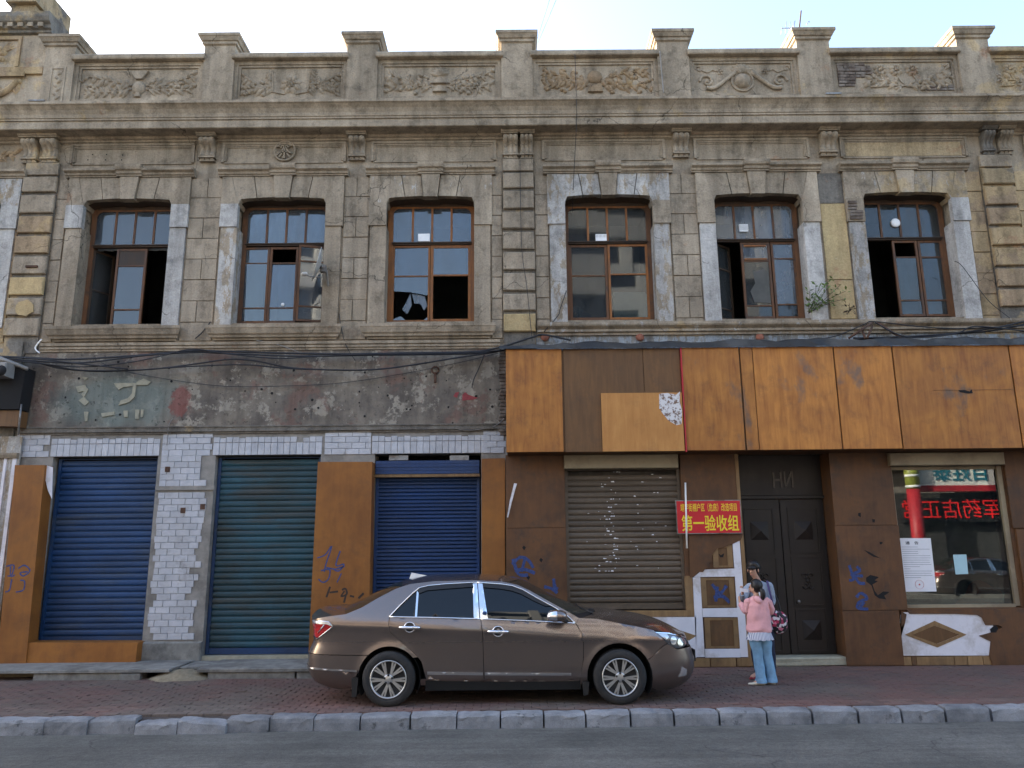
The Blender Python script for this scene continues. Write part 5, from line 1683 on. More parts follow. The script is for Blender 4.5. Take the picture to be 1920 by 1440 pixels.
for (a, b) in ((xd0 + .02, xm - .006), (xm + .006, xd1 - .02)):
    m = MB(); m.cbox(a, b, DY, DY + .045, .14, zdT - .008, .006)
    d = m.build('door', M['door'], SF)
    w_ = b - a
    for (py0, py1, kind) in ((952, 1038, 'p'), (1044, 1136, 's'), (1142, 1222, 'p')):
        z1, z0 = ZW(1480, py0, DY), ZW(1480, py1, DY)
        m = MB(); e = .022
        A, B = a + .11, b - .11
        m.box(A, A + e, DY - .012, DY + .001, z0, z1); m.box(B - e, B, DY - .012, DY + .001, z0, z1); m.box(A + e, B - e, DY - .012, DY + .001, z0, z0 + e); m.box(A + e, B - e, DY - .012, DY + .001, z1 - e, z1)
        m.build('panel_moulding', M['door'], d, fix=False)
        cx, cz = (A + B) / 2, (z0 + z1) / 2
        m = MB()
        if kind == 'p':
            s = .15
            m.add([(cx - s, DY - .001, cz - s), (cx + s, DY - .001, cz - s), (cx + s, DY - .001, cz + s), (cx - s, DY - .001, cz + s), (cx, DY - .075, cz)], [(0, 1, 4), (1, 2, 4), (2, 3, 4), (3, 0, 4)])
            m.build('door_boss', M['door'], d)
        else:
            k = Carve()
            for s in (-1, 1):
                for v in (-1, 1):
                    k.stem([(cx + s * (.05 + .04 * math.cos(q * .8)), cz + v * (.08 + .04 * math.sin(q * .8))) for q in range(7)], .012, DY - .001)
            k.dome(cx, cz, .035, .025, DY - .001)
            k.build('door_carving', M['door'], d, fix=False)
m = MB(); p = at(1497, 1128, DY); m.lathe([(.02, 0), (.03, -.03), (.018, -.05)], (p.x, DY, p.z), 'Y', 12); m.build('door_knob', M['metal_grey'], SF)
m = MB(); m.cbox(xd0 - .1, xd1 + .05, -.26, .06, .0, .13, .02, .01); m.build('threshold', M['letter_cement'], SF)
m = MB(); m.box(xd0 + .06, xd0 + .75, -.2, -.08, .135, .30); m.build('kick_block', M['board_raw'], SF) if False else None

# --- display window
GY = -.21
m = MB()
fw = .075
for (x0, x1, z0, z1) in ((xC1, xC1 + .03, zwB, zwT), (xD0 - fw, xD0 + .02, zwB, zwT), (xC1 + .03, xD0 - fw, zwB - .03, zwB + .03)): m.box(x0, x1, GY - .05, GY + .04, z0, z1)
m.box(xC1 + .03, xD0 - fw, GY - .02, GY + .04, zwT - .05, zwT)
dw = m.build('display_window', M['beige_metal'], SF, fix=False); dw['label'] = 'display window reflecting the pharmacy across the street'
pane_obj(dw, xC1 + .03, xD0 - fw, zwB + .03, zwT - .05, GY, M['glass_shop'], tilt=0)
m = MB()
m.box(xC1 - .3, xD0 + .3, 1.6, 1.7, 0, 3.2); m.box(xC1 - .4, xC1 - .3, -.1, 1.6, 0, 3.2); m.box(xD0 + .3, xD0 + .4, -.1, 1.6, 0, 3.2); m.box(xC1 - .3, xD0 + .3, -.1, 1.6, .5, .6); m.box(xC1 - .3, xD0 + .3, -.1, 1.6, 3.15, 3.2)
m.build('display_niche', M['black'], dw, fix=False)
M['orange_cloth'] = simple('orange_cloth', (0.50, 0.10, 0.035), 0.9, var=0.25, scale=8, bump=0.5)
vs, fs = [], []
p = at(1838, 1120, .1)
n = 16
for i in range(n + 1):
    for j in range(9):
        a, b = math.pi * i / n, math.pi * j / 8
        rr = 1 + .16 * math.sin(3 * a + 2 * b) + .08 * math.sin(7 * b + a)
        vs.append((p.x - .36 * math.cos(a) * rr, .12 - .22 * math.cos(b) * math.sin(a) * rr, p.z - .12 + .34 * math.sin(a) * math.sin(b) * rr))
for i in range(n):
    for j in range(8): fs.append((i * 9 + j, i * 9 + j + 1, (i + 1) * 9 + j + 1, (i + 1) * 9 + j))
m = MB(); m.add(vs, fs, True); o = m.build('cloth_bundle', M['orange_cloth']); tag(o, 'orange cloth bundle lying inside the display window', 'cloth')

# --- fascia
FYF = -.80
zt_f, zb_f = at(1200, 653, FYF).z, ZF
m = MB(); m.box(at(950, 750, FYF).x + .004, xE, FYF + .03, -.03, zb_f + .02, zt_f - .02); m.build('fascia_box', M['ply_brown'], SF)
fx = lambda a, b: (at(a, 655, FYF).x + at(b, 845, FYF).x) / 2
fas = [(fx(947, 950), fx(1053, 1057), 'ply', 0), (fx(1056, 1059), fx(1206, 1212), 'ply_brown', -.012), (fx(1206.6, 1212.6), fx(1276, 1283), 'ply_brown', -.014), (fx(1278, 1287), fx(1385, 1397.5), 'ply', .006), (fx(1387.5, 1400), fx(1410, 1424), 'ply', .003), (fx(1410.5, 1424.5), fx(1561.5, 1580), 'ply', 0), (fx(1563.5, 1582), fx(1672, 1692.5), 'ply', 0), (fx(1674, 1694.5), fx(1893, 1916), 'ply', 0), (fx(1895, 1918), xE, 'ply', 0)]
for i, (a, b, mt, dy) in enumerate(fas):
    m = MB(); m.cbox(a + .004, b - .004, FYF - dy + rnd.uniform(-.003, .003), FYF + .029, zb_f + rnd.uniform(-.008, .008), zt_f, .003)
    o = m.build('fascia_panel', M[mt], SF)
    if i == 1: o['label'] = 'dark brown fascia board'
x0, x1 = fx(1124, 1130), fx(1276, 1283) - .01
m = MB(); m.cbox(x0, x1, FYF - .02, FYF - .002, zb_f - .004, at(1200, 737, FYF).z, .003); o = m.build('fascia_panel', M['ply_light'], SF); o['label'] = 'pale board nailed over the brown fascia'
m = MB(); m.cbox(fx(1276.6, 1283.8), fx(1278.6, 1286.2), FYF - .03, FYF + .03, zb_f - .02, zt_f, .002); m.build('red_edge_strip', M['red_paint'], SF)
m = MB(); m.box(fx(1750, 1755), fx(1893, 1916) - .01, FYF - .0045, FYF + .0, at(1820, 731, FYF).z - .003, at(1820, 731, FYF).z + .002); m.build('board_joint', M['ply_brown'], SF)
board('hole', [(1797, 732), (1808, 731), (1818, 734), (1822, 730), (1824, 737), (1816, 738), (1800, 735)], FYF - .0052, .0004, M['black'])
# soffit and sheet-metal flashing on top
m = MB(); m.box(at(950, 845, FYF).x + .01, xE, FYF + .032, -.17, zb_f - .0, zb_f + .018); m.build('soffit', M['ply_dark'], SF)
m = MB(); n = 60
xa = at(936, 650, FYF).x
vs = []
for k in range(n + 1):
    x = xa + (xE - xa) * k / n
    w = .018 * math.sin(k * .9) + .012 * math.sin(k * 2.3 + 1) + rnd.uniform(-.008, .008)
    step_ = .025 if x > at(1340, 650, FYF).x else 0
    taper = min(1, max(.25, k / 6))
    vs += [(x, -.04, zt_f + .22 + w * .4), (x, FYF + .02, zt_f + .035 + .075 * taper + w + step_), (x, FYF - .035 + w * .5, zt_f + .02 + .06 * taper + w + step_), (x, FYF - .045 - abs(w) * .4, zt_f - .004 + w * .25)]
m.add(vs, [(k * 4 + q, k * 4 + q + 1, (k + 1) * 4 + q + 1, (k + 1) * 4 + q) for k in range(n) for q in range(3)], False)
m.build('flashing', M['flash'], SF, fix=False)
# torn white poster
g = random.Random(5)
pts = [(1236, 738), (1252, 737), (1268, 740), (1275, 734), (1274, 752), (1279, 770), (1278, 795), (1268, 797), (1254, 789), (1244, 777), (1236, 766)]
o = board('torn_poster', pts, FYF - .0222, .0015, M['paper'])
t = NT('torn_poster_paper'); p_ = t.pos(); nz = t.noise(p_, 16, 5.5, .75)
t.bsdf(t.mix(t.ramp(nz, .44, .5), (.16, .09, .06), (.62, .6, .6)), .9); o.data.materials[0] = t.m
m = MB()
for (px, py) in ((1340, 672), (1335, 679), (1345, 676), (1332, 683), (1350, 682)):
    p = at(px, py, FYF); m.box(p.x - .05, p.x + .05, FYF - .0075, FYF - .007, p.z - .005, p.z + .006)
o = m.build('scraped_marks', M['board_raw'], SF, fix=False); o['kind'] = 'stuff'
# blue spray marks on the cladding
for strokes, w_, y in (([[(960, 1058), (975, 1045), (990, 1050), (1000, 1065)], [(965, 1070), (985, 1068), (1003, 1075)], [(985, 1045), (978, 1072)], [(962, 1048), (972, 1076), (990, 1078)]], .05, WY - .0042), ([[(1038, 1085), (1040, 1100), (1046, 1105)], [(1020, 1100), (1035, 1104), (1045, 1112)]], .05, WY - .0042),
                       ([[(1592, 1060), (1600, 1085), (1592, 1088)], [(1606, 1062), (1612, 1070), (1596, 1078), (1618, 1080)], [(1600, 1075), (1610, 1092), (1622, 1094)], [(1606, 1120), (1614, 1112), (1626, 1122), (1612, 1128), (1608, 1140), (1628, 1142)], [(1612, 1140), (1620, 1128)]], .045, WY - .0245)):
    scribble('graffiti_stroke', strokes, y, w_, M['spray_blue'], SF)
scribble('graffiti_stroke', [[(1335, 1095), (1350, 1112), (1362, 1098)], [(1338, 1120), (1355, 1118), (1368, 1130)], [(1345, 1100), (1342, 1128)]], WY + .0095, .05, M['spray_blue'], SF)

# ================================================================== signs, notices, loose tubes
sg = empty('sign_board', tuple(at(1329, 1000, -.37)))
y = -.37
c4 = [(1266, 938), (1388.5, 937), (1392, 1000), (1270, 1001.5)]
m = MB(); m.prism([xz(a, b, y) for a, b in c4], y + .001, y + .025); m.build('sign_back', M['metal_grey'], sg)
c5 = [(1268.2, 939.8), (1387, 938.8), (1390, 998.6), (1271.6, 999.8)]
m = MB(); m.prism([xz(a, b, y) for a, b in c5], y - .003, y + .0005); m.build('sign_face', M['red_board'], sg)
X = lambda px, py: at(px, py, y).x
Z = lambda px, py: at(px, py, y).z
text_fit('lettering', '靖宇街棚户区（危房）改造项目', X(1276, 952), X(1381, 952), Z(1330, 959), Z(1330, 943.5), y - .0035, M['yellow'], sg, bold=.006)
text_fit('lettering', '第一验收组', X(1278, 980), X(1385, 980), Z(1330, 996), Z(1330, 965.5), y - .0035, M['yellow'], sg, bold=.014)
tag(sg, 'red sign board with yellow Chinese lettering beside the door', 'sign')
m = MB(); m.tube([at(1285, 905, -.43), at(1288, 1028, -.43)], .014, 8); o = m.build('white_tube', M['white_plastic']); tag(o, 'thin white tube hanging upright in front of the red sign', 'tube')
m = MB(); m.prism([xz(964, 906, -.33), xz(969.5, 907, -.33), xz(966, 918, -.33), xz(960, 940, -.33), xz(953, 970, -.33), xz(950.5, 970, -.33), xz(956, 938, -.33)], -.345, -.33); o = m.build('broken_strip', M['white_board']); tag(o, 'broken white strip leaning on the dark panel beside the orange board', 'strip')
nt = empty('notice_sheet', tuple(at(1722, 1110, GY)))
y = GY - .006
q4 = [(1684.5, 1009), (1745, 1009), (1756, 1109), (1697, 1109.5)]
m = MB(); m.prism([xz(a, b, y) for a, b in q4], y, y + .0015); m.build('sheet', M['paper'], nt)
X = lambda px, py: at(px, py, y).x
Z = lambda px, py: at(px, py, y).z
text_fit('notice_title', '通　告', X(1697.5, 1018), X(1722, 1018), Z(1710, 1021), Z(1710, 1015), y - .0006, M['ink'], nt, bold=.02, extrude=.0003)
M['ink_faint'] = simple('small_print', (0.30, 0.30, 0.33), 0.8, bump=0)
m = MB(); g = random.Random(11)
for k in range(15):
    py = 1026 + k * 4.1
    l = 1688.5 + (py - 1009) * .115; r_ = l + g.choice([52, 50, 46, 30, 52, 12])
    m.add([(X(l, py), y - .0005, Z(l, py)), (X(r_, py), y - .0005, Z(r_, py)), (X(r_, py), y - .0005, Z(r_, py) + .007), (X(l, py), y - .0005, Z(l, py) + .007)], [(0, 1, 2, 3)])
o = m.build('small_print', M['ink_faint'], nt, fix=False); o['kind'] = 'stuff'
p = at(1724, 1096, y)
m = MB(); m.tube([(p.x + .068 * math.cos(a), y - .0008, p.z + .068 * math.sin(a)) for a in [q * 2 * math.pi / 24 for q in range(25)]], .006, 4, caps=False, flat=.2); m.build('seal', M['ink_red'], nt)
m = MB(); m.add([(p.x + (.022 if k % 2 == 0 else .009) * math.sin(k * math.pi / 5), y - .0008, p.z + (.022 if k % 2 == 0 else .009) * math.cos(k * math.pi / 5)) for k in range(10)], [tuple(range(10))]); m.build('seal_star', M['ink_red'], nt)
tag(nt, 'white printed notice with a round red seal on the display window', 'notice')
m = MB(); m.prism([xz(1786.5, 1040, GY), xz(1811.5, 1039.5, GY), xz(1815, 1076, GY), xz(1791.5, 1077, GY)], GY - .006, GY - .0045); o = m.build('paper_note', M['paper_blue']); tag(o, 'small pale blue note stuck on the display window', 'note')

# ================================================================== cables, dish, antenna, weeds
def cable(pts, y, r=.012, mat='cable', label=None, n=6, cat='cable', group=None, name='cable'):
    P = []
    for q in pts:
        yy = q[2] if len(q) > 2 else y
        P.append(at(q[0], q[1], yy))
    P = spl(P, n) if len(P) > 2 else P
    m = MB(); m.tube(P, r, 5)
    o = m.build(name, M[mat], fix=False)
    return tag(o, label, cat, group)


GB = 'cables strung across the plaster band'
LB = 'black cable of the bundle strung across the plaster sign band'
for k, pts in enumerate([
        [(-10, 668), (60, 671), (130, 674), (240, 668), (360, 658), (420, 659), (520, 662), (640, 664), (760, 662), (880, 660), (935, 652), (1000, 632), (1020, 628), (1070, 638)],
        [(-10, 670), (80, 678), (160, 680), (260, 668), (360, 661), (450, 664), (560, 668), (700, 666), (860, 664), (925, 660), (950, 655)],
        [(-10, 671), (60, 678), (110, 690), (170, 696), (235, 695), (300, 691), (370, 682), (430, 674), (480, 677), (540, 689), (600, 693), (680, 694), (750, 688), (850, 672), (930, 660)],
        [(-10, 672), (80, 682), (150, 694), (250, 694), (360, 687), (460, 684), (540, 691), (640, 694), (720, 692), (800, 680), (900, 664), (940, 656)],
        [(-10, 672), (60, 680), (150, 688), (240, 680), (300, 668), (360, 655), (430, 664), (520, 672), (600, 668), (700, 664), (840, 662), (930, 658)]]):
    cable(pts, -.16 - .015 * k, [.017, .015, .014, .012, .011][k], 'cable', ['thickest black cable along the top of the bundle over the sign band', 'black cable just below the topmost one over the sign band', 'black cable that dips low twice across the sign band', 'thin black cable following the lowest dips of the bundle', 'thin black cable humped below the first two windows'][k], group=GB)
cable([(0, 669), (70, 673), (140, 681), (240, 692)], -.24, .013, 'cable', 'short black cable sagging from the left edge', )
cable([(190, 680), (230, 695), (320, 712), (420, 724), (520, 724), (640, 718), (760, 700), (860, 680), (935, 662)], -.06, .005, 'cable', 'thin black wire drooping low across the sign band')
cable([(700, 642), (650, 620), (636, 590), (660, 650), (668, 676)][2:], -.07, .005, 'cable', 'thin wire dropping between the second and third window') if False else None
cable([(636, 588), (641, 620), (650, 650), (666, 676)], -.07, .006, 'cable', 'thin wire dropping beside the middle left window')
cable([(908, 665), (898, 690), (888, 712), (885, 727)], -.06, .008, 'cable', 'short black lead hanging at the right end of the sign band')
cable([(945, 785), (925, 800), (890, 806), (860, 806)], -.05, .007, 'cable_grey', 'pale wire curling below the right end of the band')
cable([(323, 785), (316, 800), (313, 835)], -.04, .006, 'cable_grey', 'short pale wire hanging over the tiles')
cable([(480, 638), (520, 646), (560, 660)], -.07, .007, 'cable_grey', 'pale wire slanting under the second window')
cable([(78, 636), (66, 652), (74, 662)], -.1, .012, 'white_plastic', 'white bent wire end beside the left pilaster')
cable([(395, 603), (380, 622), (366, 635)], -.05, .009, 'cable', 'dark wire stub between the first and second window')
for k, pts in enumerate([
        [(1440, 645), (1530, 642), (1660, 634), (1760, 628), (1860, 620), (1930, 606)],
        [(1600, 634), (1680, 632), (1780, 626), (1870, 614), (1930, 600)],
        [(1480, 640), (1560, 632), (1620, 608), (1640, 603), (1720, 612), (1800, 616), (1930, 610)],
        [(1640, 604), (1700, 632), (1790, 626), (1830, 612), (1930, 622)]]):
    cable(pts, -.45 - .03 * k, [.016, .015, .010, .012][k], 'cable', ['long black cable rising from the fascia to the right edge', 'black cable climbing steeply to the right edge above the fascia', 'thin black cable looped over the peak of the iron struts', 'black cable dropping from the strut peak then running right'][k], group='cables above the fascia')
for k, (pa, pb) in enumerate((((1637, 604), (1592, 634)), ((1645, 604), (1690, 634)), ((1616, 616), (1622, 634)), ((1636, 610), (1626, 634)))):
    m = MB(); a, b = at(*pa, -.2), at(*pb, -.5)
    m.tube([a, b], .02, 5); o = m.build('iron_strut', M['rust']); tag(o, ['long iron strut slanting down to the left above the fascia', 'long iron strut slanting down to the right above the fascia', 'short upright iron strut, left of the pair above the fascia', 'short leaning iron strut, right of the pair above the fascia'][k], 'strut', 'iron struts above the fascia')
cable([(1078, 100, -.2), (1081, 190, -.5), (1081, 232, -.37), (1076, 330, -.18), (1073, 400, .2)], -.3, .006, 'cable', 'thin wire hanging down from the parapet over the fourth window')
cable([(975, 300), (978, 460), (988, 540), (998, 640)], -.12, .005, 'cable', 'thin wire running down the central pilaster')
cable([(1062, 545), (1050, 580), (1046, 592), (1020, 622)], -.12, .008, 'cable', 'wire looping below the fourth window')
cable([(1790, 490), (1805, 500), (1850, 560), (1885, 590), (1900, 600)], -.12, .006, 'cable', 'thin wire slanting down from the rightmost window')
cable([(1237, 96, -.25), (1240, 130, -.2), (1244, 175, -.2)], -.2, .010, 'cable_grey', 'pale wire running down beside a parapet pier')
for k, (a, b) in enumerate((((1032, -6), (1008, 72)), ((1045, -6), (1009, 80)))):
    m = MB(); m.tube([at(*b, .2), at(*a, -1.5)], .004, 4); o = m.build('overhead_wire', M['cable']); tag(o, ['left of the two thin overhead wires rising from the parapet', 'right of the two thin overhead wires rising from the parapet'][k], 'wire', 'overhead wires above the parapet')

# satellite dish, seen almost edge on
p = at(601, 497, -.42)
dish = empty('satellite_dish', tuple(p))
m = MB()
prof = [(.30 * k / 8, .07 * (k / 8) ** 2) for k in range(9)] + [(.302, .062), (.0, -.01)]
m.lathe([(max(r_, .001), h) for r_, h in prof], (0, 0, 0), 'X', 28)
rotd = Matrix.Rotation(R(19), 4, 'Z') @ Matrix.Rotation(R(12), 4, 'Y') @ Matrix.Scale(-1, 4, (1, 0, 0))
me = m.mesh('dish'); me.transform(Matrix.Translation(p) @ rotd); me.materials.append(M['white_dish'] if 'white_dish' in M else M.setdefault('white_dish', simple('dusty_white_metal', (0.42, 0.41, 0.39), 0.5, dirt=(0.22, 0.2, 0.17))))
link('dish', me, None, dish)
m = MB(); m.tube([p + Vector((.02, .0, -.02)), at(612, 508, -.2), at(614, 530, -.08), at(616, 540, -.02)], .022, 6); m.build('wall_arm', M['cable_grey'], dish)
m = MB(); m.tube([p + Vector((.02, 0, -.22)), at(580, 518, -.75), at(571, 513, -.85)], .010, 5); m.build('feed_arm', M['cable_grey'], dish)
m = MB(); q = at(570, 514, -.85); m.lathe([(.02, -.04), (.035, -.02), (.035, .04), (.015, .06)], tuple(q), 'X', 12); m.build('feed_horn', M['white_dish'], dish)
m = MB(); q = at(606, 504, -.34); m.box(q.x - .05, q.x + .05, q.y - .05, q.y + .05, q.z - .06, q.z + .06); m.build('mount_bracket', M['metal_grey'], dish)
tag(dish, 'small dusty satellite dish on an arm beside the second window', 'satellite dish')

# roof antenna
an = empty('roof_antenna', tuple(at(1500, 52, .6)))
m = MB(); m.tube([at(1498, 60, .6), at(1502, 20, .6)], .014, 6); m.build('mast', M['rust'], an)
m = MB(); m.tube([at(1465, 53, .6), at(1500, 52, .6)], .010, 5); m.build('boom', M['metal_grey'], an)
for px, a, b in ((1465, 50, 66), (1473, 40, 66), (1480, 40, 60), (1487, 39, 56), (1489, 38, 58)):
    m = MB(); m.tube([at(px + 2, a, .6), at(px - 1, b, .6)], .006, 4); m.build('element', M['metal_grey'], an)
m = MB(); m.tube([at(1512, 47, .6), at(1517, 39, .6), at(1518, 42, .6)], .007, 4); m.build('element', M['metal_grey'], an)
tag(an, 'small rooftop aerial behind a parapet pier', 'antenna')

# weeds rooted in the cracks
def weed(name, root, tips, seed, leaf, label, L=.05, y0=-.02, dens=9):
    g = random.Random(seed)
    e = empty(name, tuple(at(*root, y0)))
    m = MB(); lf = MB()
    for t in tips:
        A, B = at(*root, y0), at(t[0], t[1], y0 - g.uniform(.1, .3))
        mid = (A + B) / 2 + Vector((g.uniform(-.04, .04), -.03, g.uniform(0, .05)))
        P = spl([A, mid, B], 6)
        m.tube(P, [.004] * (len(P) - 1) + [.0015], 4)
        for k in range(dens):
            p = P[g.randint(3, len(P) - 1)] + Vector((g.uniform(-.03, .03), g.uniform(-.03, .03), g.uniform(-.03, .03)))
            d = Vector((g.uniform(-1, 1), g.uniform(-.6, .2), g.uniform(-.5, .7))).normalized()
            n = d.cross(Vector((g.uniform(-1, 1), g.uniform(-1, 1), 1))).normalized()
            l = L * g.uniform(.6, 1.3)
            lf.add([p, p + d * l * .5 + n * l * .2, p + d * l, p + d * l * .5 - n * l * .2], [(0, 1, 2, 3)])
    m.build('stem', M['twig'], e, fix=False)
    lf.build('foliage', M[leaf], e, fix=False)
    tag(e, label, 'plant')


weed('wall_weed', (1516, 588), [(1518, 545), (1530, 530), (1540, 550), (1560, 520), (1575, 535), (1588, 545), (1585, 560), (1545, 565), (1560, 570), (1522, 575), (1515, 560), (1552, 540), (1538, 535)], 3, 'leaf', 'green leafy weed growing from the yellow wall between two windows', dens=14, L=.085)
weed('dry_weed', (1592, 585), [(1586, 572), (1600, 574), (1588, 590), (1604, 586), (1594, 578)], 5, 'twig', 'small dead brown weed beside the rightmost window', L=.06, dens=7)

# projecting box and housing at the left edge
bx = empty('projecting_sign_box', tuple(at(20, 800, -.3)))
m = MB(); m.prism([xz(-30, 684, -.3), xz(51, 690, -.3), xz(38, 768, -.3), xz(-30, 768, -.3)], -.34, -.06); m.build('dark_panel', M['black'], bx)
m = MB(); m.prism([xz(-30, 770, -.28), xz(38, 770, -.28), xz(34, 800, -.28), xz(-30, 798, -.28)], -.30, -.06); m.build('lower_board', M['ply_brown'], bx)
m = MB(); m.tube([at(-20, 664, -.42), at(52, 692, -.36)], .035, 4); m.build('top_bar', M['cable_grey'], bx)
m = MB(); m.tube([at(40, 758, -.32), at(34, 815, -.32)], .018, 4); m.build('side_bar', M['metal_grey'], bx)
tag(bx, 'dark projecting sign box at the left edge of the building', 'sign box')
ac = empty('wall_housing', tuple(at(5, 705, -.5)))
m = MB(); m.cbox(at(-30, 690, -.55).x, at(14, 690, -.55).x, -.6, -.36, at(0, 706, -.55).z, at(0, 680, -.55).z, .02); m.build('casing', M['cable_grey'], ac)
m = MB(); q = at(2, 695, -.6); m.lathe([(.09, 0), (.09, -.01)], (q.x, -.6, q.z), 'Y', 16); m.build('opening', M['black'], ac)
tag(ac, 'grey housing with a round opening at the left edge', 'housing')
# pale plastered pier of the next house at the far left
np_ = empty('neighbour_shopfront', (-8.75, -.05, 0))
X = lambda a, b: at(a, b, -.08).x
m = MB(); m.box(-10.5, X(40, 830), -.08, -.051, .0, 3.75); m.build('pier', M['white_peel'], np_)
for (a, b) in ((20, 27), (4, 9)):
    m = MB(); m.box(X(a, 900), X(b, 900), -.10, -.079, .2, at(10, 858, -.08).z); m.build('white_strip', M['white_board'], np_)
m = MB(); m.xprofile([(-.08, 3.38), (-.13, 3.38), (-.15, 3.43), (-.15, 3.46), (-.08, 3.47)], -10.5, X(36, 856)); m.build('moulding', M['stucco'], np_)
tag(np_, 'pale plastered pier of the next shop at the far left', 'shopfront')

# ================================================================== the parked car
YC = -2.24
def lerp(tab, x):
    if x <= tab[0][0]: return tab[0][1]
    for (a, b), (c, d) in zip(tab, tab[1:]):
        if x <= c: return b + (d - b) * (x - a) / (c - a)
    return tab[-1][1]


PLAN = spl([(2.313, 0, 0), (2.306, .25, 0), (2.282, .45, 0), (2.23, .62, 0), (2.12, .775, 0), (1.9, .885, 0), (1.6, .945, 0), (1.27, .975, 0), (.8, .99, 0), (0, 1.0, 0), (-.8, 1.0, 0), (-1.5, .985, 0), (-1.9, .962, 0), (-2.2, .925, 0), (-2.42, .855, 0), (-2.54, .74, 0), (-2.60, .55, 0), (-2.63, .3, 0), (-2.64, 0, 0)], 10)
PX = [p.x for p in PLAN]; PF = [p.y for p in PLAN]
PS = [0.0]
for i in range(1, len(PLAN)): PS.append(PS[-1] + math.hypot(PX[i] - PX[i - 1], (PF[i] - PF[i - 1]) * .91))
XFZ = [(.08, 1.95), (.13, 2.10), (.17, 2.2), (.26, 2.275), (.35, 2.308), (.46, 2.313), (.54, 2.29), (.66, 2.255), (.74, 2.205), (.81, 2.15), (.9, 2.1), (1.5, 2.0)]
XRZ = [(.12, -2.1), (.175, -2.4), (.24, -2.55), (.32, -2.61), (.405, -2.638), (.57, -2.64), (.63, -2.615), (.73, -2.57), (.91, -2.575), (.98, -2.60), (1.05, -2.62), (1.5, -2.62)]
CREASE = [(-2.6, .945), (-2.2, .938), (-1.5, .92), (-.386, .867), (.84, .775), (1.12, .766), (2.3, .72)]
belt = lambda x: 1.033 - .0424 * (x + 1.52)


def plan(s, z):
    """point of the plan outline: x and width factor"""
    s = min(max(s, 0), PS[-1])
    lo, hi = 0, len(PS) - 1
    while hi - lo > 1:
        mid = (lo + hi) // 2
        if PS[mid] <= s: lo = mid
        else: hi = mid
    f = (s - PS[lo]) / max(1e-9, PS[hi] - PS[lo])
    x, y = PX[lo] + (PX[hi] - PX[lo]) * f, PF[lo] + (PF[hi] - PF[lo]) * f
    if x > 1.0: x = 1.0 + (x - 1.0) * (lerp(XFZ, z) - 1.0) / 1.313
    if x < -1.2: x = -1.2 + (x + 1.2) * (lerp(XRZ, z) + 1.2) / (-2.64 + 1.2)
    return x, y


def s_of(x, z):
    if x > 1.0: x = 1.0 + (x - 1.0) * 1.313 / (lerp(XFZ, z) - 1.0)
    if x < -1.2: x = -1.2 + (x + 1.2) * (-2.64 + 1.2) / (lerp(XRZ, z) + 1.2)
    if x >= PX[0]: return 0.0
    if x <= PX[-1]: return PS[-1]
    lo, hi = 0, len(PX) - 1
    while hi - lo > 1:
        mid = (lo + hi) // 2
        if PX[mid] >= x: lo = mid
        else: hi = mid
    f = (x - PX[lo]) / min(-1e-9, PX[hi] - PX[lo])
    return PS[lo] + (PS[hi] - PS[lo]) * f


WR, WF, WZ = -1.517, 1.271, .312
def wid(x, z):
    zc, zb = lerp(CREASE, x), belt(x)
    if z >= zc:
        w = .912 - .30 * min(z - zc, zb - zc if zb > zc else 0) - .25 * max(0, min(z, zb) - zc) ** 2
        if z > zb: w -= .42 * (z - zb) + .22 * (z - zb) ** 2
    else:
        d = zc - z
        w = .912 - .012 * (1 - math.exp(-d * 30)) - .11 * d
        if z < .44: w -= .75 * (.44 - z) ** 2
    for xw, r_ in ((WR, .375), (WF, .395)):
        dd = math.hypot(x - xw, z - WZ)
        if z > .2: w += .016 * max(0, 1 - abs(dd - r_ - .005) / .075) ** 1.5
    return w


def surf(s, z, off=0.0, side=-1):
    x, f = plan(s, z)
    y = f * wid(x, z)
    if off:
        # outward offset along the plan normal
        x2, f2 = plan(s + .01, z); y2 = f2 * wid(x2, z)
        x1, f1 = plan(s - .01, z); y1 = f1 * wid(x1, z)
        tx, ty = x2 - x1, y2 - y1
        L = math.hypot(tx, ty) or 1
        nx_, ny_ = -ty / L, tx / L
        if ny_ * y + nx_ * 0.001 * x < 0 or (abs(y) < .02 and nx_ * x < 0): nx_, ny_ = -nx_, -ny_
        x += nx_ * off; y += ny_ * off
    return Vector((x, YC + side * y, z))


def inpoly(p, poly):
    x, y = p; c = False
    n = len(poly)
    for i in range(n):
        (x1, y1), (x2, y2) = poly[i], poly[(i + 1) % n]
        if (y1 > y) != (y2 > y) and x < (x2 - x1) * (y - y1) / (y2 - y1) + x1: c = not c
    return c


def dens(poly, step=.05):
    out = []
    n = len(poly)
    for i in range(n):
        a, b = poly[i], poly[(i + 1) % n]
        k = max(1, int(math.hypot(b[0] - a[0], b[1] - a[1]) / step))
        for q in range(k): out.append((a[0] + (b[0] - a[0]) * q / k, a[1] + (b[1] - a[1]) * q / k))
    return out


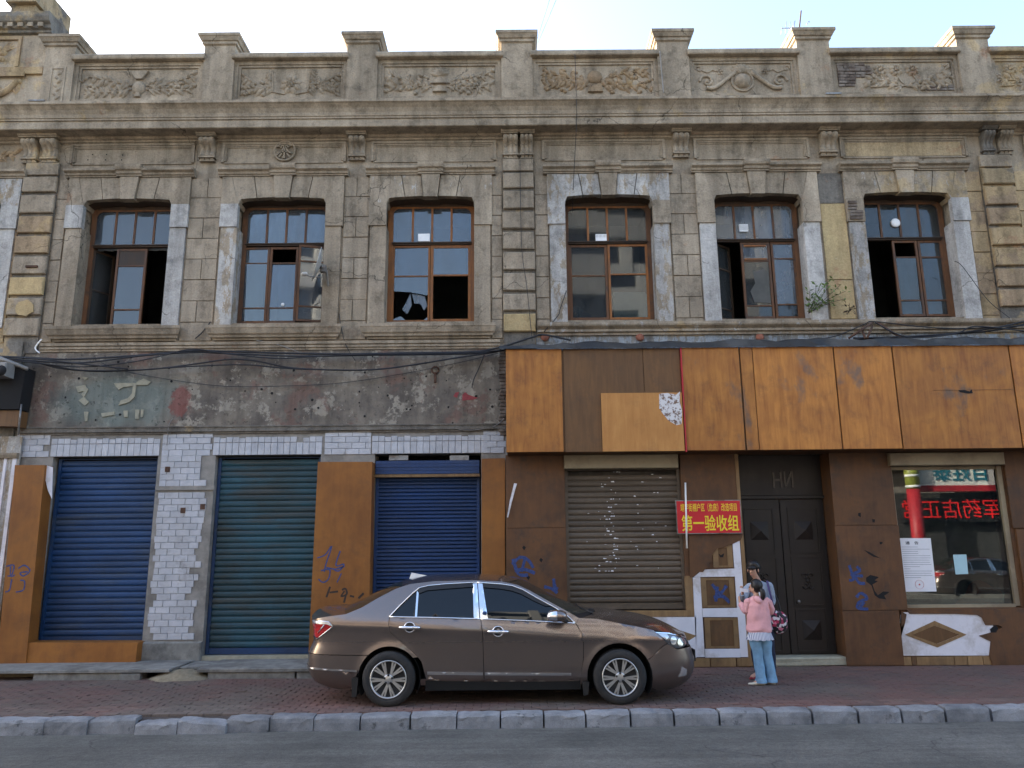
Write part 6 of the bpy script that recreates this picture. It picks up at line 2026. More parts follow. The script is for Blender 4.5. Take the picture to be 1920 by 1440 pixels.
def panel(name, outline, mat, parent, off=0.0, rim=.02, grid=.045, side=-1, shrink=0.0):
    P = dens([(s_of(x, z), z) for x, z in outline])
    c = (sum(p[0] for p in P) / len(P), sum(p[1] for p in P) / len(P))
    n = len(P)
    pts = [Vector(p) for p in P]
    s0, s1 = min(p[0] for p in P), max(p[0] for p in P)
    z0, z1 = min(p[1] for p in P), max(p[1] for p in P)
    ii = 0
    s = s0 + grid / 2
    while s < s1:
        z = z0 + grid / 2 + (grid / 4 if ii % 2 else 0)
        while z < z1:
            if inpoly((s, z), P):
                dmin = min((s - q[0]) ** 2 + (z - q[1]) ** 2 for q in P)
                if dmin > (grid * .42) ** 2: pts.append(Vector((s, z)))
            z += grid
        s += grid; ii += 1
    edges = [(i, (i + 1) % n) for i in range(n)]
    vo, eo, fo, *_ = delaunay_2d_cdt(pts, edges, [], 0, 1e-5)
    fs = []
    for f in fo:
        cx = sum(vo[i].x for i in f) / len(f); cz = sum(vo[i].y for i in f) / len(f)
        if inpoly((cx, cz), P): fs.append(tuple(f))
    vs = [surf(v.x, v.y, off, side) for v in vo]
    m = MB()
    if side > 0: fs = [f[::-1] for f in fs]
    m.add(vs, fs, True)
    me = m.mesh(name)
    bm = bmesh.new(); bm.from_mesh(me)
    bmesh.ops.recalc_face_normals(bm, faces=bm.faces)
    # make sure the skin faces outward
    tot = sum(f.normal.y * f.calc_area() for f in bm.faces)
    if tot * side < 0: bmesh.ops.reverse_faces(bm, faces=bm.faces)
    if rim:
        be = [e for e in bm.edges if e.is_boundary]
        r_ = bmesh.ops.extrude_edge_only(bm, edges=be)
        for v in r_['geom']:
            if isinstance(v, bmesh.types.BMVert): v.co.y += -side * rim
        for f in bm.faces:
            pass
        newf = [f for f in r_['geom'] if isinstance(f, bmesh.types.BMFace)]
        for f in newf: f.smooth = False
        sharp = {e for f in newf for e in f.edges}
        for e in sharp: e.smooth = False
    bm.to_mesh(me); bm.free()
    me.materials.append(mat)
    return link(name, me, None, parent)


def paint():
    t = NT('brown_metallic_paint')
    p = t.pos('world')
    c = t.mix(t.ramp(t.noise(p, 400, 2), .3, .7), (.180, .142, .126), (.225, .180, .160))
    # road dust, heavier towards the sills
    z = t.sep(p)[2]
    d = t.math('MULTIPLY', t.ramp(z, .75, .2, 0.0, .45), t.ramp(t.noise(p, 7, 5), .35, .7, .4, 1.0))
    c = t.mix(d, c, (.16, .135, .115))
    b = t.bsdf(c, t.ramp(d, 0, .4, .27, .45), .85, .5, coat=.9)
    b.inputs['Coat Roughness'].default_value = .06
    return t.m


M['paint'] = paint()
M['chrome'] = simple('chrome', (.78, .78, .80), .10, 1.0, var=.03, bump=0)
M['trim_silver'] = simple('dull_silver_trim', (.42, .40, .39), .3, .8, var=.05, bump=0)
M['alloy'] = simple('alloy_wheel', (.46, .46, .46), .32, .85, var=.1, bump=0)
M['tyre'] = simple('dusty_tyre_rubber', (.020, .020, .021), .85, var=.3, scale=14, bump=.3, dirt=(.036, .034, .032))
M['plastic'] = simple('black_plastic', (.012, .012, .013), .45, bump=0)
M['under'] = simple('underbody', (.008, .008, .008), .95, bump=0)
M['car_glass'] = (lambda t: (t.bsdf((.004, .006, .008), .02, 0, .48), t.m)[1])(NT('tinted_car_glass'))
M['screen_glass'] = (lambda t: (t.bsdf((.018, .022, .018), .04, 0, .55), t.m)[1])(NT('windscreen_glass'))
M['tail_red'] = (lambda t: (t.bsdf((.42, .012, .014), .12, 0, .6, coat=1.0), t.m)[1])(NT('red_tail_lens'))
M['lens'] = (lambda t: (t.bsdf((.50, .51, .53), .12, .55, .6, coat=1.0), t.m)[1])(NT('clear_lamp_lens'))
M['lens_dark'] = (lambda t: (t.bsdf((.10, .10, .11), .15, .5, .6, coat=1.0), t.m)[1])(NT('dark_lamp_housing'))

CAR = empty('parked_car', (-.15, YC, 0))
tag(CAR, 'brown four-door sedan parked on the pavement in front of the shutters', 'car')
circ = lambda cx, r_, a0, a1, n=16: [(cx + r_ * math.cos(R(a0 + (a1 - a0) * k / n)), WZ + r_ * math.sin(R(a0 + (a1 - a0) * k / n))) for k in range(n + 1)]
EDGE = [(-2.52, .99), (-2.3, 1.035), (-2.07, 1.065), (-1.88, 1.14), (-1.68, 1.255), (-1.47, 1.36), (-1.3, 1.412), (-1.0, 1.442), (-.5, 1.45), (-.15, 1.43), (.05, 1.388), (.2, 1.32), (.4, 1.21), (.6, 1.105), (.75, 1.02), (.80, .995)]
FRAME = [(.752, .945), (.632, 1.045), (.503, 1.121), (.282, 1.237), (.112, 1.333), (-.021, 1.380), (-.155, 1.400), (-.458, 1.424), (-.839, 1.410), (-1.063, 1.392), (-1.184, 1.366), (-1.263, 1.302), (-1.417, 1.152), (-1.525, 1.036)]
RCUT = [(-1.533, .948), (-1.506, .849), (-1.389, .75), (-1.222, .615), (-1.168, .56)]
for side in (-1, 1):
    sf = panel('side_frame', EDGE + FRAME + RCUT + circ(WR, .378, 40, 133) + [(-1.86, .585), (-3, .60), (-3, .985)], M['paint'], CAR, side=side)
    panel('front_fender', [(.757, .941), (.82, .83), (.844, .708), (.839, .514), (.792, .30), (.80, .225), (.885, .22)] + circ(WF, .395, 190, 28) + [(1.803, .652), (1.872, .684), (1.728, .823), (1.71, .843), (1.5, .89), (1.28, .933), (1.01, .984), (.802, .994)], M['paint'], CAR, side=side, grid=.034)
    panel('front_bumper', circ(WF, .395, 27.3, -8, 6) + [(1.665, .17), (1.75, .12), (2.0, .125), (3, .15), (3, .605), (2.12, .615), (1.997, .606), (1.874, .678), (1.807, .647)], M['paint'], CAR, side=side)
    panel('nose', [(2.165, .715), (3, .735), (3, .76), (2.10, .768)], M['paint'], CAR, side=side)
    panel('grille', [(2.17, .625), (3, .615), (3, .73), (2.17, .705)], M['plastic'], CAR, side=side, off=-.012)
    panel('rear_bumper', circ(WR, .378, 135, 176, 8) + [(-1.905, .41), (-3, .45), (-3, .592), (-1.855, .577)], M['paint'], CAR, side=side)
    panel('rear_valance', [(-1.90, .385), (-1.93, .20), (-2.1, .17), (-2.5, .21), (-3, .22), (-3, .43)], M['paint'], CAR, side=side)
    panel('valance_strip', [(-1.905, .39), (-3, .432), (-3, .448), (-1.905, .408)], M['trim_silver'], CAR, side=side, off=.016, grid=.02)
    panel('sill', [(-1.135, .225), (-1.145, .30), (.785, .275), (.80, .222)], M['paint'], CAR, side=side, off=-.012)
    rd = panel('door', [(-1.517, 1.03), (-1.527, .948), (-1.50, .849), (-1.383, .75), (-1.214, .615), (-1.123, .506), (-1.078, .337), (-1.07, .302), (-.371, .285), (-.373, .331), (-.386, .84), (-.412, .998)], M['paint'], CAR, side=side)
    fd = panel('door', [(-.405, .998), (-.379, .84), (-.366, .331), (-.364, .285), (.786, .272), (.832, .514), (.837, .708), (.813, .83), (.748, .938)], M['paint'], CAR, side=side)
    panel('quarter_glass', [(-1.50, 1.038), (-1.212, 1.028), (-1.212, 1.33), (-1.26, 1.292), (-1.41, 1.148)], M['car_glass'], rd, off=-.010, rim=0, side=side)
    panel('window_glass', [(-1.188, 1.028), (-1.188, 1.354), (-1.12, 1.372), (-1.063, 1.383), (-.839, 1.402), (-.513, 1.418), (-.49, 1.006)], M['car_glass'], rd, off=-.010, rim=0, side=side)
    panel('window_glass', [(-.398, 1.414), (-.155, 1.392), (-.021, 1.371), (.108, 1.325), (.277, 1.229), (.498, 1.113), (.627, 1.037), (.738, .939), (-.318, .996)], M['car_glass'], fd, off=-.010, rim=0, side=side)
    panel('pillar_trim', [(-.516, 1.42), (-.462, 1.424), (-.424, 1.0), (-.492, 1.002)], M['chrome'], rd, off=-.002, rim=.012, side=side)
    panel('pillar_trim', [(-.452, 1.422), (-.396, 1.416), (-.318, .996), (-.412, .999)], M['chrome'], fd, off=-.002, rim=.012, side=side)
    panel('pillar_trim', [(-1.212, 1.028), (-1.188, 1.028), (-1.188, 1.36), (-1.212, 1.34)], M['chrome'], rd, off=-.002, rim=.012, side=side)
    panel('rain_visor', [(-1.21, 1.335), (-1.18, 1.362), (-1.063, 1.388), (-.839, 1.407), (-.52, 1.42), (-.518, 1.372), (-.85, 1.352), (-1.08, 1.335), (-1.18, 1.30)], M['plastic'], rd, off=.006, rim=.012, side=side)
    panel('rain_visor', [(-.39, 1.417), (-.155, 1.396), (-.021, 1.375), (.108, 1.329), (.277, 1.233), (.45, 1.142), (.40, 1.135), (.25, 1.20), (.09, 1.283), (-.03, 1.322), (-.16, 1.345), (-.385, 1.365)], M['plastic'], fd, off=.006, rim=.012, side=side)

    def strip(name, pts, r_, mat, par, off=.004, flat=1.0):
        P = []
        for k in range(len(pts) - 1):
            for q in range(6):
                f = q / 6
                P.append((pts[k][0] + (pts[k + 1][0] - pts[k][0]) * f, pts[k][1] + (pts[k + 1][1] - pts[k][1]) * f))
        P.append(pts[-1])
        m = MB(); m.tube([surf(s_of(x, z), z, off, side) for x, z in P], r_, 6, flat=flat)
        return m.build(name, mat, par)
    strip('window_surround', [(.745, .940)] + FRAME[1:8], .008, M['chrome'], fd)
    strip('window_surround', FRAME[7:], .008, M['chrome'], rd)
    strip('waist_strip', [(-1.525, 1.033), (-1.0, 1.020), (-.415, 1.000)], .009, M['chrome'], rd)
    strip('waist_strip', [(-.405, .999), (.2, .970), (.745, .938)], .009, M['chrome'], fd)
    panel('side_strip', [(-1.052, .358), (-.382, .345), (-.382, .374), (-1.052, .388)], M['trim_silver'], rd, off=.022, rim=.02, side=side, grid=.02)
    panel('side_strip', [(-.358, .345), (.684, .333), (.684, .360), (-.358, .374)], M['trim_silver'], fd, off=.022, rim=.02, side=side, grid=.02)
    for par, hx, hz in ((rd, -1.27, .911), (fd, -.195, .855)):
        P0 = surf(s_of(hx, hz), hz, 0, side)
        m = MB()
        pts = [surf(s_of(hx + q, hz), hz - .02 * q, .012 + .030 * math.sin(math.pi * min(1, max(0, (q + .135) / .27))) ** .6, side) for q in (-.135, -.11, -.06, 0, .06, .11, .135)]
        m.tube(pts, [.010, .018, .020, .020, .020, .018, .010], 8); m.build('door_handle', M['chrome'], par)
        m = MB(); m.tube([surf(s_of(hx + .0 + .065 * math.cos(a), hz), hz + .058 * math.sin(a), .004, side) for a in [q * 2 * math.pi / 20 for q in range(21)]], .007, 5, caps=False); m.build('handle_cup', M['chrome'], par)
        panel('handle_recess', [(hx + .056 * math.cos(q), hz + .05 * math.sin(q)) for q in [k * 2 * math.pi / 14 for k in range(14)]], M['plastic'], par, off=.0025, rim=0, side=side)
    # lamps
    hl = panel('headlight', [(1.735, .815), (1.888, .803), (2.07, .760), (2.16, .717), (2.15, .65), (2.10, .629), (1.997, .618), (1.90, .665)], M['lens_dark'], CAR, off=-.004, side=side, grid=.03)
    panel('lamp_reflector', [(1.76, .803), (1.88, .795), (1.90, .76), (1.86, .725)], M['lens'], hl, off=.003, rim=0, side=side, grid=.03)
    for cx, cz in ((1.955, .715), (2.05, .69)):
        panel('lamp_reflector', [(cx + .042 * math.cos(q), cz + .05 * math.sin(q)) for q in [k * 2 * math.pi / 12 for k in range(12)]], M['lens'], hl, off=.006, rim=0, side=side, grid=.02)
    panel('lamp_edge', [(1.725, .822), (1.888, .809), (2.07, .766), (2.16, .722), (2.155, .712), (2.07, .752), (1.888, .797), (1.75, .808)], M['chrome'], hl, off=.004, rim=0, side=side, grid=.03)
    panel('fog_lamp', [(2.05, .405), (2.00, .28), (2.12, .29), (2.125, .36)], M['lens'], CAR, off=.004, side=side, grid=.03)
    tl = panel('tail_light', [(-2.52, .945), (-2.30, .945), (-2.235, .918), (-2.43, .775), (-2.50, .80)], M['tail_red'], CAR, off=.005, side=side, grid=.03)
    panel('lamp_band', [(-2.52, .982), (-2.275, .972), (-2.24, .925), (-2.30, .947), (-2.52, .947)], M['lens'], tl, off=.007, rim=0, side=side, grid=.03)
    m = MB(); m.tube([surf(s_of(x, z), z, .008, side) for x, z in [(-2.52, .985), (-2.40, .983), (-2.275, .976), (-2.222, .922), (-2.33, .84), (-2.43, .765), (-2.50, .79)]], .007, 5); m.build('lamp_edge', M['chrome'], tl)
    m = MB(); m.tube([surf(s_of(x, z), z, .010, side) for x, z in [(-2.33, .94), (-2.42, .84)]], .006, 5); m.build('lamp_edge', M['lens'], tl)
    # wheel houses, mud flaps
    for xw, r_ in ((WR, .378), (WF, .395)):
        m = MB(); n = 18
        ring = [(xw + r_ * math.cos(R(-30 + 240 * k / n)), WZ + r_ * math.sin(R(-30 + 240 * k / n))) for k in range(n + 1)]
        vs = []
        for x, z in ring: vs += [(x, YC + side * .86, z), (x, YC + side * .55, z)]
        m.add(vs, [(2 * k, 2 * k + 1, 2 * k + 3, 2 * k + 2) for k in range(n)], True)
        m.add([(xw, YC + side * .55, WZ)] + [(x, YC + side * .55, z) for x, z in ring], [(0, k + 1, k + 2) for k in range(n)])
        m.build('wheel_house', M['under'], CAR, fix=False)
    for (xx, zz) in ((-1.93, .33), (.845, .26)):
        m = MB(); y0 = YC + side * .89
        m.prism([(xx - .03, zz), (xx + .05, zz), (xx + .035, .12), (xx - .02, .11)], min(y0, y0 - side * .2), max(y0, y0 - side * .2)); m.build('mud_flap', M['plastic'], CAR)


# top surfaces
def arcpts(P, n):
    P = spl([(a, b, 0) for a, b in P], 8)
    S_ = [0]
    for i in range(1, len(P)): S_.append(S_[-1] + (P[i] - P[i - 1]).length)
    out, j = [], 0
    for k in range(n + 1):
        t = S_[-1] * k / n
        while j < len(P) - 2 and S_[j + 1] < t: j += 1
        f = (t - S_[j]) / max(1e-9, S_[j + 1] - S_[j])
        out.append(P[j] + (P[j + 1] - P[j]) * f)
    return [(p.x, p.y) for p in out]


def cap(name, near, cen, mat, t0=0.0, t1=1.0, n=16, mcols=16, drop=0.0, pw=2.2):
    E, C_ = arcpts(near, 40), arcpts(cen, 40)
    vs = []
    for i in range(n + 1):
        t = (t0 + (t1 - t0) * i / n) * 40
        k = min(39, int(t)); f = t - k
        ex, ez = E[k][0] + (E[k + 1][0] - E[k][0]) * f, E[k][1] + (E[k + 1][1] - E[k][1]) * f
        cx, cz = C_[k][0] + (C_[k + 1][0] - C_[k][0]) * f, C_[k][1] + (C_[k + 1][1] - C_[k][1]) * f
        q = surf(s_of(ex, ez), ez)
        hy = YC - q.y
        for j in range(mcols + 1):
            v = -1 + 2 * j / mcols
            a = abs(v) ** pw
            vs.append((cx + (q.x - cx) * a, YC + v * hy, cz + (ez - cz) * a - drop))
    m = MB(); w = mcols + 1
    m.add(vs, [(i * w + j, i * w + j + 1, (i + 1) * w + j + 1, (i + 1) * w + j) for i in range(n) for j in range(mcols)], True)
    o = m.build(name, mat, CAR, fix=False)
    up = sum(p.normal.z * p.area for p in o.data.polygons)
    if up < 0: o.data.flip_normals()
    return o


AP = [(.80, .995), (.75, 1.02), (.6, 1.105), (.4, 1.21), (.2, 1.32), (.05, 1.388), (-.1, 1.42)]
ws_c = [(1.06, 1.03), (.846, 1.078), (.707, 1.136), (.54, 1.213), (.343, 1.317), (.174, 1.408), (.08, 1.444)]
cap('windscreen', AP, ws_c, M['screen_glass'], .07, 1.0)
cap('cowl', AP, ws_c, M['plastic'], 0, .07, n=3)
cap('hood', [(.80, .995), (1.01, .984), (1.28, .933), (1.5, .89), (1.71, .845), (1.95, .80), (2.11, .765)], [(1.06, 1.028), (1.22, 1.030), (1.5, .996), (1.77, .945), (1.98, .872), (2.21, .750)], M['paint'], n=24, pw=2.8)
cap('roof', [(-.1, 1.42), (-.15, 1.43), (-.5, 1.45), (-1.0, 1.442), (-1.3, 1.412), (-1.4, 1.385)], [(.08, 1.444), (-.166, 1.488), (-.48, 1.508), (-.76, 1.508), (-1.05, 1.50), (-1.29, 1.475), (-1.45, 1.438)], M['paint'], n=20, pw=2.6)
cap('rear_screen', [(-1.4, 1.385), (-1.68, 1.255), (-1.88, 1.14), (-2.07, 1.065)], [(-1.45, 1.438), (-1.53, 1.418), (-1.75, 1.326), (-1.98, 1.216), (-2.19, 1.118)], M['screen_glass'])
cap('boot_lid', [(-2.07, 1.065), (-2.3, 1.035), (-2.52, .99)], [(-2.19, 1.118), (-2.41, 1.114), (-2.55, 1.098), (-2.63, 1.03)], M['paint'], n=12)
m = MB(); m.box(-2.3, 1.95, YC - .54, YC + .54, .17, .66)
m.box(-1.08, .80, YC - .80, YC + .80, .165, .92); m.box(-1.2, .3, YC - .52, YC + .52, .92, 1.22)
m.build('underbody', M['under'], CAR, fix=False)
# mirrors
def weld(m):
    """keep only the vertices in use"""
    used = sorted({i for f in m.f for i in f}); mp = {a: b for b, a in enumerate(used)}
    n = MB(); n.add([m.v[i] for i in used], [tuple(mp[i] for i in f) for f in m.f], True)
    return n


for side in (-1, 1):
    c = Vector((.50, YC + side * 1.02, 1.035))
    vs, fs = [], []
    for i in range(11):
        for j in range(16):
            a, b = math.pi * i / 10, 2 * math.pi * j / 16
            x = .12 * math.cos(a)
            r_ = math.sin(a) ** .7
            vs.append((c.x + .02 + x, c.y + .085 * r_ * math.cos(b), c.z + .075 * r_ * math.sin(b) * (1.0 if math.sin(b) > 0 else .85)))
    for i in range(10):
        for j in range(16): fs.append((i * 16 + j, i * 16 + (j + 1) % 16, (i + 1) * 16 + (j + 1) % 16, (i + 1) * 16 + j))
    m = MB(); m.add(vs, fs, True); mo = m.build('wing_mirror', M['paint'], CAR)
    m = MB(); m.tube([c + Vector((.06, -side * .06, -.03)), c + Vector((.14, -side * .17, -.075))], .028, 6); m.build('mirror_foot', M['plastic'], mo)
    vs2 = [(c.x + .02 + (v[0] - c.x - .02) * 1.03 - .004, c.y + (v[1] - c.y) * 1.03, c.z + (v[2] - c.z) * 1.03) for v in vs]
    m = MB(); m.add(vs2, [fs[i_ * 16 + j_] for i_ in range(5, 10) for j_ in range(16)], True); m = weld(m); m.build('mirror_cover', M['chrome'], mo)


# wheels
def wheel(xw, side):
    yo = YC + side * .895
    w = empty('wheel', (xw, yo, WZ), CAR)
    sg_ = side
    m = MB()
    prof = [(.215, -.03), (.225, .0), (.25, .006), (.285, .002), (.308, -.012), (.318, -.03), (.320, -.05), (.320, -.16), (.31, -.19), (.24, -.20), (.215, -.19)]
    m.lathe([(r_, h * sg_) for r_, h in prof], (xw, yo, WZ), 'Y', 40); m.build('tyre', M['tyre'], w)
    m = MB()
    m.lathe([(.215, -.02 * sg_), (.222, .004 * sg_), (.207, .004 * sg_), (.200, -.03 * sg_), (.198, -.15 * sg_)], (xw, yo, WZ), 'Y', 40)
    m.f = m.f[:-2]; m.smooth = m.smooth[:-2]; m.mi = m.mi[:-2]
    m.lathe([(.06, -.03 * sg_), (.06, -.008 * sg_), (.045, -.002 * sg_), (.0005, -.002 * sg_)], (xw, yo, WZ), 'Y', 20)
    for k in range(5):
        for off in (-27, -18.5, -7.5, 7.5, 18.5, 27)[0:6] if False else (-22, -12, 12, 22):
            a = R(90 + 72 * k + 36 + off); a0 = R(90 + 72 * k + 36 + off * .45)
            d = Vector((math.cos(a), 0, math.sin(a))); d0 = Vector((math.cos(a0), 0, math.sin(a0)))
            p0 = Vector((xw, yo - sg_ * .010, WZ)) + d0 * .055; p1 = Vector((xw, yo - sg_ * .008, WZ)) + d * .208
            n = (p1 - p0).normalized().cross(Vector((0, 1, 0))) * .010
            b = Vector((0, -sg_ * .03, 0))
            m.add([p0 - n, p0 + n, p1 + n, p1 - n, p0 - n + b, p0 + n + b, p1 + n + b, p1 - n + b], [(0, 1, 2, 3), (0, 4, 5, 1), (1, 5, 6, 2), (2, 6, 7, 3), (3, 7, 4, 0)])
    m.build('rim', M['alloy'], w)
    m = MB()
    for k in range(5):
        a = R(90 + 72 * k); m.lathe([(.0145, 0), (.0145, -.004 * -sg_)], (xw + .048 * math.cos(a), yo - sg_ * .004, WZ + .048 * math.sin(a)), 'Y', 8)
    o = m.build('wheel_nuts', M['plastic'], w); o['kind'] = 'stuff'
    m = MB(); m.lathe([(.15, -.06 * sg_), (.15, -.075 * sg_)], (xw, yo, WZ), 'Y', 28); m.lathe([(.195, -.12 * sg_), (.195, -.125 * sg_)], (xw, yo, WZ), 'Y', 28); m.build('brake_disc', M['under'], w)


for xw in (WR, WF):
    for side in (-1, 1): wheel(xw, side)
# roof fin, wipers, plate
m = MB(); m.prism([(-1.40, 1.452), (-1.17, 1.490), (-1.30, 1.515), (-1.375, 1.53)], YC - .02, YC + .02); m.build('roof_fin', M['white_plastic'], CAR)
m = MB(); m.box(2.318, 2.335, YC - .23, YC + .23, .40, .54); m.build('number_plate', M['plastic'], CAR)
m = MB(); m.tube([(1.0, YC - .55, 1.03), (.86, YC - .2, 1.075), (.84, YC + .25, 1.085)], .010, 5); m.build('wiper', M['plastic'], CAR)
p = surf(s_of(-.36, 1.06), 1.06, .004)
m = MB(); m.lathe([(.028, 0), (.028, -.002)], tuple(p), 'Y', 16); m.build('sticker', M['sh_blue2'], CAR)


# ------------------------------------------------------------------ a second car across the street, seen only in the shop glass
def copy_tree(o, parent=None):
    c = o.copy(); col.objects.link(c)
    if parent: c.parent = parent
    for ch in list(o.children): copy_tree(ch, c)
    return c


car2 = copy_tree(CAR)
car2.location = (18.4, -15.8, -.15)
car2['label'] = 'sedan parked across the street mirrored in the display window'
car2['group'] = CAR['group'] = 'parked cars'

# ================================================================== the two people by the door
def skin(name, V, E, mat, parent, sub=2, fold=0.0):
    """a continuous body grown over a skeleton: V = [(point, radius or (rx, ry))]"""
    me = bpy.data.meshes.new(name)
    me.from_pydata([tuple(v[0]) for v in V], E, [])
    o = bpy.data.objects.new(name, me); col.objects.link(o)
    md = o.modifiers.new('skin', 'SKIN')
    md.use_smooth_shade = True
    md.branch_smoothing = .6
    sv = me.skin_vertices[0].data
    for i, v in enumerate(V):
        r_ = v[1] if isinstance(v[1], tuple) else (v[1], v[1])
        sv[i].radius = r_
        sv[i].use_root = (i == 0)
    ss = o.modifiers.new('sub', 'SUBSURF'); ss.levels = sub; ss.render_levels = sub
    dg = bpy.context.evaluated_depsgraph_get(); dg.update()
    me2 = bpy.data.meshes.new_from_object(o.evaluated_get(dg))
    bpy.data.objects.remove(o); bpy.data.meshes.remove(me)
    me2.materials.clear(); me2.materials.append(mat)
    if fold:          # creases and sag of cloth
        from mathutils import noise as nz
        me2.update()
        for v in me2.vertices:
            q = v.co * 13.0; q.z *= .55
            d = nz.noise(q) + .6 * nz.noise(v.co * 34.0)
            v.co += v.normal * d * fold
    for p in me2.polygons: p.use_smooth = True
    me2.name = name
    return link(name, me2, None, parent)


def blob(name, c, rx, ry, rz, mat, parent, rot=None, n=18, f=None):
    m = MB(); vs, fs = [], []
    for i in range(n + 1):
        for j in range(n):
            a, b = math.pi * i / n, 2 * math.pi * j / n
            d = Vector((math.sin(a) * math.cos(b), math.sin(a) * math.sin(b), math.cos(a)))
            s = f(d) if f else 1.0
            v = Vector((d.x * rx * s, d.y * ry * s, d.z * rz * s))
            if rot: v = rot @ v
            vs.append(Vector(c) + v)
    for i in range(n):
        for j in range(n): fs.append((i * n + j, (i + 1) * n + j, (i + 1) * n + (j + 1) % n, i * n + (j + 1) % n))
    m.add(vs, fs, True)
    return m.build(name, mat, parent, fix=False)


M['skin'] = simple('skin', (.46, .26, .18), .55, var=.06, scale=20, bump=0)
M['hair'] = simple('black_hair', (.010, .008, .008), .45, var=.4, scale=60, bump=.3)
M['cardigan'] = simple('grey_blue_cardigan', (.27, .31, .38), .9, var=.1, scale=40, bump=.4)
M['shirt'] = simple('white_shirt', (.66, .66, .68), .9, var=.05, bump=.2)
M['jeans_dark'] = simple('dark_navy_jeans', (.014, .02, .045), .9, var=.3, scale=20, bump=.3)
M['jeans'] = simple('light_blue_jeans', (.185, .34, .50), .9, var=.25, scale=9, bump=.4)
M['pink'] = simple('pink_hoodie', (.66, .34, .35), .9, var=.08, scale=15, bump=.5)
M['red_shoe'] = simple('red_shoe', (.22, .018, .03), .5, var=.1, bump=0)
M['canvas'] = simple('off_white_canvas_shoe', (.62, .58, .48), .7, var=.08, bump=0)
M['lip'] = simple('lips', (.33, .10, .09), .5, bump=0)
t = NT('striped_hem'); px_ = t.pos(); sx_ = t.sep(px_)[0]
t.bsdf(t.mix(t.ramp(t.math('SINE', t.math('MULTIPLY', sx_, 330.0)), -.2, .2), (.60, .60, .64), (.22, .25, .36)), .9); M['hem'] = t.m
t = NT('floral_bag_cloth'); q_ = t.pos(); vr = t.n('ShaderNodeTexVoronoi'); vr.inputs['Scale'].default_value = 26; t.l(q_, vr.inputs['Vector'])
cr_ = t.n('ShaderNodeValToRGB'); cr_.color_ramp.interpolation = 'CONSTANT'
for k, (p0, c0) in enumerate(((0, (.012, .010, .014)), (.42, (.35, .02, .07)), (.60, (.55, .16, .24)), (.72, (.60, .56, .58)), (.86, (.03, .02, .03)))):
    e_ = cr_.color_ramp.elements[k] if k < 2 else cr_.color_ramp.elements.new(p0)
    e_.position = p0; e_.color = (*c0, 1)
sc_ = t.n('ShaderNodeSeparateColor'); t.l(vr.outputs['Color'], sc_.inputs[0]); t.l(sc_.outputs[0], cr_.inputs[0]); t.bsdf(cr_.outputs[0], .8); M['floral'] = t.m
M['purple'] = simple('purple_strap', (.06, .045, .13), .8, bump=0)


def fingers(V, E, palm, base_idx, fwd, across, curl, size=1.0):
    """five unequal bent fingers rooted in the palm"""
    lens = [.062, .070, .066, .052]
    for k in range(4):
        b = palm + across * (.027 - .018 * k) * size + fwd * .035 * size
        i0 = len(V)
        V.append((b, .009 * size)); E.append((base_idx, i0))
        p1 = b + fwd * lens[k] * .45 * size + curl * .008 * size
        p2 = p1 + (fwd * .55 + curl * .8).normalized() * lens[k] * .35 * size
        p3 = p2 + (fwd * .1 + curl).normalized() * lens[k] * .28 * size
        for p, r_ in ((p1, .0085), (p2, .0078), (p3, .0062)):
            V.append((p, r_ * size)); E.append((len(V) - 2, len(V) - 1))
    b = palm + across * .036 * size
    V.append((b, .011 * size)); E.append((base_idx, len(V) - 1))
    V.append((b + (across * .7 + fwd * .6).normalized() * .034 * size, .010 * size)); E.append((len(V) - 2, len(V) - 1))
    V.append((b + (across * .5 + fwd * .8).normalized() * .062 * size + curl * .012 * size, .0075 * size)); E.append((len(V) - 2, len(V) - 1))


def figure(J, name, k, build):
    """body mesh from named joints; k scales the girth"""
    V, E, ix = [], [], {}
    def add(n, p, r_, par=None):
        ix[n] = len(V); V.append((Vector(p), r_))
        if par is not None: E.append((ix[par], ix[n]))
    add('pelvis', J['pelvis'], (.125 * k, .095 * k))
    add('waist', J['pelvis'].lerp(J['chest'], .45), (.105 * k, .08 * k), 'pelvis')
    add('chest', J['chest'], (.13 * k, .09 * k), 'waist')
    add('neckb', J['neck'], .055 * k, 'chest')
    hd, fw = J['head'], J['face']
    add('neck', J['neck'].lerp(hd, .40), .043 * k, 'neckb')
    add('jaw', hd + fw * .028 + Vector((0, 0, -.060)), (.060, .066), 'neck')
    add('mid', hd + fw * .006 + Vector((0, 0, .01)), (.080, .090), 'jaw')
    add('crown', hd + fw * -.008 + Vector((0, 0, .062)), (.068, .078), 'mid')
    add('nose', hd + fw * .098 + Vector((0, 0, -.022)), .010, 'mid')
    for s in 'lr':
        add('sh' + s, J['sh' + s], .052 * k, 'chest')
        add('el' + s, J['el' + s], .038 * k, 'sh' + s)
        add('wr' + s, J['wr' + s], .024 * k, 'el' + s)
        fwd = (J['ha' + s] - J['wr' + s]).normalized()
        pl = J['wr' + s] + fwd * .05 * k
        add('pa' + s, pl, (.030 * k, .016 * k), 'wr' + s)
        ac = J['ac' + s].normalized()
        fingers(V, E, pl, ix['pa' + s], fwd, ac, fwd.cross(ac).normalized() * J['cu' + s], k)
        add('hip' + s, J['hip' + s], .078 * k, 'pelvis')
        add('kn' + s, J['kn' + s], .055 * k, 'hip' + s)
        add('an' + s, J['an' + s], .034 * k, 'kn' + s)
        add('toe' + s, J['toe' + s], .028 * k, 'an' + s)
    return skin('body', V, E, M['skin'], build, 2)


def limb(name, pts, mat, parent, sub=2, fold=0.0):
    V = [(p, r_) for p, r_ in pts]
    return skin(name, V, [(i, i + 1) for i in range(len(V) - 1)], mat, parent, sub, fold)


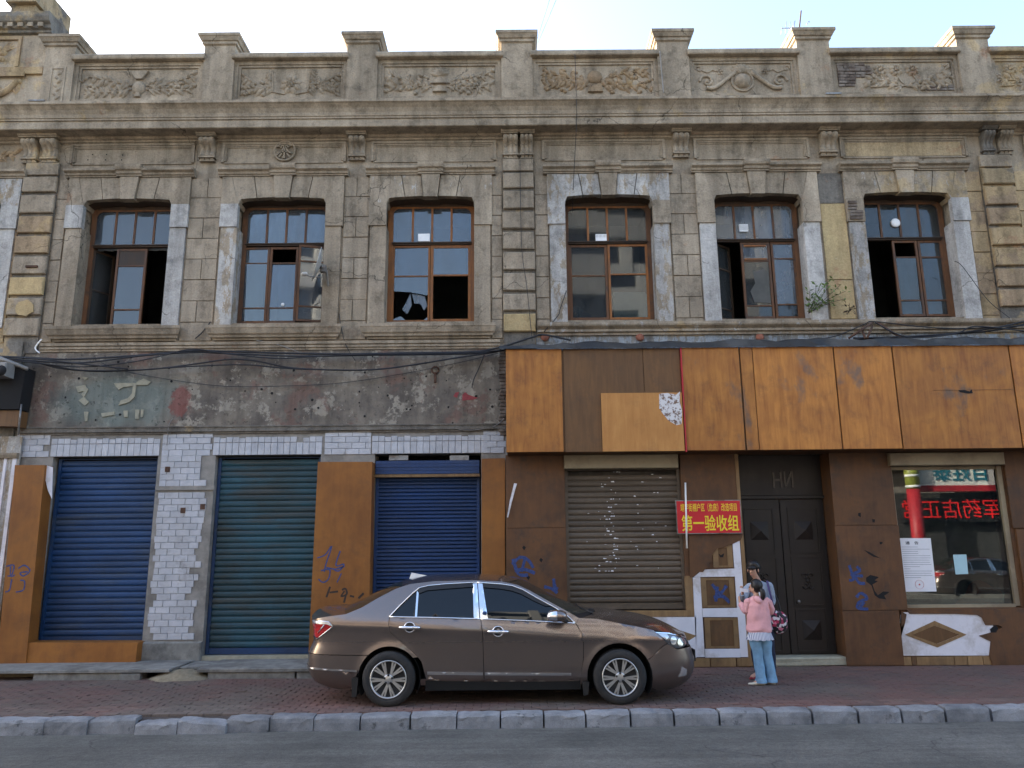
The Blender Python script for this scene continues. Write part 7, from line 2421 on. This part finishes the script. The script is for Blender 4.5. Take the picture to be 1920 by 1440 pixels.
def loft(name, rings, mat, parent, fold=0.0, n=30, cap=True):
    """cloth tube through rings (centre, rx, ry), densified and creased"""
    from mathutils import noise as nz
    C_ = spl([(*r_[0], r_[1], r_[2]) for r_ in [(tuple(q[0]), q[1], q[2]) for q in rings]], 6) if False else None
    P = []
    for i in range(len(rings) - 1):
        (a, ax, ay), (b, bx, by) = rings[i], rings[i + 1]
        for q in range(6):
            f = q / 6; e = f * f * (3 - 2 * f)
            P.append((a.lerp(b, f), ax + (bx - ax) * e, ay + (by - ay) * e))
    P.append(rings[-1])
    vs, fs = [], []
    for (c, rx, ry) in P:
        for k in range(n):
            a = 2 * math.pi * k / n
            d = Vector((math.cos(a), math.sin(a), 0))
            v = c + Vector((d.x * rx, d.y * ry, 0))
            q = v * 14.0; q.z *= .6
            v += d * (nz.noise(q) + .5 * nz.noise(v * 36.0)) * fold
            vs.append(v)
    for i in range(len(P) - 1):
        for k in range(n): fs.append((i * n + k, i * n + (k + 1) % n, (i + 1) * n + (k + 1) % n, (i + 1) * n + k))
    if cap: fs.append(tuple(range((len(P) - 1) * n, len(P) * n)))
    m = MB(); m.add(vs, fs, True)
    return m.build(name, mat, parent)


def face(hd, fw, parent, k=1.0):
    up = Vector((0, 0, 1)); sd = fw.cross(up).normalized()
    for s in (-1, 1):
        c = hd + fw * .078 * k + sd * s * .030 * k + up * -.002
        blob('eye', c, .009, .009, .005, M['hair'], parent, n=8)
        blob('brow', c + up * .018 - fw * .002, .012, .012, .002, M['hair'], parent, n=6)
        blob('ear', hd + sd * s * .078 * k + up * -.012, .012, .016, .028, M['skin'], parent, n=8)
    blob('mouth', hd + fw * .080 * k + up * -.058, .018, .018, .006, M['lip'], parent, n=8)


def shoe(name, ankle, toe, mat, parent, k=1.0):
    d = (toe - ankle); d.z = 0; d.normalize()
    z0 = 0.0
    P = []
    sd = Vector((-d.y, d.x, 0))
    m = MB(); vs, fs = [], []
    A = Vector((ankle.x, ankle.y, 0)) - d * .055 * k
    L = .245 * k
    n = 9
    for i in range(n + 1):
        f = i / n
        w = .040 * k * (math.sin(math.pi * min(1, max(0, .12 + f * .80))) ** .45) * (1.08 if f > .5 else .9)
        h = (.075 - .045 * min(1, max(0, (f - .25) / .5))) * k
        c = A + d * L * f
        for q in range(10):
            a = 2 * math.pi * q / 10
            x = math.cos(a) * w
            z = max(0.0, h * .5 + math.sin(a) * h * .55)
            e = .55 if i in (0, n) else 1
            vs.append(c + sd * x * e + Vector((0, 0, .003 + z * (.8 if i in (0, n) else 1))))
    for i in range(n):
        for q in range(10): fs.append((i * 10 + q, i * 10 + (q + 1) % 10, (i + 1) * 10 + (q + 1) % 10, (i + 1) * 10 + q))
    fs += [tuple(range(10)), tuple(n * 10 + q for q in range(9, -1, -1))]
    m.add(vs, fs, True)
    return m.build(name, mat, parent)


# --- woman
YW = -1.33
W = lambda px, py, dy=0.0: at(px, py, YW + dy)
fw = Vector((-.62, -.76, -.18)).normalized()
wj = dict(pelvis=W(1429, 1163), chest=W(1425, 1110), neck=W(1420, 1089), head=W(1412, 1068, -.03), face=fw,
          shl=W(1404, 1098), ell=W(1391, 1130, -.10), wrl=W(1392, 1115, -.30), hal=W(1393, 1107, -.36), acl=Vector((0, 0, 1)), cul=1,
          shr=W(1443, 1096), elr=W(1449, 1132, -.02), wrr=W(1428, 1126, -.22), har=W(1418, 1120, -.28), acr=Vector((0, 0, 1)), cur=-1,
          hipl=W(1420, 1168), knl=W(1417, 1222, -.02), anl=W(1421, 1263), toel=W(1408, 1270, -.10),
          hipr=W(1438, 1168), knr=W(1444, 1222, -.02), anr=W(1449, 1263), toer=W(1444, 1271, -.12))
wo = empty('person', (wj['pelvis'].x, YW, 0))
figure(wj, 'body', 1.0, wo)
face(wj['head'], fw, wo)
hd = wj['head']
blob('hair', hd + Vector((.014, .020, .024)), .100, .102, .112, M['hair'], wo, f=lambda d: 1.0 if d.dot(fw) < .35 or d.z > .35 else .78)
limb('hair_tail', [(hd + Vector((.06, .05, .0)), .035), (hd + Vector((.085, .05, -.07)), .034), (hd + Vector((.075, .05, -.15)), .018)], M['hair'], wo)
blob('fringe', hd + fw * .062 + Vector((0, 0, .036)), .064, .058, .034, M['hair'], wo)
loft('cardigan', [(wj['pelvis'] + Vector((0, 0, -.12)), .165, .125), (wj['pelvis'], .168, .125), (wj['pelvis'].lerp(wj['chest'], .5), .148, .11), (wj['chest'], .168, .115), (wj['shl'].lerp(wj['shr'], .5) + Vector((0, 0, .005)), .165, .085), (wj['neck'] + Vector((0, 0, .0)), .060, .055)], M['cardigan'], wo, .016)
for s_ in 'lr':
    limb('sleeve', [(wj['sh' + s_].lerp(wj['chest'], .25), .070), (wj['sh' + s_], .066), (wj['el' + s_], .054), (wj['wr' + s_], .042), (wj['wr' + s_].lerp(wj['ha' + s_], .2), .036)], M['cardigan'], wo, 3, .012)
limb('shirt_front', [(wj['neck'] + Vector((-.015, -.055, -.02)), .030), (wj['chest'] + Vector((-.005, -.090, .02)), (.070, .05)), (wj['pelvis'] + Vector((-.01, -.075, .02)), (.085, .05))], M['shirt'], wo)
for s in 'lr':
    loft('trouser_leg', [(wj['an' + s] * 1.0 + Vector((0, 0, .03)), .052, .056), (wj['kn' + s], .066, .07), (wj['hip' + s] + Vector((0, 0, -.06)), .092, .10), (wj['hip' + s].lerp(wj['pelvis'], .4) + Vector((0, 0, .04)), .10, .11)], M['jeans_dark'], wo, .010)
    shoe('shoe', wj['an' + s], wj['toe' + s], M['red_shoe'], wo)
tag(wo, 'woman in a grey-blue cardigan and dark jeans looking down beside the door', 'person')
# her bag
bc = W(1459, 1166, -.06)
bag = empty('shoulder_bag', tuple(bc + Vector((0, 0, -.17))))
blob('bag_body', bc, .135, .075, .165, M['floral'], bag, f=lambda d: (1.0 + .10 * abs(d.x) * abs(d.z)) * (.94 if d.z > .7 else 1))
m = MB(); P = spl([wj['shr'] + Vector((-.06, -.085, .055)), wj['shr'] + Vector((-.05, -.125, -.08)), wj['chest'] + Vector((.12, -.13, -.10)), bc + Vector((-.06, -.02, .15))], 6); m.tube(P, .017, 6); m.build('strap', M['purple'], bag)
m = MB(); P = spl([wj['shr'] + Vector((-.05, .05, .06)), wj['shr'] + Vector((.04, .08, -.06)), bc + Vector((.03, .05, .3)), bc + Vector((.05, .02, .14))], 6); m.tube(P, .014, 6); m.build('strap', M['hair'], bag)
tag(bag, 'pink, white and black floral shoulder bag hanging at the woman\'s side', 'bag')

# --- girl
YG = -1.89
G = lambda px, py, dy=0.0: at(px, py, YG + dy)
fg = Vector((-.80, .60, -.05)).normalized()
gj = dict(pelvis=G(1424, 1184), chest=G(1421, 1138), neck=G(1418, 1117), head=G(1416, 1101, .01), face=fg,
          shl=G(1401, 1126), ell=G(1401, 1150, .02), wrl=G(1390, 1133, .14), hal=G(1386, 1126, .18), acl=Vector((0, 0, 1)), cul=1,
          shr=G(1440, 1126), elr=G(1446, 1148, .06), wrr=G(1428, 1142, .22), har=G(1420, 1138, .26), acr=Vector((0, 0, 1)), cur=-1,
          hipl=G(1416, 1192), knl=G(1421, 1232, .02), anl=G(1427, 1273), toel=G(1413, 1282, .02),
          hipr=G(1433, 1192), knr=G(1439, 1232, .03), anr=G(1446, 1270, .05), toer=G(1434, 1279, .10))
gi = empty('person', (gj['pelvis'].x, YG, 0))
figure(gj, 'body', .84, gi)
face(gj['head'], fg, gi, .93)
hd = gj['head']
blob('hair', hd + Vector((.012, -.014, .022)), .088, .090, .096, M['hair'], gi, f=lambda d: 1.0 if d.dot(fg) < .3 or d.z > .4 else .82)
limb('hair_tail', [(hd + Vector((.045, -.07, -.01)), .030), (hd + Vector((.072, -.095, -.05)), .040), (hd + Vector((.072, -.09, -.11)), .040), (hd + Vector((.06, -.085, -.17)), .020)], M['hair'], gi)
loft('hoodie', [(gj['pelvis'] + Vector((0, 0, -.005)), .160, .118), (gj['pelvis'] + Vector((0, 0, .03)), .172, .128), (gj['pelvis'].lerp(gj['chest'], .5), .152, .112), (gj['chest'], .158, .108), (gj['shl'].lerp(gj['shr'], .5) + Vector((0, 0, .012)), .150, .085), (gj['neck'] + Vector((0, 0, -.005)), .058, .055)], M['pink'], gi, .018)
for s_ in 'lr':
    limb('sleeve', [(gj['sh' + s_].lerp(gj['chest'], .3), .064), (gj['sh' + s_], .062), (gj['el' + s_], .058), (gj['wr' + s_], .044), (gj['wr' + s_].lerp(gj['ha' + s_], .2), .036)], M['pink'], gi, 3, .014)
limb('hood', [(gj['neck'] + Vector((-.06, -.05, -.01)), .034), (gj['neck'] + Vector((.0, -.085, -.05)), .050), (gj['neck'] + Vector((.035, -.095, -.10)), .036)], M['pink'], gi)
m = MB(); n = 48
pc = gj['pelvis'] + Vector((0, 0, -.02))
vs = []
for q in range(n):
    a = 2 * math.pi * q / n
    for (rr, dz) in ((.150, .02), (.168, -.04), (.180 + .012 * math.sin(q * 2.1), -.085)): vs.append((pc.x + rr * math.cos(a), pc.y + rr * .8 * math.sin(a), pc.z + dz + (.008 * math.sin(q * 1.7) if dz < -.08 else 0)))
m.add(vs, [(q * 3 + k, ((q + 1) % n) * 3 + k, ((q + 1) % n) * 3 + k + 1, q * 3 + k + 1) for q in range(n) for k in range(2)], True)
m.build('blouse_hem', M['hem'], gi)
for s in 'lr':
    b_ = Vector((gj['an' + s].x, gj['an' + s].y, .035))
    loft('trouser_leg', [(b_, .074, .078), (b_ + Vector((0, 0, .08)), .066, .07), (gj['kn' + s], .066, .07), (gj['hip' + s] + Vector((0, 0, -.05)), .088, .095), (gj['hip' + s].lerp(gj['pelvis'], .5) + Vector((0, 0, .03)), .098, .105)], M['jeans'], gi, .014)
    shoe('shoe', gj['an' + s], gj['toe' + s], M['canvas'], gi, .92)
tag(gi, 'girl in a pink hoodie and light jeans with a black ponytail, seen from behind', 'person')
# the scrap of paper they look at
m = MB(); p = W(1394, 1106, -.40); m.prism([(p.x - .06, p.z - .02), (p.x + .055, p.z - .035), (p.x + .06, p.z + .01), (p.x - .05, p.z + .03)], p.y - .03, p.y - .027); o = m.build('paper_slip', M['paper']); tag(o, 'small white paper slip held between the woman and the girl', 'paper')
